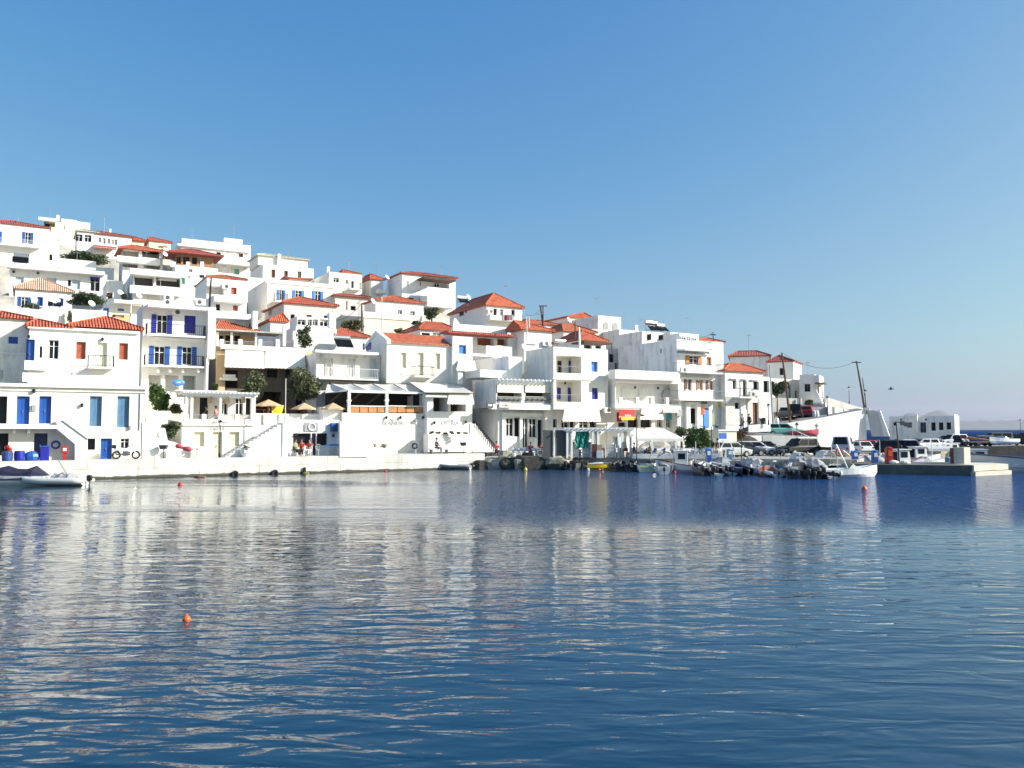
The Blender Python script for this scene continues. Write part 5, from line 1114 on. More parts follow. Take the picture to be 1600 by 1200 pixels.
        if 't' in opts:   # canopy on hoops
            t = MB(); pts = []
            for i in range(7):
                a = pi*i/6; pts.append((-cos(a)*B*.42, fb+.7+.55*sin(a)))
            for i in range(6): t.quad((-L_*.3, *pts[i]), (L_*.1, *pts[i]), (L_*.1, *pts[i+1]), (-L_*.3, *pts[i+1]))
            t.build('canopy', CANG, e)
            for x in (-L_*.3, L_*.1): MB().tube([(x, -B*.42, fb), (x, -B*.42, fb+.7), (x, 0, fb+1.24), (x, B*.42, fb+.7), (x, B*.42, fb)], .025, 5).build('hoop', STL, e)
        if 'm' in opts: MB().tube([(L_*.2, 0, fb*.5), (L_*.2, 0, 2.6)], [.05, .03], 6).build('mast', WPT, e)
    if 'v' in opts:   # tarpaulin cover
        t = MB(); n = 9; V = []
        for i in range(n):
            x = -L_*.46+L_*.8*i/(n-1); w_ = B*.5*(1 if i < 6 else 1-.25*(i-5)/3); hgt = (1.15+.14*sin(i*1.9))*(1 if i not in (0, n-1) else .62)
            V += [(x, -w_-.04, .36), (x, -w_*.7, hgt*.75), (x, 0, hgt), (x, w_*.7, hgt*.75), (x, w_+.04, .36)]
        t.add(V, [(i*5+k, i*5+k+1, i*5+k+6, i*5+k+5) for i in range(n-1) for k in range(4)]+[(4, 3, 2, 1, 0), tuple(range((n-1)*5, n*5))]); t.build('cover', mat('navy_tarpaulin', (.015, .015, .045), .7, noise=.3) if 'N' in opts else mat('grey_tarpaulin', (.3, .3, .32), .8, noise=.3), e, smooth=False)
    if 'o' in opts: outboard(e, -L_/2-.05, 0, L_/5*.85)
    if 'O' in opts: outboard(e, -L_/2-.05, .45, .85, BLK)
    for k in range(opts.count('p')):
        MB().lathe([(.03, .34), (.11, .26), (.11, .0), (.04, -.06)], n=8).build('fender', WPT, e, loc=(-L_*.25+L_*.35*k, -B/2-.12, .2), smooth=True)
    return e
# ---- people: one skinned body, clothes and hair as shells over it
SKIN = mat('skin', (.45, .26, .17), .6)
def skinmesh(name, pts, edges, rad, m, parent, lv=1):
    me = bpy.data.meshes.new(name); me.from_pydata(pts, edges, []); o = bpy.data.objects.new(name, me); COL.objects.link(o)
    md = o.modifiers.new('s', 'SKIN'); md.use_smooth_shade = True
    sv_ = me.skin_vertices[0].data if me.skin_vertices else None
    if sv_ is None: me.skin_vertices.new(name='sk') if hasattr(me.skin_vertices, 'new') else None; sv_ = me.skin_vertices[0].data
    for i, r in enumerate(rad): sv_[i].radius = (r, r)
    sv_[0].use_root = True; sb = o.modifiers.new('u', 'SUBSURF'); sb.levels = lv; sb.render_levels = lv
    bpy.context.view_layer.update(); nm = bpy.data.meshes.new_from_object(o.evaluated_get(bpy.context.evaluated_depsgraph_get()))
    bpy.data.objects.remove(o); nm.materials.clear(); nm.materials.append(m); q = bpy.data.objects.new(name, nm); COL.objects.link(q); reg(q, parent); return q
def cloth(n_, c): return mat('cloth_'+n_, c, .85, noise=.15, nscale=6)
def person(label, loc, rz, pose='stand', top=('grey', (.3, .3, .32)), leg=('navy', (.03, .04, .08)), hair=(.03, .02, .015), group=None):
    e = thing('person', label, 'person', loc, rz, group)
    if pose == 'sit':   # faces +x, seat at 0.45
        hip = (0, 0, .52); ch = (-.06, 0, .98); nk = (-.05, 0, 1.16); hd = (-.01, 0, 1.32)
        kn = lambda s: (.44, s*.11, .52); an = lambda s: (.46, s*.11, .08); to = lambda s: (.6, s*.12, .04); el = lambda s: (.06, s*.24, .82); ha = lambda s: (.3, s*.14, .72)
    elif pose == 'walk':
        hip = (0, 0, .95); ch = (.03, 0, 1.35); nk = (.04, 0, 1.5); hd = (.06, 0, 1.66)
        kn = lambda s: (.12 if s > 0 else -.02, s*.1, .5); an = lambda s: (.24 if s > 0 else -.3, s*.1, .09); to = lambda s: (.38 if s > 0 else -.16, s*.11, .04); el = lambda s: (-.1*s, s*.24, 1.12); ha = lambda s: (.02-.2*s, s*.24, .88)
    else:
        hip = (0, 0, .95); ch = (0, 0, 1.35); nk = (0, 0, 1.5); hd = (.02, 0, 1.66)
        kn = lambda s: (.02, s*.1, .5); an = lambda s: (0, s*.1, .09); to = lambda s: (.15, s*.13, .04); el = lambda s: (-.02, s*.25, 1.12); ha = lambda s: (.08, s*.25, .86)
    V = [hip, ch, nk, hd]; E = [(0, 1), (1, 2), (2, 3)]; r = [.13, .15, .055, .1]; top_ = (hd[0], 0, hd[2]+.09); V.append(top_); E.append((3, 4)); r.append(.075)
    nose = (hd[0]+.1, 0, hd[2]); V.append(nose); E.append((3, 5)); r.append(.02)
    for s in (-1, 1):
        b = len(V); sh = (ch[0], s*.18, ch[2]+.07); V += [sh, el(s), ha(s)]; E += [(1, b), (b, b+1), (b+1, b+2)]; r += [.06, .045, .032]
        h0 = Vector(ha(s)); f = (h0-Vector(el(s))).normalized()
        for k in range(4): V.append(tuple(h0+f*(.1+.012*(k in (1, 2)))+Vector((0, (k-1.5)*.02, -.01*k)))); E.append((b+2, len(V)-1)); r.append(.009)
        V.append(tuple(h0+f*.05+Vector((.035, -s*.03, 0)))); E.append((b+2, len(V)-1)); r.append(.01)
        b = len(V); V += [(hip[0], s*.1, hip[2]-.04), kn(s), an(s), to(s)]; E += [(0, b), (b, b+1), (b+1, b+2), (b+2, b+3)]; r += [.09, .06, .042, .035]
    skinmesh('body', V, E, r, SKIN, e)
    V = [hip, ch, (nk[0], 0, nk[2]-.06)]; E = [(0, 1), (1, 2)]; r = [.15, .175, .08]
    for s in (-1, 1): b = len(V); V += [(ch[0], s*.18, ch[2]+.07), tuple(Vector((ch[0], s*.18, ch[2]+.07)).lerp(Vector(el(s)), .85))]; E += [(1, b), (b, b+1)]; r += [.08, .065]
    skinmesh('shirt', V, E, r, cloth(*top), e)
    V = [hip]; E = []; r = [.155]
    for s in (-1, 1): b = len(V); V += [(hip[0], s*.1, hip[2]-.04), kn(s), tuple(Vector(kn(s)).lerp(Vector(an(s)), .9))]; E += [(0, b), (b, b+1), (b+1, b+2)]; r += [.115, .085, .065]
    skinmesh('trousers', V, E, r, cloth(*leg), e)
    MB().ell((hd[0]-.025, 0, hd[2]+.055), (.115, .1, .11), 8, 6).build('hair', mat('hair_%d' % int(hair[0]*100), hair, .7), e, smooth=True)
    return e
# ---- plants
LEAF = mat('leaf_green', (.075, .14, .03), .6, noise=.6, nscale=3); OLV = mat('leaf_olive', (.13, .145, .065), .65, noise=.55, nscale=3); DLF = mat('leaf_dark', (.045, .075, .025), .65, noise=.5, nscale=3)
BARK = mat('bark', (.12, .08, .05), .9, noise=.4, nscale=5); DRY = mat('leaf_dry', (.2, .11, .06), .8, noise=.5, nscale=4)
def crown_mesh(blobs, n, ls, rng, m, parent, name='crown', per=1.0):
    """many small leaves spread through a cluster of uneven clumps"""
    mb = MB(); tot = sum(b[3]*b[3]*b[4] for b in blobs)
    for (x, y, z, rx, rz) in blobs:
        k = int(n*rx*rx*rz/tot)
        for _ in range(k):
            v = Vector((rng.gauss(0, 1), rng.gauss(0, 1), rng.gauss(0, 1))).normalized()*(rng.random()**.38)*(1+.22*rng.gauss(0, 1)*.6)
            c = Vector((x+v.x*rx, y+v.y*rx, z+v.z*rz)); a = Vector((rng.gauss(0, 1), rng.gauss(0, 1), rng.gauss(0, .7))).normalized(); b = a.cross(Vector((rng.gauss(0, 1), rng.gauss(0, 1), rng.gauss(0, 1)))).normalized()
            s = ls*(.6+.8*rng.random()); mb.quad(c-a*s, c+b*s*.5, c+a*s, c-b*s*.5)
    return mb.build(name, m, parent)
def tree(name, label, cat, u0, u1, vt, vb, d, vtrunk=None, m=LEAF, n=3200, ls=.13, seed=1, group=None, trunk=True, ncl=11):
    rng = random.Random(seed); p0 = at(u0, vb, d); p1 = at(u1, vt, d); W_ = p1.x-p0.x; H_ = p1.z-p0.z; cx = (p0.x+p1.x)/2
    zb = at(u0, vtrunk, d).z if vtrunk else p0.z-.4
    e = thing(name, label, cat, (cx, d, zb), 0, group); c0 = p0.z-zb
    bl = [(0, 0, c0+H_*.45, W_*.28, H_*.34)]
    for i in range(ncl):
        a = 2*pi*i/ncl+rng.random()*.6; f = .55+.35*rng.random(); zz = c0+H_*(.2+.62*rng.random()); sh = 1-.5*abs((zz-c0)/H_-.42)*2*.7
        bl.append((cos(a)*W_*.33*f*sh*1.15, sin(a)*W_*.3*f*sh, zz, W_*(.13+.07*rng.random()), H_*(.11+.09*rng.random())))
    crown_mesh(bl, n, ls, rng, m, e)
    if trunk:
        t = MB(); h = c0+H_*.45; t.tube([(0, 0, -1), (.05, 0, h*.4), (.0, .05, h)], [.16, .12, .07], 7)
        for b in bl[1:7]: t.tube([(.03, .02, h*.55), ((b[0])*.5, b[1]*.5, (h*.6+b[2])*.5), (b[0], b[1], b[2])], [.08, .05, .02], 5)
        t.build('trunk', BARK, e)
    return e
# ---- street furniture
def pole(name, label, cat, u0, v0, u1, v1, d, r=.1, m=None, arms=(), group=None, wires=None):
    """post from its foot (u0, v0) to its head (u1, v1)"""
    a, b = at(u0, v0, d), at(u1, v1, d); e = thing(name, label, cat, tuple(a), 0, group); h = b-a
    MB().tube([(0, 0, -.6), tuple(h*.5), tuple(h)], [r, r*.85, r*.6], 8).build('pole', m or BARK, e)
    for f, w_ in arms: c = h*f; MB().box(c.x-w_, c.x+w_, -.05, .05, c.z-.06, c.z+.06).build('crossarm', m or BARK, e)
    return e, b
LAMPM = mat('lamp_white', (.75, .75, .72), .3)
def lamp_post(label, u, v0, v1, d, z=None, kind='cap', m=BLK, group='street lamps'):
    a = at(u, v0, d); H_ = at(u, v1, d).z-a.z; e = thing('street_lamp', label, 'street lamp', tuple(a), 0, group)
    MB().tube([(0, 0, 0), (0, 0, .5), (0, 0, .55), (0, 0, H_-.35)], [.09, .08, .045, .035], 8).build('pole', m, e)
    if kind == 'cap':
        MB().lathe([(.09, 0), (.16, .26), (.14, .28)], (0, 0, H_-.36), 8).build('lamp_glass', LAMPM, e); MB().lathe([(.2, 0), (.22, .03), (.07, .15), (.02, .22)], (0, 0, H_-.09), 10).build('lamp_cap', m, e)
    else:
        MB().tube([(0, 0, H_-.35), (.1, 0, H_), (.5, 0, H_-.1)], .035, 6).build('arm', m, e); MB().lathe([(.08, .16), (.24, .02), (.2, 0)], (.55, 0, H_-.25), 10).build('lamp_head', m, e)
    return e
def chair_proto(name, label, m, group):
    e = thing(name, label, 'chair', (0, 0, 0), 0, group)
    MB().box(-.2, .2, -.2, .2, .42, .46).build('seat', m, e); MB().box(-.22, -.18, -.2, .2, .6, .9).build('backrest', m, e)
    for x in (-.18, .18):
        for y in (-.18, .18): MB().bar((x, y, 0), (x, y, .9 if x < 0 else .42), .022).build('leg', m, e)
    return e
def table_proto(name, label, m, group):
    e = thing(name, label, 'table', (0, 0, 0), 0, group); MB().box(-.4, .4, -.4, .4, .71, .75).build('tabletop', m, e)
    for x in (-.33, .33):
        for y in (-.33, .33): MB().bar((x, y, 0), (x, y, .71), .03).build('leg', m, e)
    return e
def parasol(label, u, vb, vt, d, w_, m=CANT, group='tan parasols on the tavern terrace'):
    a = at(u, vb, d); H_ = at(u, vt, d).z-a.z; e = thing('parasol', label, 'parasol', tuple(a), R(20), group)
    MB().tube([(0, 0, 0), (0, 0, H_-.02)], .03, 6).build('pole', WOOD, e)
    c = MB(); n = 6; rim = [(w_*cos(2*pi*i/n), w_*sin(2*pi*i/n), H_-.55) for i in range(n)]
    for i in range(n):
        p, q = rim[i], rim[(i+1) % n]; mid = tuple((Vector(p)+Vector(q))/2*.97+Vector((0, 0, (H_-.5)*.03+.03))); c.add([(0, 0, H_), p, mid, q], [(0, 1, 2), (0, 2, 3)]); c.add([p, mid, q, (q[0], q[1], q[2]-.14), (mid[0], mid[1], mid[2]-.12), (p[0], p[1], p[2]-.14)], [(0, 5, 4, 1), (1, 4, 3, 2)])
    c.build('canopy', m, e); return e
def solar(label, u, v, d, rz=30, s=1.0, panel=True):
    a = at(u, v, d); e = thing('solar_water_heater', label, 'water heater', tuple(a), R(rz), 'solar water heaters on the roofs')
    MB().tube([(-.7*s, .2, 1.05*s), (.7*s, .2, 1.05*s)], .27*s, 12).build('tank', STL if s > .9 else WPT, e, smooth=False)
    if panel: MB().add([(-.8*s, -.9*s, .15), (.8*s, -.9*s, .15), (.8*s, .1, .95*s), (-.8*s, .1, .95*s)], [(0, 1, 2, 3), (3, 2, 1, 0)]).build('panel', GLS, e)
    f = MB()
    for x in (-.6*s, .6*s): f.bar((x, -.8*s, 0), (x, .1, .9*s), .03); f.bar((x, .25, 0), (x, .2, .9*s), .03)
    f.box(-.62*s, .62*s, .2, .26, .3, .36); f.box(-.62*s, .62*s, -.6*s, -.54*s, .2, .26); f.build('frame', GRY, e); return e
def dish(label, u, v, d, rz=60):
    a = at(u, v, d); e = thing('satellite_dish', label, 'satellite dish', tuple(a), R(rz), 'satellite dishes on the roofs')
    MB().bar((0, 0, -.5), (0, 0, .5), .03).build('mast', GRY, e); o = MB().lathe([(.02, 0), (.25, .04), (.42, .14), (.4, .15), (.24, .06)], n=12).build('reflector', WPT, e, loc=(0, -.05, .6)); o.rotation_euler = (R(60), 0, 0); return e
def buoy(label, u, v, r, m=ORG, name='buoy', group='mooring buoys on the water'):
    d = CAMZ*1300/(v-671.0); e = thing(name, label, 'buoy', (gx(u, d), d, 0), 0, group)
    b = MB().lathe([(.05*r, -.8*r), (.5*r, -.7*r), (.92*r, -.3*r), (r, .1*r), (.85*r, .55*r), (.5*r, .95*r), (.16*r, 1.2*r), (.1*r, 1.45*r)], n=16).build('float', m, e, smooth=True)
    MB().ring((0, 0, 1.5*r), .12*r, .04*r, 8, 5).build('eye', m, e); return e
# ------------------------------------------------------------ things on the quay and in the harbour
rng = random.Random(3)
# trees and plants
tree('quay_tree', 'bushy bright green tree beside the big white waterfront house', 'tree', 229, 268, 592, 650, 70.5, 662, m=LEAF, n=4200, seed=2, ls=.12)
tree('ivy_bush', 'dark green bush hanging over the curved stair wall', 'bush', 244, 284, 658, 688, 67.3, 690, m=DLF, n=2600, seed=5, ls=.09, trunk=False, ncl=8)
tree('climbing_plant', 'yellow-green plant under the first terrace post of the cafe', 'bush', 262, 288, 628, 648, 72, 652, m=OLV, n=900, seed=9, trunk=False, ls=.1)
tree('olive_tree', 'olive tree left, in front of the tavern awnings', 'tree', 368, 422, 577, 636, 79.5, 650, m=OLV, n=4600, seed=12, group='olive trees on the tavern terrace')
tree('olive_tree', 'wider olive tree right, beside the tan tavern wall', 'tree', 444, 506, 566, 630, 80, 650, m=OLV, n=5600, seed=22, group='olive trees on the tavern terrace', ncl=14)
tree('pine_bush', 'dark bush on the slope left of the cream garden wall', 'bush', 526, 575, 498, 520, 98, 524, m=OLV, n=2200, seed=7, ls=.14)
tree('garden_tree', 'dark green bush between the twin roof house and the orange roof villa', 'bush', 660, 688, 479, 500, 113, 504, m=DLF, n=1500, seed=31, ls=.15)
tree('creeper', 'climbing plant with white flowers against the blank white front', 'plant', 459, 492, 504, 548, 88, 552, m=DLF, n=900, seed=41, ls=.14, ncl=14)
tree('hedge', 'trimmed dark hedge beside the salmon roof cottage', 'hedge', 107, 164, 455, 480, 103, 484, m=DLF, n=4200, seed=51, ls=.13, trunk=False, ncl=16)
tree('hill_shrub', 'dark shrubs under the window row house', 'shrub', 90, 178, 394, 413, 133, 420, m=DLF, n=3000, seed=61, ls=.2, trunk=False, ncl=18)
tree('courtyard_plant', 'low dark plant below the blue shutters of the salmon roof cottage', 'plant', 28, 68, 471, 484, 102, 486, m=DLF, n=800, seed=71, ls=.1, trunk=False)
tree('vine', 'drooping vine between the two retaining walls', 'plant', 104, 114, 482, 508, 88, 510, m=OLV, n=500, seed=73, ls=.09, trunk=False)
tree('harbour_tree', 'round dark green tree beside the terrace awning on the harbour', 'tree', 1066, 1112, 659, 709, 79.6, 714, m=LEAF, n=6500, seed=81, ls=.1, ncl=17)
tree('harbour_shrub', 'thin olive shrub left of the round harbour tree', 'shrub', 1052, 1076, 664, 684, 81, 712, m=OLV, n=900, seed=83, ls=.09)
tree('dark_tree', 'dark tree in front of the porch house', 'tree', 1190, 1236, 592, 620, 110, 638, m=DLF, n=3800, seed=91, ls=.13)
tree('dried_shrub', 'dried brown shrub in front of the stone house', 'shrub', 1148, 1168, 668, 688, 86, 702, m=DRY, n=1100, seed=93, ls=.12)
tree('hill_shrub', 'small bushes below the cream garden wall', 'shrub', 612, 632, 512, 522, 103, 524, m=OLV, n=500, seed=95, ls=.1, trunk=False)
0 and tree('potted_agave', 'spiky tan plant in a box on the shop stair', 'plant', 541, 557, 652, 664, 74, 668, m=DRY, n=300, seed=97, ls=.14, trunk=False)
for i in range(6):
    u = 674+i*10.5; tree('ledge_plant', 'low grey-green plant on the restaurant ledge, %s along it from the left' % ('first', 'second', 'third', 'fourth', 'fifth', 'sixth')[i], 'plant', u-5, u+6, 673+(i % 3), 678.5, 80.2, 679, m=OLV, n=200, seed=100+i, ls=.07, trunk=False, group='plants along the restaurant ledge')
# cafe pergola
pf = Fr(340, 69.9, 30, 718); e = thing('pergola', 'white beamed pergola with hanging lanterns over the cafe terrace', 'pergola', pf.W(0, 0), pf.ang)
for u in (292, 300, 345, 395):
    x, z1 = pf.L(u, 619, .3); z0 = pf.L(u, 657, .3)[1]; mb = MB().box(x-.1, x+.1, .2, .4, z0, z1)
    if u > 300: mb.add([(x-.45, .22, z1), (x-.1, .22, z1-.4), (x-.1, .36, z1-.4), (x-.45, .36, z1)], [(0, 1, 2, 3)]); mb.add([(x+.45, .22, z1), (x+.1, .22, z1-.4), (x+.1, .36, z1-.4), (x+.45, .36, z1)], [(0, 3, 2, 1)])
    mb.build('post', WPT, e)
x0, z = pf.L(287, 617, 0); x1 = pf.L(403, 617, 0)[0]
MB().box(x0, x1, .1, .3, z-.05, z+.15).build('beam', WPT, e); MB().box(x0, x1-.3, 3.6, 3.8, z-.05, z+.15).build('beam', WPT, e)
mb = MB()
for i in range(19): q = x0+(x1-x0)*i/18; mb.box(q-.05, q+.05, -.3, 4.1, z+.16, z+.32)
mb.build('rafters', WPT, e); MB().box(x0-.5, x1-1.6, .9, 4.1, z+.35, z+.45).build('roof_sheet', WPT, e)
for u in (303, 328, 355, 380):
    x, zz = pf.L(u, 625, 1.0); MB().lathe([(.1, -.28), (.2, -.22), (.2, .2), (.1, .28)], (x, 1.0, zz), 8).bar((x, 1, zz+.28), (x, 1, z), .012).build('lantern', CANT, e)
# terrace awning frames on the harbour
pf = Fr(960, 78.6, 12, zb=1.02); e = thing('pergola', 'white harbour terrace pergola with curtains and a teal cloth', 'pergola', pf.W(0, 0), pf.ang)
for u in (886, 893, 926, 934, 966, 972, 985):
    x, z1 = pf.L(u, 673, 0); MB().box(x-.09, x+.09, -.09, .09, 0, z1).build('post', WPT, e)
x0, z = pf.L(881, 672, 0); x1 = pf.L(990, 672, 0)[0]; MB().box(x0, x1, -.1, .1, z-.1, z+.1).build('beam', WPT, e); MB().box(x0, x1, 3.4, 3.6, z-.1, z+.1).build('beam', WPT, e)
mb = MB()
for i in range(16): q = x0+(x1-x0)*i/15; mb.box(q-.05, q+.05, -.35, 3.8, z+.1, z+.24)
mb.build('rafters', WPT, e)
def curtain(u, w_, vt, vb, m=CANV, off=.1):
    x, zt = pf.L(u, vt, off); zb = pf.L(u, vb, off)[1]; n = 8; mb = MB(); V = []
    for i in range(n+1):
        for j in range(4): a = j/3; q = 1-.45*sin(pi*a*.9); V.append((x+(i/n-.5)*w_*q, off+.08*sin(i*2.2), zt+(zb-zt)*a))
    return mb.add(V, [(i*4+j, i*4+j+1, i*4+j+5, i*4+j+4) for i in range(n) for j in range(3)]).build('curtain', m, e)
curtain(932, .9, 674, 700); curtain(962, .6, 682, 700); curtain(976, .5, 674, 700); curtain(890, .4, 674, 702)
x0, zt = pf.L(899, 674, .15); x1, zb = pf.L(920, 700, .15); V = []; mb = MB()
for i in range(9):
    for j in range(7): a, b = i/8, j/6; V.append((x0+(x1-x0)*a+.05*sin(j*1.7), .15+.12*sin(i*1.9+j*.9), zt+(zb-zt)*b))
mb.add(V, [(i*7+j, i*7+j+1, i*7+j+8, i*7+j+7) for i in range(8) for j in range(6)]).build('cloth', GRN, e)
MB().box(pf.L(849, 690, .2)[0], pf.L(864, 690, .2)[0], .2, .35, 0, pf.L(856, 672, .2)[1]).build('screen', DGR, e); MB().box(pf.L(868, 690, .2)[0], pf.L(884.5, 690, .2)[0], .2, .35, 0, pf.L(876, 672, .2)[1]).build('screen', DGR, e); MB().box(pf.L(865, 690, .1)[0], pf.L(867, 690, .1)[0], .1, .2, 0, pf.L(866, 672, .1)[1]).build('post', WPT, e)
pf2 = Fr(1030, 78.2, 8, zb=1.02); e = thing('awning_frame', 'wide cream sloping awning on white posts over blue-cushioned tables', 'awning', pf2.W(0, 0), pf2.ang)
for u in (997, 1018, 1056):
    x, z1 = pf2.L(u, 688, 0); MB().box(x-.09, x+.09, -.09, .09, 0, z1).build('post', WPT, e)
for a, b, k in ((994, 1033, 0), (1033.5, 1068, 1)):
    xa, z1 = pf2.L(a, 685, 0); xb = pf2.L(b, 685, 0)[0]; z2 = pf2.L(a, 671, 2.2)[1]; off = -.5
    mb = MB(); mb.quad((xa, 0, z1), (xb, 0, z1), (xb-.9, 2.6, z2), (xa-.6*k, 2.6, z2)); mb.quad((xa-.6*k, 2.6, z2-.05), (xb-.9, 2.6, z2-.05), (xb, 0, z1-.05), (xa, 0, z1-.05)); mb.quad((xa, -.01, z1-.3), (xb, -.01, z1-.3), (xb, -.01, z1), (xa, -.01, z1))
    n = 9
    for i in range(n): q = xa-.6*k+(xb-.9-xa+.6*k)*i/n; w2 = (xb-.9-xa+.6*k)/n; mb.add([(q, 2.6, z2), (q+w2, 2.6, z2), (q+w2*.5, 2.75, z2+.18)], [(0, 1, 2)])
    mb.build('canopy', CANV, e)
MB().box(pf2.L(992, 700, 3)[0], pf2.L(1066, 700, 3)[0], 2.6, 2.7, 0, 1.1).build('back_wall', WH, e)
e = thing('low_wall', 'low white wall along the harbour terrace edge', 'wall', tuple(at(1050, 722, 77)), 0); e.location.z = 1.02
e.rotation_euler = (0, 0, R(-4)); MB().box(-3.6, 4.6, 0, .25, 0, .42).build('masonry', WH, e)
def tz(u, d): return (gx(u, d), d, 1.03)
# chairs and tables
ORD = ['first', 'second', 'third', 'fourth', 'fifth', 'sixth', 'seventh', 'eighth', 'ninth', 'tenth', 'eleventh', 'twelfth']
SIDE = ['left of', 'right of', 'in front of']
CW = chair_proto('chair', 'white wooden chair in the crowd of chairs in front of the arcade house', WPT, 'white chairs in front of the arcade house')
TW = table_proto('table', 'white square table in front of the arcade house', WPT, 'white tables in front of the arcade house')
spots = [(806, 80.6), (815, 80.9), (824, 81.1), (833, 80.8), (842, 80.6), (850, 80.9)]
for i, (u, d) in enumerate(spots):
    z = 1.03
    t = TW if i == 0 else dup(TW); t.location = (gx(u, d), d, z); t['label'] = 'white square table, %s from the left before the arcade house' % ORD[i]
    for k, (dx, dy, a) in enumerate(((-.65, 0, 0), (.65, 0, 180), (0, -.65, 90))):
        c = CW if (i == 0 and k == 0) else dup(CW); c['label'] = 'white chair %s the %s table before the arcade house' % (SIDE[k], ORD[i]); c.location = (gx(u, d)+dx, d+dy, z); c.rotation_euler = (0, 0, R(a+rng.uniform(-15, 15)))
CB = chair_proto('chair', 'white chair on the harbour terrace behind the moored boats', WPT, 'white chairs on the harbour terrace'); CD = dup(CB, label='dark wooden chair under the harbour pergola')
for k in kids(CD): recol(k, WPT, BRN)
CD['group'] = 'dark chairs under the harbour pergola'
TB = table_proto('table', 'pale table on the harbour terrace behind the moored boats', SLAB, 'pale tables on the harbour terrace')
TD = dup(TB, label='pale table under the harbour pergola'); TD['group'] = 'pale tables under the harbour pergola'
sp = [(u, d) for d in (78.8, 80.6) for u in range(1000, 1066, 13)]+[(1120, 79), (1132, 79.3)]+[(1072, 78.6), (1085, 78.6), (1098, 78.4)]
for i, (u, d) in enumerate(sp):
    nm_ = ('%s front-row table under the cream awning' % ORD[i] if i < 6 else '%s back-row table under the cream awning' % ORD[i-6]) if i < 12 and u < 1066 and i < len([1 for q in sp if q[0] < 1066]) else 'table behind the blue pillars, %s' % ('left one' if u == 1120 else 'right one') if u > 1110 else '%s table below the round harbour tree' % ORD[(u-1072)//13]
    x, y, z = tz(u, d); t = TB if i == 0 else dup(TB); t.location = (x, y, z); t['label'] = 'pale '+nm_ if 'behind' in nm_ else 'pale table, '+nm_
    for k, (dx, dy, a) in enumerate(((-.62, 0, 0), (.62, 0, 180), (0, -.62, 90))):
        c = CB if (i == 0 and k == 0) else dup(CB); c['label'] = 'white chair %s the %s' % (SIDE[k], nm_); c.location = (x+dx, y+dy, z); c.rotation_euler = (0, 0, R(a+rng.uniform(-20, 20)))
for i, (u, d) in enumerate([(u, d) for d in (79.4, 81.2) for u in (900, 912, 926, 941, 956, 974)]):
    nm_ = '%s %s-row table under the harbour pergola' % (ORD[i % 6], 'front' if i < 6 else 'back')
    x, y, z = tz(u, d); t = TD if i == 0 else dup(TD); t.location = (x, y, z); t['label'] = 'pale table, '+nm_
    for k, (dx, dy, a) in enumerate(((-.62, 0, 0), (.62, 0, 180), (.05, -.62, 90))):
        c = CD if (i == 0 and k == 0) else dup(CD); c['label'] = 'dark chair %s the %s' % (SIDE[k], nm_); c.location = (x+dx, y+dy, z); c.rotation_euler = (0, 0, R(a+rng.uniform(-20, 20)))
# printed panels in front of the pergola
for i, (a, b, dd, lb) in enumerate(((889, 904, 78.3, 'speckled white wind screen panel leftmost in front of the harbour pergola'), (910, 923, 78.3, 'speckled white wind screen panel beside the brown board'), (946, 962, 78.2, 'speckled white wind screen panel right of the brown board'))):
    p = at(a, 700, dd); w_ = gx(b, dd)-gx(a, dd); e = thing('wind_screen', lb, 'screen', (p.x, dd, 1.03), R(3)); sm = mat('speckled_fabric', (.62, .6, .58), .8, noise=.75, nscale=5)
    MB().box(0, w_, -.02, .02, .08, 1.28).build('panel', sm, e)
    for x in (0, w_): MB().box(x-.04, x+.04, -.04, .04, 0, 1.34).build('post', WPT, e)
p = at(925, 700, 78); e = thing('menu_board', 'dark brown board with an orange side in front of the pergola', 'board', (p.x, 78, 1.03), R(0)); MB().box(0, .48, -.04, .04, .05, 1.3).build('panel', BRN, e); MB().box(.5, .95, -.04, .04, .05, 1.25).build('panel', CANT, e)
for u, m_, lb in ((937, WPT, 'white box planter behind the yellow boat'), (1030, CANV, 'cream box beside the cream awning')):
    p = at(u, 715, 77.8); e = thing('planter', lb, 'planter', (p.x, 77.8, 1.03)); MB().box(-.3, .3, -.25, .25, 0, .7).build('box', m_, e, bevel=.03); MB().box(-.25, .25, -.2, .2, .7, .72).build('soil', DGR, e)
# blue cushions / cloths on the terrace
for i, (a, b, c, lb) in enumerate(((1002, 1011, 694, 'small navy cloth over chairs at the left post'), (1022, 1041, 698, 'long purple-blue cloth draped over chairs under the cream awning'), (1068, 1078, 699, 'navy cloth bundle near the round tree'), (1086, 1104, 700, 'wide navy cloth below the round tree'))):
    d_ = 78.1; p = at(a, c, d_); w_ = gx(b, d_)-gx(a, d_); mb = MB(); V = []
    for ii in range(9):
        for j in range(4): V.append((w_*ii/8, .1*sin(ii*1.3+j), .95-.14*j-.14*sin(pi*ii/8)*1.2+.08*sin(ii*2.1)))
    e = mb.add(V, [(ii*4+j, ii*4+j+1, ii*4+j+5, ii*4+j+4) for ii in range(8) for j in range(3)]).build('cloth', mat('navy_cloth', (.05, .04, .28), .8, noise=.3), None, loc=(p.x, d_, 1.03)); tag(e, lb, 'cloth')
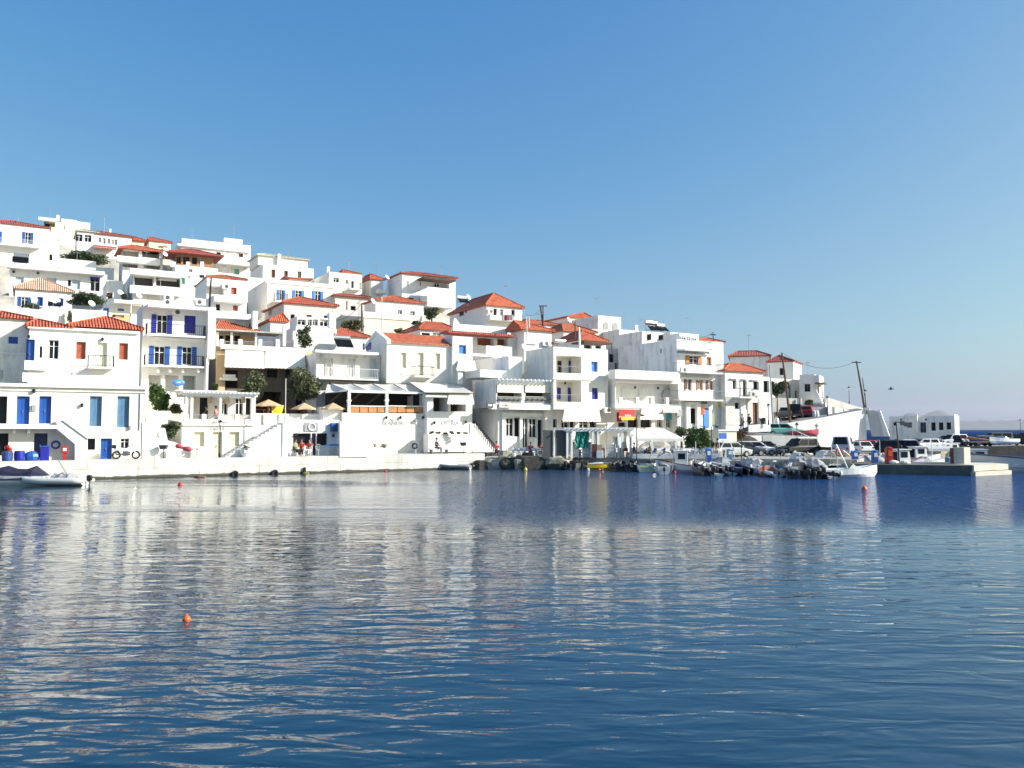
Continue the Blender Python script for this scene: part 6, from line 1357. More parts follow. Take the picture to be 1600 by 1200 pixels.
# quayside left and middle: furniture
def qd(u, s=1.0):
    """depth at column u, s metres behind the edge of the white quay"""
    D_ = Vector((30.6, 18.2)).normalized(); X = Vector((-36.6, 59.4))+Vector((-D_.y, D_.x))*s; k = (u-800)/1300.; t = (k*X.y-X.x)/(D_.x-k*D_.y); return X.y+D_.y*t
def setchair(label, u, d, z, m, rz=0, nm='chair', grp=None):
    c = chair_proto(nm, label, m, grp); c.location = (gx(u, d), d, z); c.rotation_euler = (0, 0, R(rz)); return c
for u, lb in ((302, 'white terrace chair nearest the pink cushions'), (307, 'white terrace chair second from the pink cushions'), (313, 'white chair beside the yellow cafe door'), (388, 'white chair at the foot of the open stairs')):
    setchair(lb, u, qd(u, 1.2), 1.43, WPT, 40)
t = table_proto('table', 'small white table in front of the cafe window', WPT, None); t.location = (gx(309.5, qd(310, 1.3)), qd(310, 1.3), 1.43)
for u, v, lb in ((279, 697, 'smaller pink cushion on the stair wall'), (292, 701, 'larger pink folded cushion on the stair wall')):
    p = at(u, v, 66.2); e = MB().ell((0, 0, 0), (.28 if u < 285 else .38, .16, .2), 10, 6).ell((.2, .02, -.08), (.2, .14, .15), 8, 5).build('cushion', PNK, None, loc=tuple(p), smooth=True); tag(e, lb, 'cushion')
def bin_(label, u, v, d):
    d = qd(u, 1.0); a = Vector((gx(u, d), d, 1.42)); e = thing('litter_bin', label, 'litter bin', tuple(a), 0, 'litter bins on posts'); MB().tube([(0, 0, 0), (0, 0, 1.0)], .03, 6).build('post', BLK, e)
    MB().add([(-.22, -.15, .72), (.22, -.15, .72), (.22, .15, .72), (-.22, .15, .72), (-.33, -.2, 1.05), (.33, -.2, 1.05), (.33, .2, 1.05), (-.33, .2, 1.05)], [(3, 2, 1, 0), (0, 1, 5, 4), (1, 2, 6, 5), (2, 3, 7, 6), (3, 0, 4, 7), (4, 5, 6, 7)]).build('basket', DGR, e)
bin_('black tapered litter bin on a post before the white stair wall', 257, 719, 65.3); bin_('black litter bin beside the bench under the restaurant ledge', 724, 708.5, 79)
# street lamps
lamp_post('black street lamp in front of the yellow cafe door', 343, 718, 658, qd(343, .5)); lamp_post('white-poled street lamp with a life ring at its foot', 649, 711, 657, qd(649, 1.0), m=GRY)
e = thing('life_ring', 'black and white life ring hung on the white-poled lamp', 'life ring', tuple(at(648, 697, qd(648, .8))), 0); MB().ring((0, 0, 0), .22, .07, 16, 6).build('ring', BLK, e)
e = thing('life_ring', 'blue life ring on the wall under the outside stair', 'life ring', tuple(at(87, 695, 62.4)), R(30)); MB().ring((0, 0, 0), .26, .07, 16, 6).build('ring', COB, e)
lamp_post('tall black lamp post in front of the cream awning', 995, 730, 646, 76.2, kind='arm'); lamp_post('black hooked street lamp behind the blue service pillar', 1112, 706, 664, 82, kind='arm')
lamp_post('tall black lamp post standing among the moored boats', 1159, 735, 664, 74.6); lamp_post('thin dark lamp post before the green car', 1246, 712, 662, 84); lamp_post('grey lamp post right of the black car', 1277, 712, 664, 84, m=GRY)
lamp_post('black lamp post with caged lantern at the stone house corner', 1201, 664, 632, 92); lamp_post('black lamp on the upper road before the steps', 1293, 651, 620, 103); lamp_post('small lamp far out on the sea wall slope', 1327, 633, 605, 114); lamp_post('lamp at the top end of the white retaining wall', 1352.5, 640, 610, 105)
lamp_post('small blue mushroom-shaped lamp on the far quay', 1595, 684, 656, 138, m=COB)
e, b = pole('floodlight_mast', 'tall black floodlight mast on the pier', 'floodlight', 1406, 725, 1400, 659, 70.5, .07, BLK)
for k in range(3): MB().box(.15+.3*k, .42+.3*k, -.2, .1, b.z-e.location.z-.3-.1*k, b.z-e.location.z+.05-.1*k).build('floodlight', DGR, e)
MB().bar((b.x-e.location.x-.1, 0, b.z-e.location.z), (1.1, 0, b.z-e.location.z-.2), .04).build('arm', BLK, e)
# utility poles and wires
poles = {}
for k, lb, a in (('a', 'tall wooden pole on the skyline above the red roofs', (848.5, 512, 848.5, 477, 114)), ('b', 'leaning dark utility pole in front of the pyramid roof house', (1235, 655, 1221.5, 551, 101)), ('c', 'shorter leaning pole left of the tall one', (1208, 662, 1202.5, 571, 97)),
                 ('d', 'leaning pole at the top of the white retaining wall', (1352, 640, 1338, 564, 108)), ('e', 'thin leaning pole beside the one carrying the wire', (1354.5, 640, 1347.5, 590, 109)), ('f', 'dark pole on the roofs right of the apartment block', (1116, 560, 1114, 519, 98)),
                 ('g', 'dark utility pole before the cream garden wall', (566, 510, 565, 474, 97)), ('h', 'grey pole in front of the twin roof house', (597, 512, 596.5, 463, 101)), ('i', 'white post beside the roof pavilion', (906, 547, 905, 511, 90)), ('j', 'pale pole above the red hip roofs left of the balcony house', (203, 512, 205, 470, 76)),
                 ('k', 'black pole between the stepped house and the balcony house', (327, 480, 330, 434, 92)), ('l', 'thin antenna mast on the apartment block roof', (1037.5, 518, 1036, 491, 99)), ('m', 'white flue pipe beside the white box house', (823.5, 526, 822.5, 494, 95)), ('n', 'second flue pipe right of the white box house roof', (827, 504, 826, 494, 97)),
                 ('o', 'dark pole behind the blue window house', (899, 520, 898.5, 503, 92))):
    r_ = {'a': .12, 'b': .16, 'c': .11, 'd': .15, 'e': .08, 'l': .04, 'k': .13, 'g': .14, 'i': .13}.get(k, .08)
    m_ = {'h': WG, 'i': WPT, 'j': SLAB, 'm': WG, 'n': WG, 'c': GRY, 'k': BLK, 'g': DGR, 'l': GRY}.get(k)
    poles[k] = pole('utility_pole' if k in 'abcdefgk' else 'roof_pole', lb, 'pole', *a, r_, m_, arms=((.97, .6),) if k in 'ad' else ((.9, .35),) if k in 'bf' else (), group='poles among the houses')
MB().bar((.0, 0, 0), (-.35, .2, 3.0), .1).build('strut', BARK, poles['a'][0])
def wire(label, a, b, sag=1.2, r=.02):
    a, b = Vector(a), Vector(b); mb = MB(); pts = [a.lerp(b, i/12)-Vector((0, 0, sag*4*(i/12)*(1-i/12))) for i in range(13)]; o = mb.tube([p-a for p in pts], r, 4).build('overhead_wire', BLK, None, loc=tuple(a)); tag(o, label, 'wire')
wire('overhead wire from the leaning dark pole to the pole on the retaining wall', poles['b'][1], poles['d'][1], 1.4)
wire('overhead wire from the skyline pole down to the villa balcony', poles['a'][1], at(822, 492, 112), .6); wire('overhead wire above the roofs into the short rooftop pole', poles['f'][1], at(1088, 525, 95), .3)
wire('overhead wire crossing in front of the cream garden wall', at(520, 500, 96), poles['g'][1], .6)
# roof clutter
solar('big grey solar water heater below the balcony slab house', 32, 414, 120, s=1.3); solar('solar heater on the cottage terrace wall', 85, 482, 101, s=.9); solar('solar heater on the little red roof house', 535, 546, 90, s=1.2); solar('solar heater left of the villa roof', 722, 476, 108, s=.9)
solar('dark solar heater on top of the apartment block', 1018, 520, 98, s=1.15); solar('second dark panel right of the tank on the apartment block', 1033, 520, 98.5, s=.85); solar('white tank lying beside the roof pavilion', 876, 547, 89.5, s=.95, panel=False); solar('white tank on the roof slab of the balcony house', 309, 478, 80, s=.6, panel=False)
for k, (u, v, d) in enumerate(((52, 476, 100), (83, 478, 99), (142, 483, 96), (281, 472, 80), (187, 465, 108), (216, 470, 107), (257, 404, 121), (582, 479, 104), (604, 440, 124), (888, 508, 105), (817, 552, 90), (731, 472, 110))):
    dish('satellite dish '+('above the far left red roof', 'beside the cottage solar heater', 'on the retaining wall right of the vine', 'on the balcony house roof', 'left on the flat slab below the dark veranda', 'right on the flat slab below the dark veranda', 'next to the orange timber porch', 'on the garden wall pole', 'by the white villa flank', 'on the bright red back roof', 'in the yard behind the arcade house', 'beside the villa heater')[k], u, v, d)
for k, (u, v, d, lb) in enumerate(((263, 477, 79.5, 'double-fan air conditioning unit on the balcony house roof'), (313, 477, 79.5, 'single-fan air conditioning unit at the right of the balcony house roof'))):
    p = at(u, v, d); e = thing('roof_air_conditioner', lb, 'air conditioner', tuple(p), R(30)); hh = 1.0 if k == 0 else .6; MB().box(-.45, .45, -.2, .2, 0, hh).build('casing', WPT, e, bevel=.03)
    for j in range(2-k): MB().lathe([(.2, 0), (.19, .02)], n=12).build('fan', DGR, e, loc=(-.1, -.2, .28+.45*j)).rotation_euler = (pi/2, 0, 0)
e = thing('surfboard', 'bright blue oval board leaning in the arches of the balcony house', 'surfboard', tuple(at(279, 598, 76.5)), R(30)); MB().ell((0, 0, 0), (.55, .08, .3), 16, 8).build('board', LBL, e, smooth=True); MB().ell((0, -.03, .02), (.28, .07, .1), 12, 6).build('emblem', PAL, e, smooth=True)
# parasols and things on the tavern terrace
for u, vt, vb, w_, lb in ((419, 624, 646, 1.25, 'tan parasol above the yellow kayak, leftmost of three'), (475, 629, 647, 1.15, 'tan parasol in the middle below the right olive tree'), (520, 629, 648, 1.15, 'tan parasol beside the restaurant corner, rightmost of three')): parasol(lb, u, vb, vt, 77.3, w_)
e = thing('banner', 'bright yellow banner under the left tan parasol', 'banner', tuple(at(425, 647, 78)), R(30)); MB().add([(0, 0, 0), (.9, 0, 0), (1.15, .1, .85), (0, 0, .8)], [(0, 1, 2, 3), (3, 2, 1, 0)]).build('cloth', YEL, e); MB().bar((0, 0, -.1), (0, 0, 1.0), .03).build('pole', WPT, e)
TT = table_proto('table', 'dark wooden table on the tavern terrace', BRN, 'dark tables on the tavern terrace'); CT = chair_proto('chair', 'dark wooden chair on the tavern terrace', BRN, 'dark chairs on the tavern terrace')
zt_ = at(470, 652, 79).z
for i, u in enumerate((408, 432, 452, 466, 484, 506)):
    d_ = 79+.5*(i % 2); t = TT if i == 0 else dup(TT); t['label'] = 'dark table, %s from the left on the tavern terrace' % ORD[i]; t.location = (gx(u, d_), d_, zt_)
    for k, a in ((-.6, 0), (.6, 180)):
        c = CT if (i == 0 and k < 0) else dup(CT); c['label'] = 'dark chair %s the %s table on the tavern terrace' % (SIDE[0 if k < 0 else 1], ORD[i]); c.location = (gx(u, d_)+k, d_, zt_); c.rotation_euler = (0, 0, R(a))
e = thing('terrace_lamp', 'tall thin flagpole rising from the quay in front of the terrace', 'pole', (gx(446, qd(446, .8)), qd(446, .8), 1.42), 0); MB().tube([(0, 0, 0), (0, 0, 6.6)], [.05, .03], 6).build('pole', SLAB, e)
# left quay clutter
e = thing('blue_bin', 'tall blue bin at the corner below the dark blue door', 'bin', (gx(72, qd(72, .5)), qd(72, .5), 1.42), R(30)); MB().box(-.3, .3, -.3, .3, 0, 1.0).build('body', COB, e, bevel=.04); MB().box(-.34, .34, -.34, .34, 1.0, 1.08).build('lid', BLUE, e)
e = thing('tarpaulin_heap', 'heap of blue tarpaulin and nets on the left quay', 'tarpaulin', (gx(52, qd(52, .5)), qd(52, .5), 1.42), R(30)); MB().ell((0, 0, .3), (.55, .4, .42), 9, 6).ell((-.5, .1, .2), (.4, .35, .3), 8, 5).build('cloth', BLUE, e)
for u, lb in ((14, 'blue painted drum nearest the red cloth'), (33, 'purple-blue drum right of the red cloth')):
    e = thing('drum', lb, 'drum', (gx(u, qd(u, .5)), qd(u, .5), 1.42), 0); MB().lathe([(.32, 0), (.36, .2), (.36, .6), (.3, .7)], n=14).build('barrel', mat('faded_blue', (.03, .07, .25), .6, noise=.4, nscale=3) if u < 20 else COB, e, smooth=False); MB().ring((0, 0, .71), .3, .03, 14, 5, 'xy').build('rim', DGR, e)
e = tag(MB().ell((0, 0, -.1), (.24, .16, .18), 9, 6).ell((.1, .1, -.25), (.16, .16, .22), 8, 5).build('cloth', RED, None, loc=(gx(14, qd(14, .5)), qd(14, .5), 2.5)), 'red cloth bundle above the blue drums', 'cloth')
e = thing('fire_box', 'small red fire hydrant box under the outside stair', 'hydrant', (gx(103, qd(103, .6)), qd(103, .6), 1.42), R(30)); MB().box(-.22, .22, -.12, .12, .5, 1.05).build('box', RED, e, bevel=.03); MB().box(-.1, .1, -.08, .08, 0, .5).build('stand', RED, e); MB().box(-.12, .12, -.135, -.122, .68, .9).build('label', WPT, e)
# fridge-like banner boxes on the middle quay
e = thing('kiosk_table', 'small stall with a bright blue top beside the shop', 'stall', (gx(523, qd(523, .9)), qd(523, .9), 1.42), R(30)); MB().box(-.75, .55, -.35, .35, .85, 1.0).build('top', LBL, e, bevel=.04); 
for x in (-.65, .45):
    for y in (-.3, .3): MB().bar((x, y, 0), (x, y, .85), .03).build('leg', WPT, e)
e = thing('notice_stand', 'oval framed notice stand right of the shop door', 'sign', (gx(498, qd(498, 1.0)), qd(498, 1.0), 1.42), R(30)); MB().ring((0, 0, .75), .24, .035, 16, 5).build('frame', GRY, e); MB().bar((0, 0, 0), (0, 0, .5), .06).build('post', GRY, e)
for u, v, lb, m_ in ((584, 705, 'white round planter left, at the foot of the shop stair', SLAB), (600, 702, 'white round planter right, at the foot of the shop stair', WPT), (385, 716, 'white pot at the bottom of the quay stairs', WPT)):
    d_ = qd(u, 1.6 if u > 500 else .6); e = thing('planter', lb, 'planter', (gx(u, d_), d_, 1.42), 0); MB().lathe([(.25, 0), (.42, .35), (.4, .6), (.34, .6)], n=12).build('pot', m_, e); crown_mesh([(0, 0, .75, .3, .25)], 120, .08, rng, OLV, e, 'plant')
e = thing('bench', 'low stone bench with dark legs under the restaurant wall', 'bench', (gx(686, qd(686, 1.3)), qd(686, 1.3), 1.42), R(30)); MB().box(-1.0, 1.0, -.25, .25, .4, .5).build('seat', SLAB, e)
for x in (-.8, .8): MB().box(x-.08, x+.08, -.2, .2, 0, .4).build('leg', DGR, e)
e2 = dup(e, loc=(gx(752, 80.9), 80.9, 1.1), rz=R(30), label='low stone bench at the foot of the alley stairs')
e = thing('motorcycle', 'white and black motorcycle parked by the waterfront house', 'motorcycle', (gx(199, qd(199, .55)), qd(199, .55), 1.42), R(25))
for x in (-.68, .68):
    w_ = MB().ring((0, 0, 0), .27, .055, 18, 6).build('wheel', TYRE, e, loc=(x, 0, .32)); MB().ring((0, 0, 0), .2, .02, 14, 5).bar((-.2, 0, 0), (.2, 0, 0), .015).bar((0, 0, -.2), (0, 0, .2), .015).build('rim', STL, w_)
MB().add(*hull_st([(-.85, .12, .72, .86), (-.5, .18, .6, .9), (-.05, .13, .6, .84), (.3, .14, .62, .96), (.48, .08, .74, .9)])).build('bodywork', WPT, e, bevel=.02); MB().add(*hull_st([(-.75, .1, .8, .87), (-.4, .13, .84, .92), (.0, .1, .84, .9)])).build('seat', BLK, e)
MB().box(-1.0, -.7, -.17, .17, .84, 1.1).build('top_box', BLK, e)
MB().add(*hull_st([(-.25, .17, .25, .62), (.1, .15, .26, .6), (.3, .1, .3, .55)])).tube([(-.68, .1, .32), (-.2, .1, .42)], .03, 6).tube([(-.75, -.12, .42), (.1, -.14, .3)], .05, 6).build('engine', DGR, e); MB().tube([(.68, .07, .32), (.45, .07, .95), (.4, 0, 1.05)], .03, 6).tube([(.68, -.07, .32), (.45, -.07, .95), (.4, 0, 1.05)], .03, 6).build('fork', STL, e)
MB().tube([(.3, -.36, 1.12), (.42, -.1, 1.06), (.42, .1, 1.06), (.3, .36, 1.12)], .02, 6).build('handlebar', BLK, e); MB().ell((.52, 0, .92), (.1, .1, .12), 8, 6).build('headlight', LAMPG, e)
# bathing platform and small things on the water edge
e = thing('wreck_post', 'dark post and brown wreckage in the water by the quay', 'debris', (gx(313, 64.5), 64.5, 0)); MB().tube([(0, 0, -.4), (.02, 0, .5)], [.05, .02], 5).build('post', BARK, e); MB().add(*hull_st([(-.4, .1, -.1, .06), (0, .2, -.1, .14), (.5, .15, -.1, .08)])).build('plank', mat('wet_brown', (.25, .12, .07), .6), e)
for u, lb in ((369, 'black tyre fender at the quay foot, left'), (431, 'black tyre fender at the quay foot, middle')):
    t_ = (u-0)/1300
    k = (u-800)/1300.; s_ = (-36.6-k*59.4)/(k*.5107-.8597)*-1; 
    X = Vector((-36.6, 59.4)); D_ = Vector((30.6, 18.2)).normalized(); s_ = (k*X.y-X.x)/(D_.x-k*D_.y); pp = X+D_*s_
    e = thing('tyre_fender', lb, 'tyre', (pp.x+.05, pp.y-.12, .1), R(30)); MB().ring((0, 0, 0), .2, .09, 14, 6).build('tyre', TYRE, e)
e = thing('mooring_post', 'dark mooring post with a weedy yellow foot against the quay', 'post', (gx(478, 70.7), 70.6, 0)); MB().tube([(0, 0, -.4), (0, 0, .5)], [.13, .1], 8).build('post', BLK, e); MB().ell((.12, -.1, 0), (.32, .2, .12), 8, 5).build('weed', mat('weed', (.25, .23, .06), .8), e)
# buoys
buoy('large orange buoy nearest the camera', 298.5, 964, .08, ORG); buoy('small red buoy off the left quay', 284, 757.5, .16, RED); buoy('tiny red float off the middle quay', 603, 736.5, .13, RED); buoy('yellow float below the rocks', 821, 733.5, .17, YEL); buoy('red conical buoy right, in the deep blue water', 1347.5, 764, .18, ORG)
buoy('small red float beside the yellow boat', 936, 734.5, .15, ORG); buoy('small red float before the white sterns', 1003, 737, .15, RED); buoy('red float at the caique bow', 1053, 738, .14, RED); buoy('white float right of the red hull', 1228, 741.5, .22, WPT); buoy('white float left of the big white motorboat', 1257, 744.5, .2, WPT); buoy('white ball float beside the black motors', 918, 733, .2, WPT)

def antenna(label, u, v, d, h=1.8, rz=20):
    p = at(u, v, d); e = thing('tv_antenna', label, 'antenna', tuple(p), R(rz), 'television aerials on the roofs'); MB().bar((0, 0, -.4), (0, 0, h), .025).build('mast', GRY, e)
    m_ = MB(); m_.bar((-.5, 0, h-.1), (.5, 0, h-.1), .018)
    for i in range(7): m_.bar((-.45+.15*i, -.28+.02*i, h-.1), (-.45+.15*i, .28-.02*i, h-.1), .013)
    m_.build('elements', GRY, e)
for k, (u, v, d, lb) in enumerate(((28, 350, 133, 'above the top left house'), (78, 340, 158, 'on the cream tower house'), (163, 360, 140, 'on the long house with the window row'), (238, 374, 146, 'on the yellow skyline house'), (300, 376, 141, 'left on the white apartment block'), (365, 375, 143, 'right on the white apartment block'), (450, 402, 131, 'on the pale roofed cream house'), (545, 426, 130, 'on the chimney house'), (588, 434, 131, 'on the small corner house'), (690, 430, 130, 'on the big white villa'),
        (120, 415, 122, 'on the long flat house'), (228, 420, 116, 'on the dark veranda tavern'), (350, 433, 104, 'on the stepped house'), (468, 440, 112, 'on the blue shutter house'), (250, 476, 80, 'on the balcony house'), (520, 494, 92, 'on the glazed veranda'), (790, 468, 116, 'on the orange roofed villa'), (932, 492, 119, 'on the arched window house'), (1000, 518, 97, 'left on the tall apartment block'), (1075, 522, 99, 'right on the tall apartment block'), (1170, 551, 114, 'on the grey hip roofed house'), (1262, 584, 106, 'on the grey corner house'), (842, 515, 101, 'on the white box house'), (620, 466, 113, 'on the twin roof house'))): antenna('thin television aerial '+lb, u, v, d, 1.5+.5*(k % 3), 20+37*k)
for k, (u, c_, w_) in enumerate(((784, 'white', (.7, .7, .7)), (788, 'crimson', (.4, .02, .03)), (793, 'pink', (.6, .25, .25)), (798, 'pale', (.6, .6, .62)))):
    p = at(u, 492, 111.2); o = MB().add([(0, 0, 0), (.42, 0, 0), (.42, .03, -.75), (.2, -.03, -.78), (0, .03, -.72), (.2, -.02, 0)], [(0, 5, 3, 4), (5, 1, 2, 3)]).build('laundry', cloth(c_, w_), None, loc=tuple(p)); tag(o, ('white', 'crimson', 'pink', 'pale blue')[k]+' laundry hanging on the villa balcony', 'laundry', 'laundry on the villa balcony')
for k, (a, b, vt, vb, d_, lb, mm) in enumerate(((166, 178, 455, 468, 108, 'scraggy reddish bush beside the plain terrace house', DRY), (186, 202, 458, 470, 107, 'dark bush in the gap below the veranda tavern', DLF), (388, 402, 500, 512, 96, 'small dark bush in the gap left of the turret house', DLF), (640, 660, 500, 508, 104, 'dark scrub right of the garden wall', DLF), (1256, 1272, 624, 634, 100.5, 'dark potted plants on the porch of the corner house', DLF), (1188, 1196, 650, 664, 93.4, 'tall potted plant by the stone house corner', OLV), (330, 342, 598, 612, 80, 'dark plants in the shaded lane beside the balcony house', DLF))):
    tree('shrub', lb, 'shrub', a, b, vt, vb, d_, m=mm, n=500, seed=200+k, ls=.11, trunk=False)
# ------------------------------------------------------------ rocks, boats, cars, people
RK = mat('shore_rock', (.42, .38, .3), .95, noise=.5, nscale=1.5, bump=.9, bscale=2.5); RK2 = mat('dark_shore_rock', (.07, .065, .055), .95, noise=.4, nscale=2, bump=.8, bscale=3)
def rock(label, u, v, d, sx, sy, sz, m, seed, name='rock'):
    r_ = random.Random(seed); me = MB(); ph = [r_.uniform(0, 6) for _ in range(6)]; nu, nv = 18, 10; V = []
    for j in range(nv+1):
        for i in range(nu):
            th = 2*pi*i/nu; a = pi*j/nv; x, y, z = sin(a)*cos(th), sin(a)*sin(th), cos(a)
            f = 1+.16*sin(3*x+ph[0]+2*y)+.12*sin(5*y+ph[1]+3*z)+.08*sin(9*x+ph[2])*cos(7*z+ph[3]); x, y, z = [max(-.8, min(.8, q*f))for q in (x, y, z)]; V.append((x*sx, y*sy, z*sz))
    fs = [(j*nu+i, (j+1)*nu+i, (j+1)*nu+(i+1) % nu, j*nu+(i+1) % nu) for j in range(nv) for i in range(nu)]
    p = at(u, v, d); o = me.add(V, fs).build(name, m, None, loc=(p.x, d, p.z)); o.rotation_euler = (r_.uniform(-.15, .15), r_.uniform(-.12, .12), r_.uniform(-.4, .4)); tag(o, label, 'rock', 'rocks along the shore'); return o
for i, a in enumerate((('dark rounded rock nearest the end of the white quay', 752, 729, 78.6, .9, .8, .75, RK2), ('pale flat rock right of the quay end', 772, 727, 78.8, 1.3, .9, .7, RK), ('low dark rock with a yellow-grey face', 797, 727, 78.4, 1.4, 1.0, .85, RK2), ('yellowish wedge rock above the yellow float', 812, 727, 77.7, .6, .6, .75, RK), ('small pale boulder between the dark rocks', 790, 718, 79.4, .7, .6, .5, RK),
                       ('long dark rock ridge in the middle', 832, 725, 78.2, 1.9, 1.1, .95, RK2), ('wide flat pale slab lying on the dark rocks', 842, 719, 78.9, 1.9, 1.0, .42, RK), ('big pale slab right, tilting to the water', 873, 721, 78.2, 1.6, 1.0, .7, RK), ('dark rock below the pale slab', 872, 730, 77.6, 1.3, .8, .5, RK2), ('dark rock behind the black motors left of the yellow boat', 900, 728, 78, 1.5, .9, .6, RK2),
                       ('pinkish-grey boulder by the corner of the white quay', 790, 712, 79.8, .8, .6, .6, RK), ('small rock left of the charcoal screens', 825, 712, 80, .7, .6, .4, RK2), ('grey half-sunk rock ball', 893, 731, 77, .5, .5, .5, RK))):
    rock(*a, 30+i)
# boats from left to right
boat('motor', 'white boat under a navy tarpaulin at the far left', 8, 757, 182, 6.2, opts='vN', B=1.9)
b = boat('rib', 'long white inflatable boat with a tilted outboard beside the navy cover', 84, 757.5, 178, 4.6, col=mat('white_rubber', (.6, .6, .58), .6), B=1.7, opts='v'); 
kids(b)[-1].scale = (.42, .8, .62); kids(b)[-1].location = (-.7, 0, .1)
outboard(b, -2.45, 0, .7); MB().tube([(-1.4, .2, .4), (-.6, .3, 1.7)], .04, 6).build('boathook', GRY, b)
boat('rib', 'small grey inflatable boat moored near the rocks', 709, 733, 172, 3.2, col=mat('grey_rubber', (.3, .3, .31), .6), B=1.6, opts='o')
boat('motor', 'small black motor dinghy beside the grey rock ball', 899, 733, 70, 3.2, col=DGR, opts='oO')
boat('dinghy', 'bright yellow wooden boat with a pale blue cover', 934, 732.5, 8, 4.4, col=YEL, B=1.5, opts='s')
b = bpy.context.view_layer and kids(bpy.data.objects['rowing_boat'])[0].parent
MB().add(*hull_st([(-1.2, .55, .45, .52), (0, .6, .45, .66), (1.3, .4, .5, .62)])).build('cover', PAL, b)
for i, (u, v, hd, L_, o_, lb, c) in enumerate(((969, 735, 84, 3.6, 'o', 'black-hulled dinghy leftmost in the dark cluster right of the yellow boat', DGR), (978, 735.5, 95, 3.4, 'o', 'dark grey dinghy with a raised black motor', DGR), (987, 735.5, 88, 3.4, 'O', 'dark dinghy with the biggest motor of the cluster', BLK),
        (1005, 735.5, 86, 4.8, 'fp', 'square white stern boat with a lime green stripe', WPT), (1023, 735.5, 90, 4.6, 'f', 'plain square white stern boat right of the lime striped one', WPT), (1040, 736.5, 76, 4.2, 'ot', 'dark grey hulled boat with a grey hood', mat('grey_hull', (.12, .125, .14), .4)))):
    boat('motor', lb, u, v, hd, L_, col=c, opts=o_)
MB().box(-2.45, -2.4, -.5, .5, .35, .5).build('stripe', LGN, [o for o in bpy.data.objects if o.get('label') == 'square white stern boat with a lime green stripe'][0])
boat('caique', 'white wooden caique with a brown-windowed wheelhouse', 1072, 737, 168, 5.0, opts='wb', B=2.0)
for i, (k, u, v, hd, L_, o_, lb, c) in enumerate((('motor', 1100, 738.5, 80, 4, 'o', 'boat with a black motor right of the caique', WPT), ('motor', 1110, 738.5, 88, 4.2, 'oO', 'boat with twin black motors below the blue pillar', DGR), ('motor', 1121, 739, 92, 4, 'O', 'white boat with a large charcoal motor', WPT), ('rib', 1133, 739, 85, 3.8, 'oc', 'dark inflatable with a small console', mat('black_rubber', (.03, .03, .035), .6)),
        ('motor', 1147, 739, 82, 4.2, 'fp', 'low white boat with a round white fender', WPT), ('rib', 1170, 738, 100, 4.4, 'cv', 'white inflatable under a folded grey cover', WPT), ('motor', 1187, 741, 86, 4.4, '', 'white boat with an orange-red cloth over its stern', WPT), ('motor', 1198, 740.5, 90, 4, 'f', 'white boat with a blue tarp beside the orange one', PAL),
        ('motor', 1214, 741, 96, 4.4, 'f', 'long low white boat with a crumpled cover', WPT), ('dinghy', 1207, 734, 165, 5.6, 's', 'long white rowing boat lying along the quay', WPT), ('rib', 1232, 741, 92, 4, 'o', 'grey inflatable with black motor near the white float', mat('grey_rubber', (.3, .3, .31), .6)), ('motor', 1247, 742, 88, 4.4, 'ft', 'grey-white boat with a small hood', SLAB),
        ('rib', 1272, 743, 84, 4.8, 'oO', 'large black inflatable left of the big white motorboat', MATS['black_rubber']), ('rib', 1252, 735, 176, 5.0, 'c', 'white inflatable crosswise behind the hooded boat', WPT), ('motor', 1287, 736, 90, 4.6, 't', 'boat with a rounded grey canopy behind the black inflatable', SLAB))):
    boat(k, lb, u, v, hd, L_, col=c, opts=o_)
def lbl(s): return [o for o in bpy.data.objects if o.get('label') == s][0]
e = lbl('white boat with an orange-red cloth over its stern'); V = []
for i in range(7):
    for j in range(4): V.append((-2.25-.07*j, -.6+1.2*i/6, .75-.22*j+.08*sin(i*2)))
MB().add(V, [(i*4+j, i*4+j+1, i*4+j+5, i*4+j+4) for i in range(6) for j in range(3)]).build('cloth', mat('coral_cloth', (.75, .2, .1), .8, noise=.3), e)
e = lbl('white boat with a blue tarp beside the orange one'); V = [(x-.1, y, z) for x, y, z in V]; MB().add(V, [(i*4+j, i*4+j+1, i*4+j+5, i*4+j+4) for i in range(6) for j in range(3)]).build('cover', BLUE, e)
e = boat('motor', 'big white motorboat with an A-shaped bow rail by the pier', 1320, 744.5, 12, 5.0, opts='fp', B=2.1)
MB().tube([(-.3, -.7, .6), (-.8, 0, 2.5), (-.3, .7, .6)], .05, 6).build('mast_frame', WPT, e); MB().ring((-.6, 0, 1.9), .25, .07, 14, 6).build('life_ring', RED, e)
for i, (k, u, v, hd, L_, o_, lb, c, d_) in enumerate((('caique', 1398, 727, 10, 5.4, 'wb', 'white fishing boat with a blue-grey cabin behind the pier', mat('lilac_hull', (.4, .42, .6), .4), 78), ('motor', 1438, 727, 6, 5.4, 'fm', 'white boat with a raised prow behind the fishing boat', WPT, 82), ('caique', 1425, 722, 10, 6.0, 'wm', 'white cabin boat further back in the basin', WPT, 90),
        ('motor', 1455, 722, 170, 6.4, 'ft', 'long white boat with rails in the basin', WPT, 92), ('motor', 1446, 716, 4, 7.2, 'f', 'longest white hull furthest back in the basin', WPT, 104), ('motor', 1370, 726, 20, 4.2, 'v', 'covered boat behind the red service pillar', SLAB, 80), ('motor', 1474, 728, 0, 4.4, 's', 'dark green skiff left of the ochre block', mat('dark_green_hull', (.03, .06, .05), .4), 77),
        ('caique', 1534, 733, 172, 6.0, 'w', 'white cabin cruiser behind the pier end', WPT, 78), ('dinghy', 1345, 724, 30, 4.6, 's', 'grey rowing boat pulled against the quay', GRY, 80), ('motor', 1392, 718, 175, 5, 'v', 'boat under a dark cover in the back of the basin', DGR, 96))):
    boat(k, lb, u, v, hd, L_, col=c, opts=o_, d=d_)
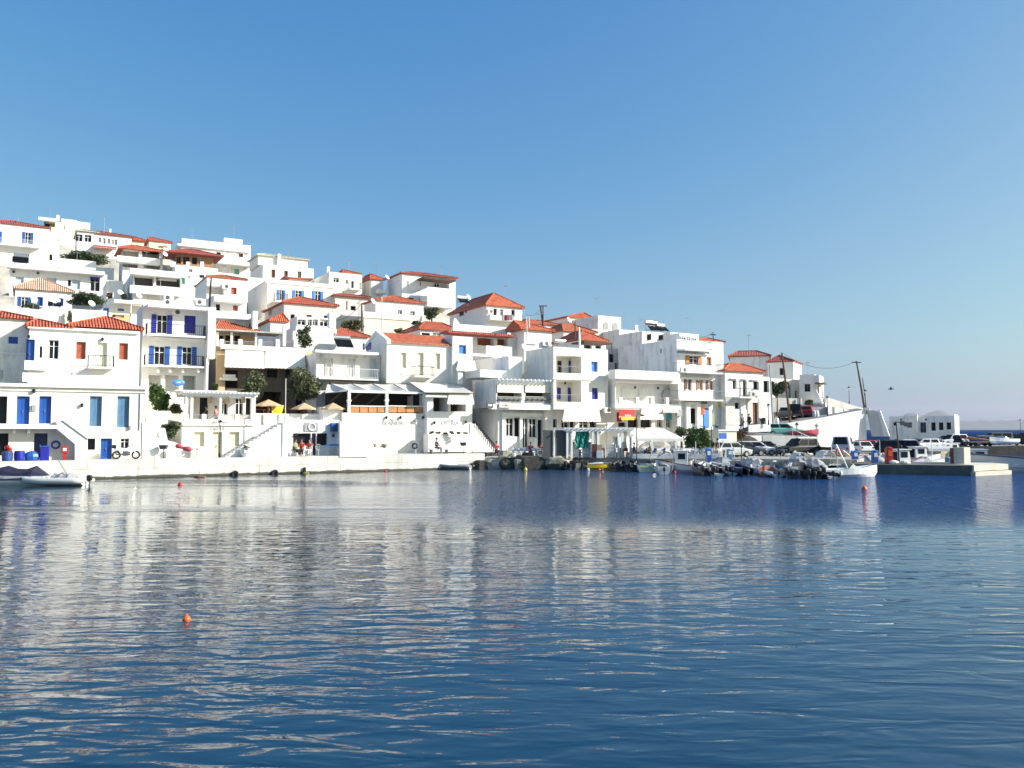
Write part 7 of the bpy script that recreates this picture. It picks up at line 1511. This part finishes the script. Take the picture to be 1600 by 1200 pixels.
for i, (k, u, v, hd, L_, o_, lb, c, d_) in enumerate((('motor', 1384, 722, 205, 5, 'fm', 'white boat with a mast left in the basin', WPT, 86), ('caique', 1412, 716, 30, 6, 'w', 'white cabin boat below the floodlights', WPT, 98), ('motor', 1430, 712, 200, 6, 'ft', 'hooded white boat by the sandy blocks', WPT, 108), ('motor', 1462, 718, 28, 5.4, 'fm', 'white boat with a thin mast near the sandy blocks', WPT, 98), ('caique', 1478, 706, 25, 7, 'w', 'white pilot boat in front of the jeep', WPT, 114), ('motor', 1500, 716, 205, 5, 'f', 'white speedboat between the blocks and the pier end', WPT, 101))):
    boat(k, lb, u, v, hd, L_, col=c, opts=o_, d=d_)
e = boat('motor', 'large pale grey hull cut by the right edge of the picture', 1610, 737, 180, 11.5, col=mat('pale_hull', (.55, .54, .53), .5), B=3.0, opts='b', d=73)
e.scale = (1, 1, 1.75)
boat('motor', 'white speedboat on a trailer on the far quay', 1565, 690, 208, 5.6, opts='f', d=119, group='boats parked ashore').location.z = 1.75
# more of the crowded row: small boats between the others, masts and mooring ropes
for i, (k, u, v, hd, L_, o_, lb, c) in enumerate((('motor', 1015, 733.5, 92, 4.6, 'm', 'white boat with a thin mast behind the square sterns', WPT), ('rib', 1060, 735, 96, 3.8, 'o', 'small grey inflatable tucked left of the caique', MATS['grey_rubber']), ('motor', 1088, 735, 84, 4.6, 'tm', 'hooded boat with a mast right of the caique wheelhouse', SLAB), ('dinghy', 1104, 733, 100, 3.6, 's', 'short white rowing boat behind the twin black motors', WPT), ('motor', 1126, 735, 86, 4.8, 'vm', 'covered boat with a mast in the middle of the row', SLAB),
        ('caique', 1150, 734, 90, 4.6, 'b', 'white wooden boat with a brown strake behind the round fender boat', WPT), ('motor', 1164, 736.5, 94, 4.2, 'O', 'boat with a charcoal motor beside the tall lamp post', WPT), ('rib', 1180, 736, 80, 4.2, 'oc', 'grey inflatable with console behind the orange cloth', MATS['grey_rubber']), ('motor', 1222, 737, 92, 4.4, 'fo', 'white boat with windscreen and black motor before the scooters', WPT), ('motor', 1240, 737.5, 84, 4.4, 'vo', 'grey covered boat with black motor before the black off-roader', SLAB), ('rib', 1262, 738, 95, 4.4, 'ov', 'inflatable under a tarpaulin left of the big white motorboat', WPT), ('dinghy', 1298, 738, 70, 3.8, 's', 'small white tender behind the big white motorboat', WPT), ('motor', 1110, 741, 90, 3.6, 'o', 'low white dinghy in front of the blue pillar', WPT), ('rib', 1141, 741, 78, 3.6, 'oO', 'black-motored inflatable nearest the camera in the row', MATS['black_rubber']))):
    boat(k, lb, u, v, hd, L_, col=c, opts=o_)
for i, (u0, v0, u1, v1, lb) in enumerate(((1020, 741, 1048, 737, 'slack mooring rope from the grey hooded boat'), (1262, 745, 1290, 740, 'mooring rope from the white float to the big motorboat'), (936, 734, 960, 730, 'short rope from the red float to the yellow boat'), (1180, 743, 1166, 738, 'rope hanging from the covered inflatable'), (1232, 743, 1243, 738, 'rope from the grey inflatable down to the water'))):
    a, b = onz(u0, v0, .02), at(u1, v1-6, CAMZ*1300/(v1-671.0)); o = MB().tube([(0, 0, 0), tuple((b-a)*.5-Vector((0, 0, .15))), tuple(b-a)], .022, 5).build('mooring_rope', SLAB, None, loc=tuple(a)); tag(o, lb, 'rope')
for i, (k, u, v, hd, L_, o_, lb, c) in enumerate((('rib', 962, 734.5, 97, 3.2, 'o', 'small black inflatable touching the yellow boat', MATS['black_rubber']), ('motor', 1032, 738.5, 88, 3.4, 'o', 'low white dinghy between the square stern and the grey hull', WPT), ('motor', 1093, 741, 96, 3.4, 'oO', 'dark dinghy with two black motors below the caique stern', DGR), ('rib', 1118, 742, 84, 3.4, 'O', 'black inflatable with a charcoal motor below the blue pillar', MATS['black_rubber']), ('motor', 1157, 742, 90, 3.6, 'o', 'dark blue dinghy in front of the tall lamp post', mat('navy_hull', (.02, .025, .08), .4)), ('rib', 1205, 744, 86, 3.6, 'op', 'white inflatable with one fender beside the blue tarp', WPT),
        ('motor', 1222, 744.5, 92, 3.6, 'oO', 'grey dinghy with two motors near the long white boat', mat('grey_hull', (.12, .125, .14), .4)), ('motor', 1262, 746.5, 82, 3.8, 'oO', 'black dinghy nearest the camera beside the white float', BLK), ('rib', 1281, 746, 94, 3.8, 'o', 'black inflatable squeezed against the big white motorboat', MATS['black_rubber']), ('motor', 1305, 735, 96, 4.4, 'tm', 'hooded boat with a mast behind the life ring', WPT), ('motor', 1252, 732, 178, 4.6, 'f', 'white speedboat lying along the quay before the black off-roader', WPT), ('rib', 1225, 730.5, 2, 4.4, 'c', 'white inflatable along the quay before the scooters', WPT), ('motor', 1278, 731.5, 175, 4.2, 'v', 'grey-covered boat along the quay left of the lilac van', SLAB))):
    boat(k, lb, u, v, hd, L_, col=c, opts=o_)
for i, (u0, v0, u1, v1, lb) in enumerate(((1013, 728, 1019, 700, 'thin fishing rod leaning over the white sterns'), (1128, 730, 1122, 702, 'thin rod standing in the covered boat'), (1216, 732, 1222, 708, 'white pole standing in the row before the scooters'), (1268, 732, 1262, 706, 'leaning boathook before the black off-roader'), (1299, 735, 1306, 704, 'thin mast left of the life ring'), (1181, 732, 1178, 712, 'short pole behind the orange cloth'))):
    d_ = 76.5; a, b = at(u0, v0, d_), at(u1, v1, d_); o = MB().tube([(0, 0, 0), tuple(b-a)], .035, 6).build('boat_pole', WPT if i % 2 else GRY, None, loc=tuple(a)); tag(o, lb, 'pole')
# service pillars
def pillar(label, u, v0, v1, d, m, m2, r=.24):
    a = at(u, v0, d); H_ = at(u, v1, d).z-a.z; e = thing('service_pillar', label, 'service pillar', tuple(a), 0, 'service pillars on the quay'); MB().box(-r, r, -r, r, 0, H_*.93).build('body', m, e, bevel=.04); MB().lathe([(r*1.05, 0), (r*1.1, .08), (r*.5, H_*.1)], (0, 0, H_*.9), 12).build('cap', m2, e); MB().box(-r*.6, r*.6, -r-.02, -r-.005, H_*.5, H_*.8).build('panel', WPT if m is not RED else ORG, e)
pillar('blue service pillar nearest the harbour tree', 1107, 722, 700, 75.9, BLUE, LBL); pillar('blue-grey service pillar right of the first blue one', 1140, 719, 701, 75.8, SLT, PAL); pillar('blue service pillar behind the big white motorboat', 1336, 722, 704, 75, BLUE, LBL); pillar('blue service pillar left of the red one on the pier', 1367, 725, 703, 72.5, BLUE, LBL); pillar('tall red service pillar on the pier', 1389, 727, 698, 70.3, RED, RED, .26)
a = at(1515, 728, 70.2); e = thing('block', 'tall ochre concrete block standing on the pier end', 'block', (a.x, 70.2, .84), R(32)); MB().box(-.95, 0, -.1, .8, 0, 1.36).build('block', pl, e, bevel=.02); MB().box(-.96, -.1, .82, 1.1, 0, 1.3).build('rusty_side', mat('rusty', (.2, .07, .045), .9), e)
for u, lb, s_ in ((1478, 'sandy concrete block behind the pier', 1.0), (1493, 'second sandy block beside the ochre one', .8)):
    a = at(u, 712, 96); e = thing('block', lb, 'block', (a.x, 96, .3), R(20)); MB().box(-1.6*s_, 1.4*s_, -.8, .8, 0, 1.3*s_).build('block', mat('sandy_block', (.6, .47, .28), .9, noise=.2), e, bevel=.03)
for u, d_, z_, lb in ((1378, 71.5, .82, 'white sack by the blue pillar'), (1394, 70, .82, 'pale sack at the foot of the red pillar'), (1412, 69.6, .82, 'pale rope heap beside the floodlight mast')): tag(MB().ell((0, 0, .12), (.42, .3, .2), 9, 6).ell((.25, .05, .1), (.25, .2, .16), 8, 5).build('sack', SLAB, None, loc=(gx(u, d_), d_, z_)), lb, 'sack')
e = thing('blue_crate', 'blue crate in the boats behind the pier', 'crate', (gx(1483, 76.4), 76.4, .35), R(10)); MB().box(-.4, .4, -.3, .3, 0, .8).build('crate', SLT, e, bevel=.03); MB().box(-.36, .36, -.26, .26, .8, .82).build('lid', PAL, e)
# cars
S = ('silver', (.42, .44, .44)); W_ = ('white', (.75, .75, .74)); K = ('black', (.012, .013, .016)); RD = ('red', (.4, .015, .02)); BL = ('blue', (.03, .06, .25)); GY = ('grey', (.12, .125, .13)); MT = ('mint', (.25, .55, .45)); DR = ('maroon', (.15, .012, .015)); LV = ('lilac', (.42, .42, .52)); DB = ('midnight', (.015, .02, .05)); GN = ('green', (.04, .09, .08))
for a in (('hatch', 'silver-green hatchback nearest the blue-grey pillar', S, 1142, 80.5, 20), ('wagon', 'old white estate car parked side-on', W_, 1180, 85.5, -2), ('hatch', 'dark hatchback behind the white estate', GY, 1196, 89, -4), ('suv', 'black off-roader turned three-quarter to the bay', K, 1247, 84, 205),
          ('sedan', 'dark saloon half hidden behind the silver hatchback', DB, 1162, 83.8, 15), ('van', 'lilac-grey van with its open back towards the bay', LV, 1316, 84, 62), ('hatch', 'red car behind the lilac van', RD, 1356, 96, 10), ('wagon', 'maroon car right of the red one', DR, 1376, 100, 170), ('hatch', 'black hatchback behind the blue pier pillar', K, 1378, 92, 160), ('wagon', 'dark blue estate behind the floodlight mast', DB, 1404, 93, 150), ('hatch', 'white small car between the vans', W_, 1338, 88, 100),
          ('sedan', 'grey saloon in front of the harbour building', GY, 1412, 112, 12), ('wagon', 'dark red car in front of the harbour building', DR, 1434, 114, 175), ('sedan', 'white saloon below the blue door', W_, 1449, 118, 5), ('suv', 'dark off-roader below the last three windows', K, 1476, 122, 170), ('hatch', 'black hatchback left of the dark blue estate', K, 1390, 98, 165), ('hatch', 'silver hatchback behind the floodlight mast', S, 1420, 104, 15), ('wagon', 'white estate in the row before the harbour building', W_, 1440, 108, 190), ('sedan', 'blue-grey saloon at the right of the building row', LV, 1460, 112, 20)): car(*a)
for a in (('suv', 'white jeep with black windows at the near corner of the far quay', W_, 1487, 122, 190), ('hatch', 'blue car between the jeep and the pick-up', BL, 1512, 125, 160), ('van', 'grey van on the far quay', GY, 1556, 132, 182), ('suv', 'dark blue car right of the grey van', DB, 1577, 134, 178), ('van', 'black van cut by the right edge', K, 1606, 126, 95), ('wagon', 'pale estate at the left of the far quay', S, 1530, 132, 170), ('hatch', 'small dark car half behind the timber cart', GY, 1543, 129, 175)): car(*a, z=1.265, group='cars parked on the far quay')
car('wagon', 'mint and white car on the raised road', MT, 1224, 95.5, -4, z_v=681.5, group='cars on the upper roads'); car('suv', 'black car parked on the upper road', K, 1243, 107, 68, z_v=653, group='cars on the upper roads'); car('hatch', 'red car behind the black one on the upper road', RD, 1259, 108.5, 72, z_v=652, group='cars on the upper roads'); car('hatch', 'dark car beside the leaning pole on the upper road', GY, 1227, 107, 72, z_v=654, group='cars on the upper roads'); car('sedan', 'grey saloon at the bend of the raised road', GY, 1186, 96, -8, z_v=681, group='cars on the upper roads')
e = thing('trailer_boat', 'pink and white boat upturned on the raised road', 'boat', tuple(at(1256, 681, 94)), R(-6)); mb = MB(); hull(mb, 3.0, 1.1, .4); mb.build('hull', PNK, e, loc=(0, 0, .15)); MB().box(-1.5, 1.2, -.5, .5, -.1, .15).build('trailer', DGR, e)
e = thing('pickup_load', 'pile of yellow timber and a red flag on a flat cart', 'cart', (gx(1530, 121), 121, 1.26), R(175)); MB().box(-1.6, 1.6, -.7, .7, .5, .7).build('bed', CANT, e)
for k in range(6): MB().bar((-1.9, -.5+.2*k, .8), (1.9, -.4+.17*k, 1.1+.05*k), .06).build('plank', WOOD, e)
for x in (-1, 1):
    for y in (-.75, .75): MB().lathe([(.28, -.08), (.3, .08)], n=12).build('wheel', TYRE, e, loc=(x, y, .3)).rotation_euler = (pi/2, 0, 0)
MB().add([(1.9, 0, 1.3), (2.4, 0, 1.1), (2.3, 0, 1.7)], [(0, 1, 2), (2, 1, 0)]).build('flag', RED, e)
# cabins and boxes behind the first cars
e = thing('kiosk', 'small blue and cream kiosk behind the silver hatchback', 'kiosk', tuple(at(1138, 706, 85)), R(25)); e.location.z = 1.04; MB().box(-1.2, 1.1, 0, 1.6, 0, 2.5).build('body', CRM, e); MB().box(-1.15, -.2, -.03, -.004, .1, 2.3).build('door', BLUE, e); MB().box(-1.35, 1.25, -.15, 1.75, 2.5, 2.65).build('roof', SLAB, e)
e = thing('cabinet', 'white cabinet left of the blue and cream kiosk', 'cabinet', tuple(at(1127, 708, 84)), R(15)); e.location.z = 1.04; MB().box(-.7, .7, -.4, .4, 0, 1.7).build('body', WPT, e, bevel=.03); MB().box(-.02, .02, -.42, -.402, .1, 1.6).build('door_gap', GRY, e)
e = thing('fence', 'thin white rail fence on the parking slope', 'fence', (gx(1250, 92), 92, 1.05), R(-8))
a0, a1 = Vector((gx(1243, 91)-e.location.x, 0, at(1243, 671, 91).z-1.05)), Vector((gx(1300, 88)-e.location.x, 0, at(1300, 690, 88).z-1.05))
for k in range(7): q = a0.lerp(a1, k/6); MB().bar((q.x, 0, .0), tuple(q), .035).build('post', WPT, e)
MB().bar(tuple(a0), tuple(a1), .03).build('rail', WPT, e); MB().bar(tuple(a0-Vector((0, 0, .6))), tuple(a1-Vector((0, 0, .6))), .025).build('rail', WPT, e)
# scooters and bins between the cars
for u, d_, lb in ((1222, 82.5, 'parked scooter between the white estate and the black off-roader'), (1216, 83.5, 'second scooter beside the white estate')):
    e = thing('scooter', lb, 'scooter', (gx(u, d_), d_, 1.045), R(70 if u > 1220 else 100), 'scooters on the parking lot')
    for x in (-.55, .55): MB().ring((0, 0, 0), .18, .06, 14, 6).build('wheel', TYRE, e, loc=(x, 0, .24))
    MB().add(*hull_st([(-.7, .1, .4, .6), (-.3, .17, .3, .72), (.0, .14, .3, .7), (.05, .12, .2, .3), (.4, .14, .2, .32)])).build('body', DGR, e); MB().add([(.42, -.18, .3), (.42, .18, .3), (.5, .16, .95), (.5, -.16, .95)], [(0, 1, 2, 3), (3, 2, 1, 0)]).build('leg_shield', GRY, e); MB().tube([(.55, 0, .24), (.45, 0, 1.0)], .03, 6).tube([(.4, -.3, 1.05), (.45, 0, 1.0), (.4, .3, 1.05)], .02, 6).build('handlebar', BLK, e)
for u, d_, lb, m_ in ((1187, 95.4, 'big plaster pot by the stone house door', SLAB), (1195, 94, 'white wheeled bin beside the leaning pole', WPT), (1213, 99.5, 'white sack at the foot of the leaning pole', WPT), (1272, 106.5, 'white bollard left on the upper road', WPT), (1276, 106.5, 'white bollard right on the upper road', WPT)):
    e = thing('pot' if 'pot' in lb else 'bin' if 'bin' in lb else 'sack' if 'sack' in lb else 'bollard', lb, 'bollard' if 'bollard' in lb else 'pot' if 'pot' in lb else 'bin' if 'bin' in lb else 'sack', (gx(u, d_), d_, at(u, 664 if d_ < 100 else 652, d_).z)); MB().lathe([(.25, 0), (.3, .4), (.24, .8), (.1, .86)], n=12).build('body', m_, e)
e = thing('garage_wall', 'dark grey garage wall below the corner house porch', 'wall', tuple(at(1262, 655, 108)), R(10)); MB().box(0, 3.0, 0, .3, 0, 1.6).build('masonry', GRY, e)
# people
GR = 1.04
person('person in black walking past the stone house', tuple(at(1171, 671, 95.6)), R(200), 'walk', ('black', (.02, .02, .022)), ('black', (.02, .02, .022)))
person('seated person in black on the bench under the restaurant ledge', (gx(683, qd(683, 1.3)), qd(683, 1.3), 1.47), R(-20), 'sit', ('black', (.02, .02, .022)), ('grey', (.2, .2, .22)))
for u, t_, lb, rz in ((463, ('green', (.25, .3, .15)), 'seated person in a greenish top, leftmost of three outside the shop', -30), (472, ('crimson', (.4, .02, .03)), 'seated person in crimson, middle of three outside the shop', -80), (484, ('coral', (.5, .08, .06)), 'seated person in coral and white right of the shop door', -100)):
    d_ = qd(u, .9); person(lb, (gx(u, d_), d_, 1.42), R(rz), 'sit', t_, ('white', (.6, .6, .6)) if u > 480 else ('black', (.02, .02, .022)), group='people sitting outside the shop'); c = setchair('white chair under the seated person '+('in green' if u < 470 else 'in crimson' if u < 480 else 'in coral'), u, d_, 1.42, WPT, rz)
person('seated person with dark hair at the cafe parapet', (gx(322, 70.6), 70.6, at(322, 661, 70.6).z), R(180), 'sit', ('black', (.02, .02, .022)), ('navy', (.03, .04, .08)))
person('seated person in pink behind the cafe parapet', (gx(338, 71), 71, at(338, 661, 71).z), R(0), 'sit', ('pink', (.6, .2, .22)), ('white', (.6, .6, .6)))
person('seated person in a white shirt on the left of the teal cloth', (gx(896.5, 78.8), 78.8, 1.03), R(0), 'sit', ('white', (.7, .7, .7)), ('black', (.02, .02, .022))); person('person in grey seated right of the teal cloth', (gx(921, 78.9), 78.9, 1.03), R(180), 'sit', ('brown', (.2, .12, .09)), ('black', (.02, .02, .022)))
person('seated person in black beside the tall lamp post', (gx(991, 77.6), 77.6, 1.03), R(0), 'sit', ('black', (.02, .02, .022)), ('black', (.02, .02, .022))); person('person in navy sitting below the cream awning', (gx(1014, 77.7), 77.7, 1.03), R(180), 'sit', ('navy', (.03, .04, .2)), ('navy', (.03, .04, .08)), hair=(.5, .5, .48))
person('standing person in dark green near the blue pillar', (gx(1113.5, 79), 79, 1.04), R(200), 'stand', ('pine', (.03, .05, .04)), ('stone', (.35, .33, .3)), hair=(.4, .38, .35)); person('standing person in charcoal right of the one in green', (gx(1120.5, 79.6), 79.6, 1.04), R(160), 'stand', ('charcoal', (.05, .055, .055)), ('stone', (.35, .33, .3)))
person('person in red seated by the alley stairs', (gx(776, 81.4), 81.4, 1.1), R(-60), 'sit', ('crimson', (.4, .02, .03)), ('navy', (.03, .04, .08))); person('person in magenta at the white tables', (gx(829, 80.2), 80.2, 1.03), R(-90), 'sit', ('magenta', (.4, .05, .12)), ('black', (.02, .02, .022))); person('person with a red top at the white tables, right', (gx(845, 80.1), 80.1, 1.03), R(-60), 'sit', ('crimson', (.4, .02, .03)), ('stone', (.35, .33, .3)))
person('person standing in the stone house doorway', tuple(at(1160, 671.5, 95.5)), R(-60), 'stand', ('grey', (.3, .3, .32)), ('navy', (.03, .04, .08)))
# a gull over the bay
p = at(1392, 608, 62); e = thing('seagull', 'dark gull gliding above the harbour building', 'gull', tuple(p), R(160)); MB().add(*hull_st([(-.2, .02, -.02, .02), (-.08, .05, -.05, .05), (.08, .05, -.05, .05), (.2, .02, 0, .03)])).build('body', GRY, e); 
for s in (-1, 1): MB().add([(-.06, s*.04, .03), (.08, s*.04, .03), (.05, s*.3, .16), (-.02, s*.62, .02), (-.08, s*.3, .15)], [(0, 1, 2, 4), (2, 3, 4), (4, 2, 1, 0), (4, 3, 2)]).build('wing', GRY, e)
# ------------------------------------------------------------ sea air
hm = bpy.data.materials.new('sea_air'); hm.use_nodes = True; hn = hm.node_tree; hn.nodes.remove(P(hm))
pv = hn.nodes.new('ShaderNodeVolumePrincipled'); pv.inputs['Color'].default_value = (.9, .9, 1, 1); pv.inputs['Density'].default_value = 3e-5; pv.inputs['Anisotropy'].default_value = .2
hn.links.new(pv.outputs[0], hn.nodes['Material Output'].inputs['Volume'])
tag(MB().box(-16500, 16500, -100, 17500, -6, 460).build('haze', hm), None, None, kind='stuff')
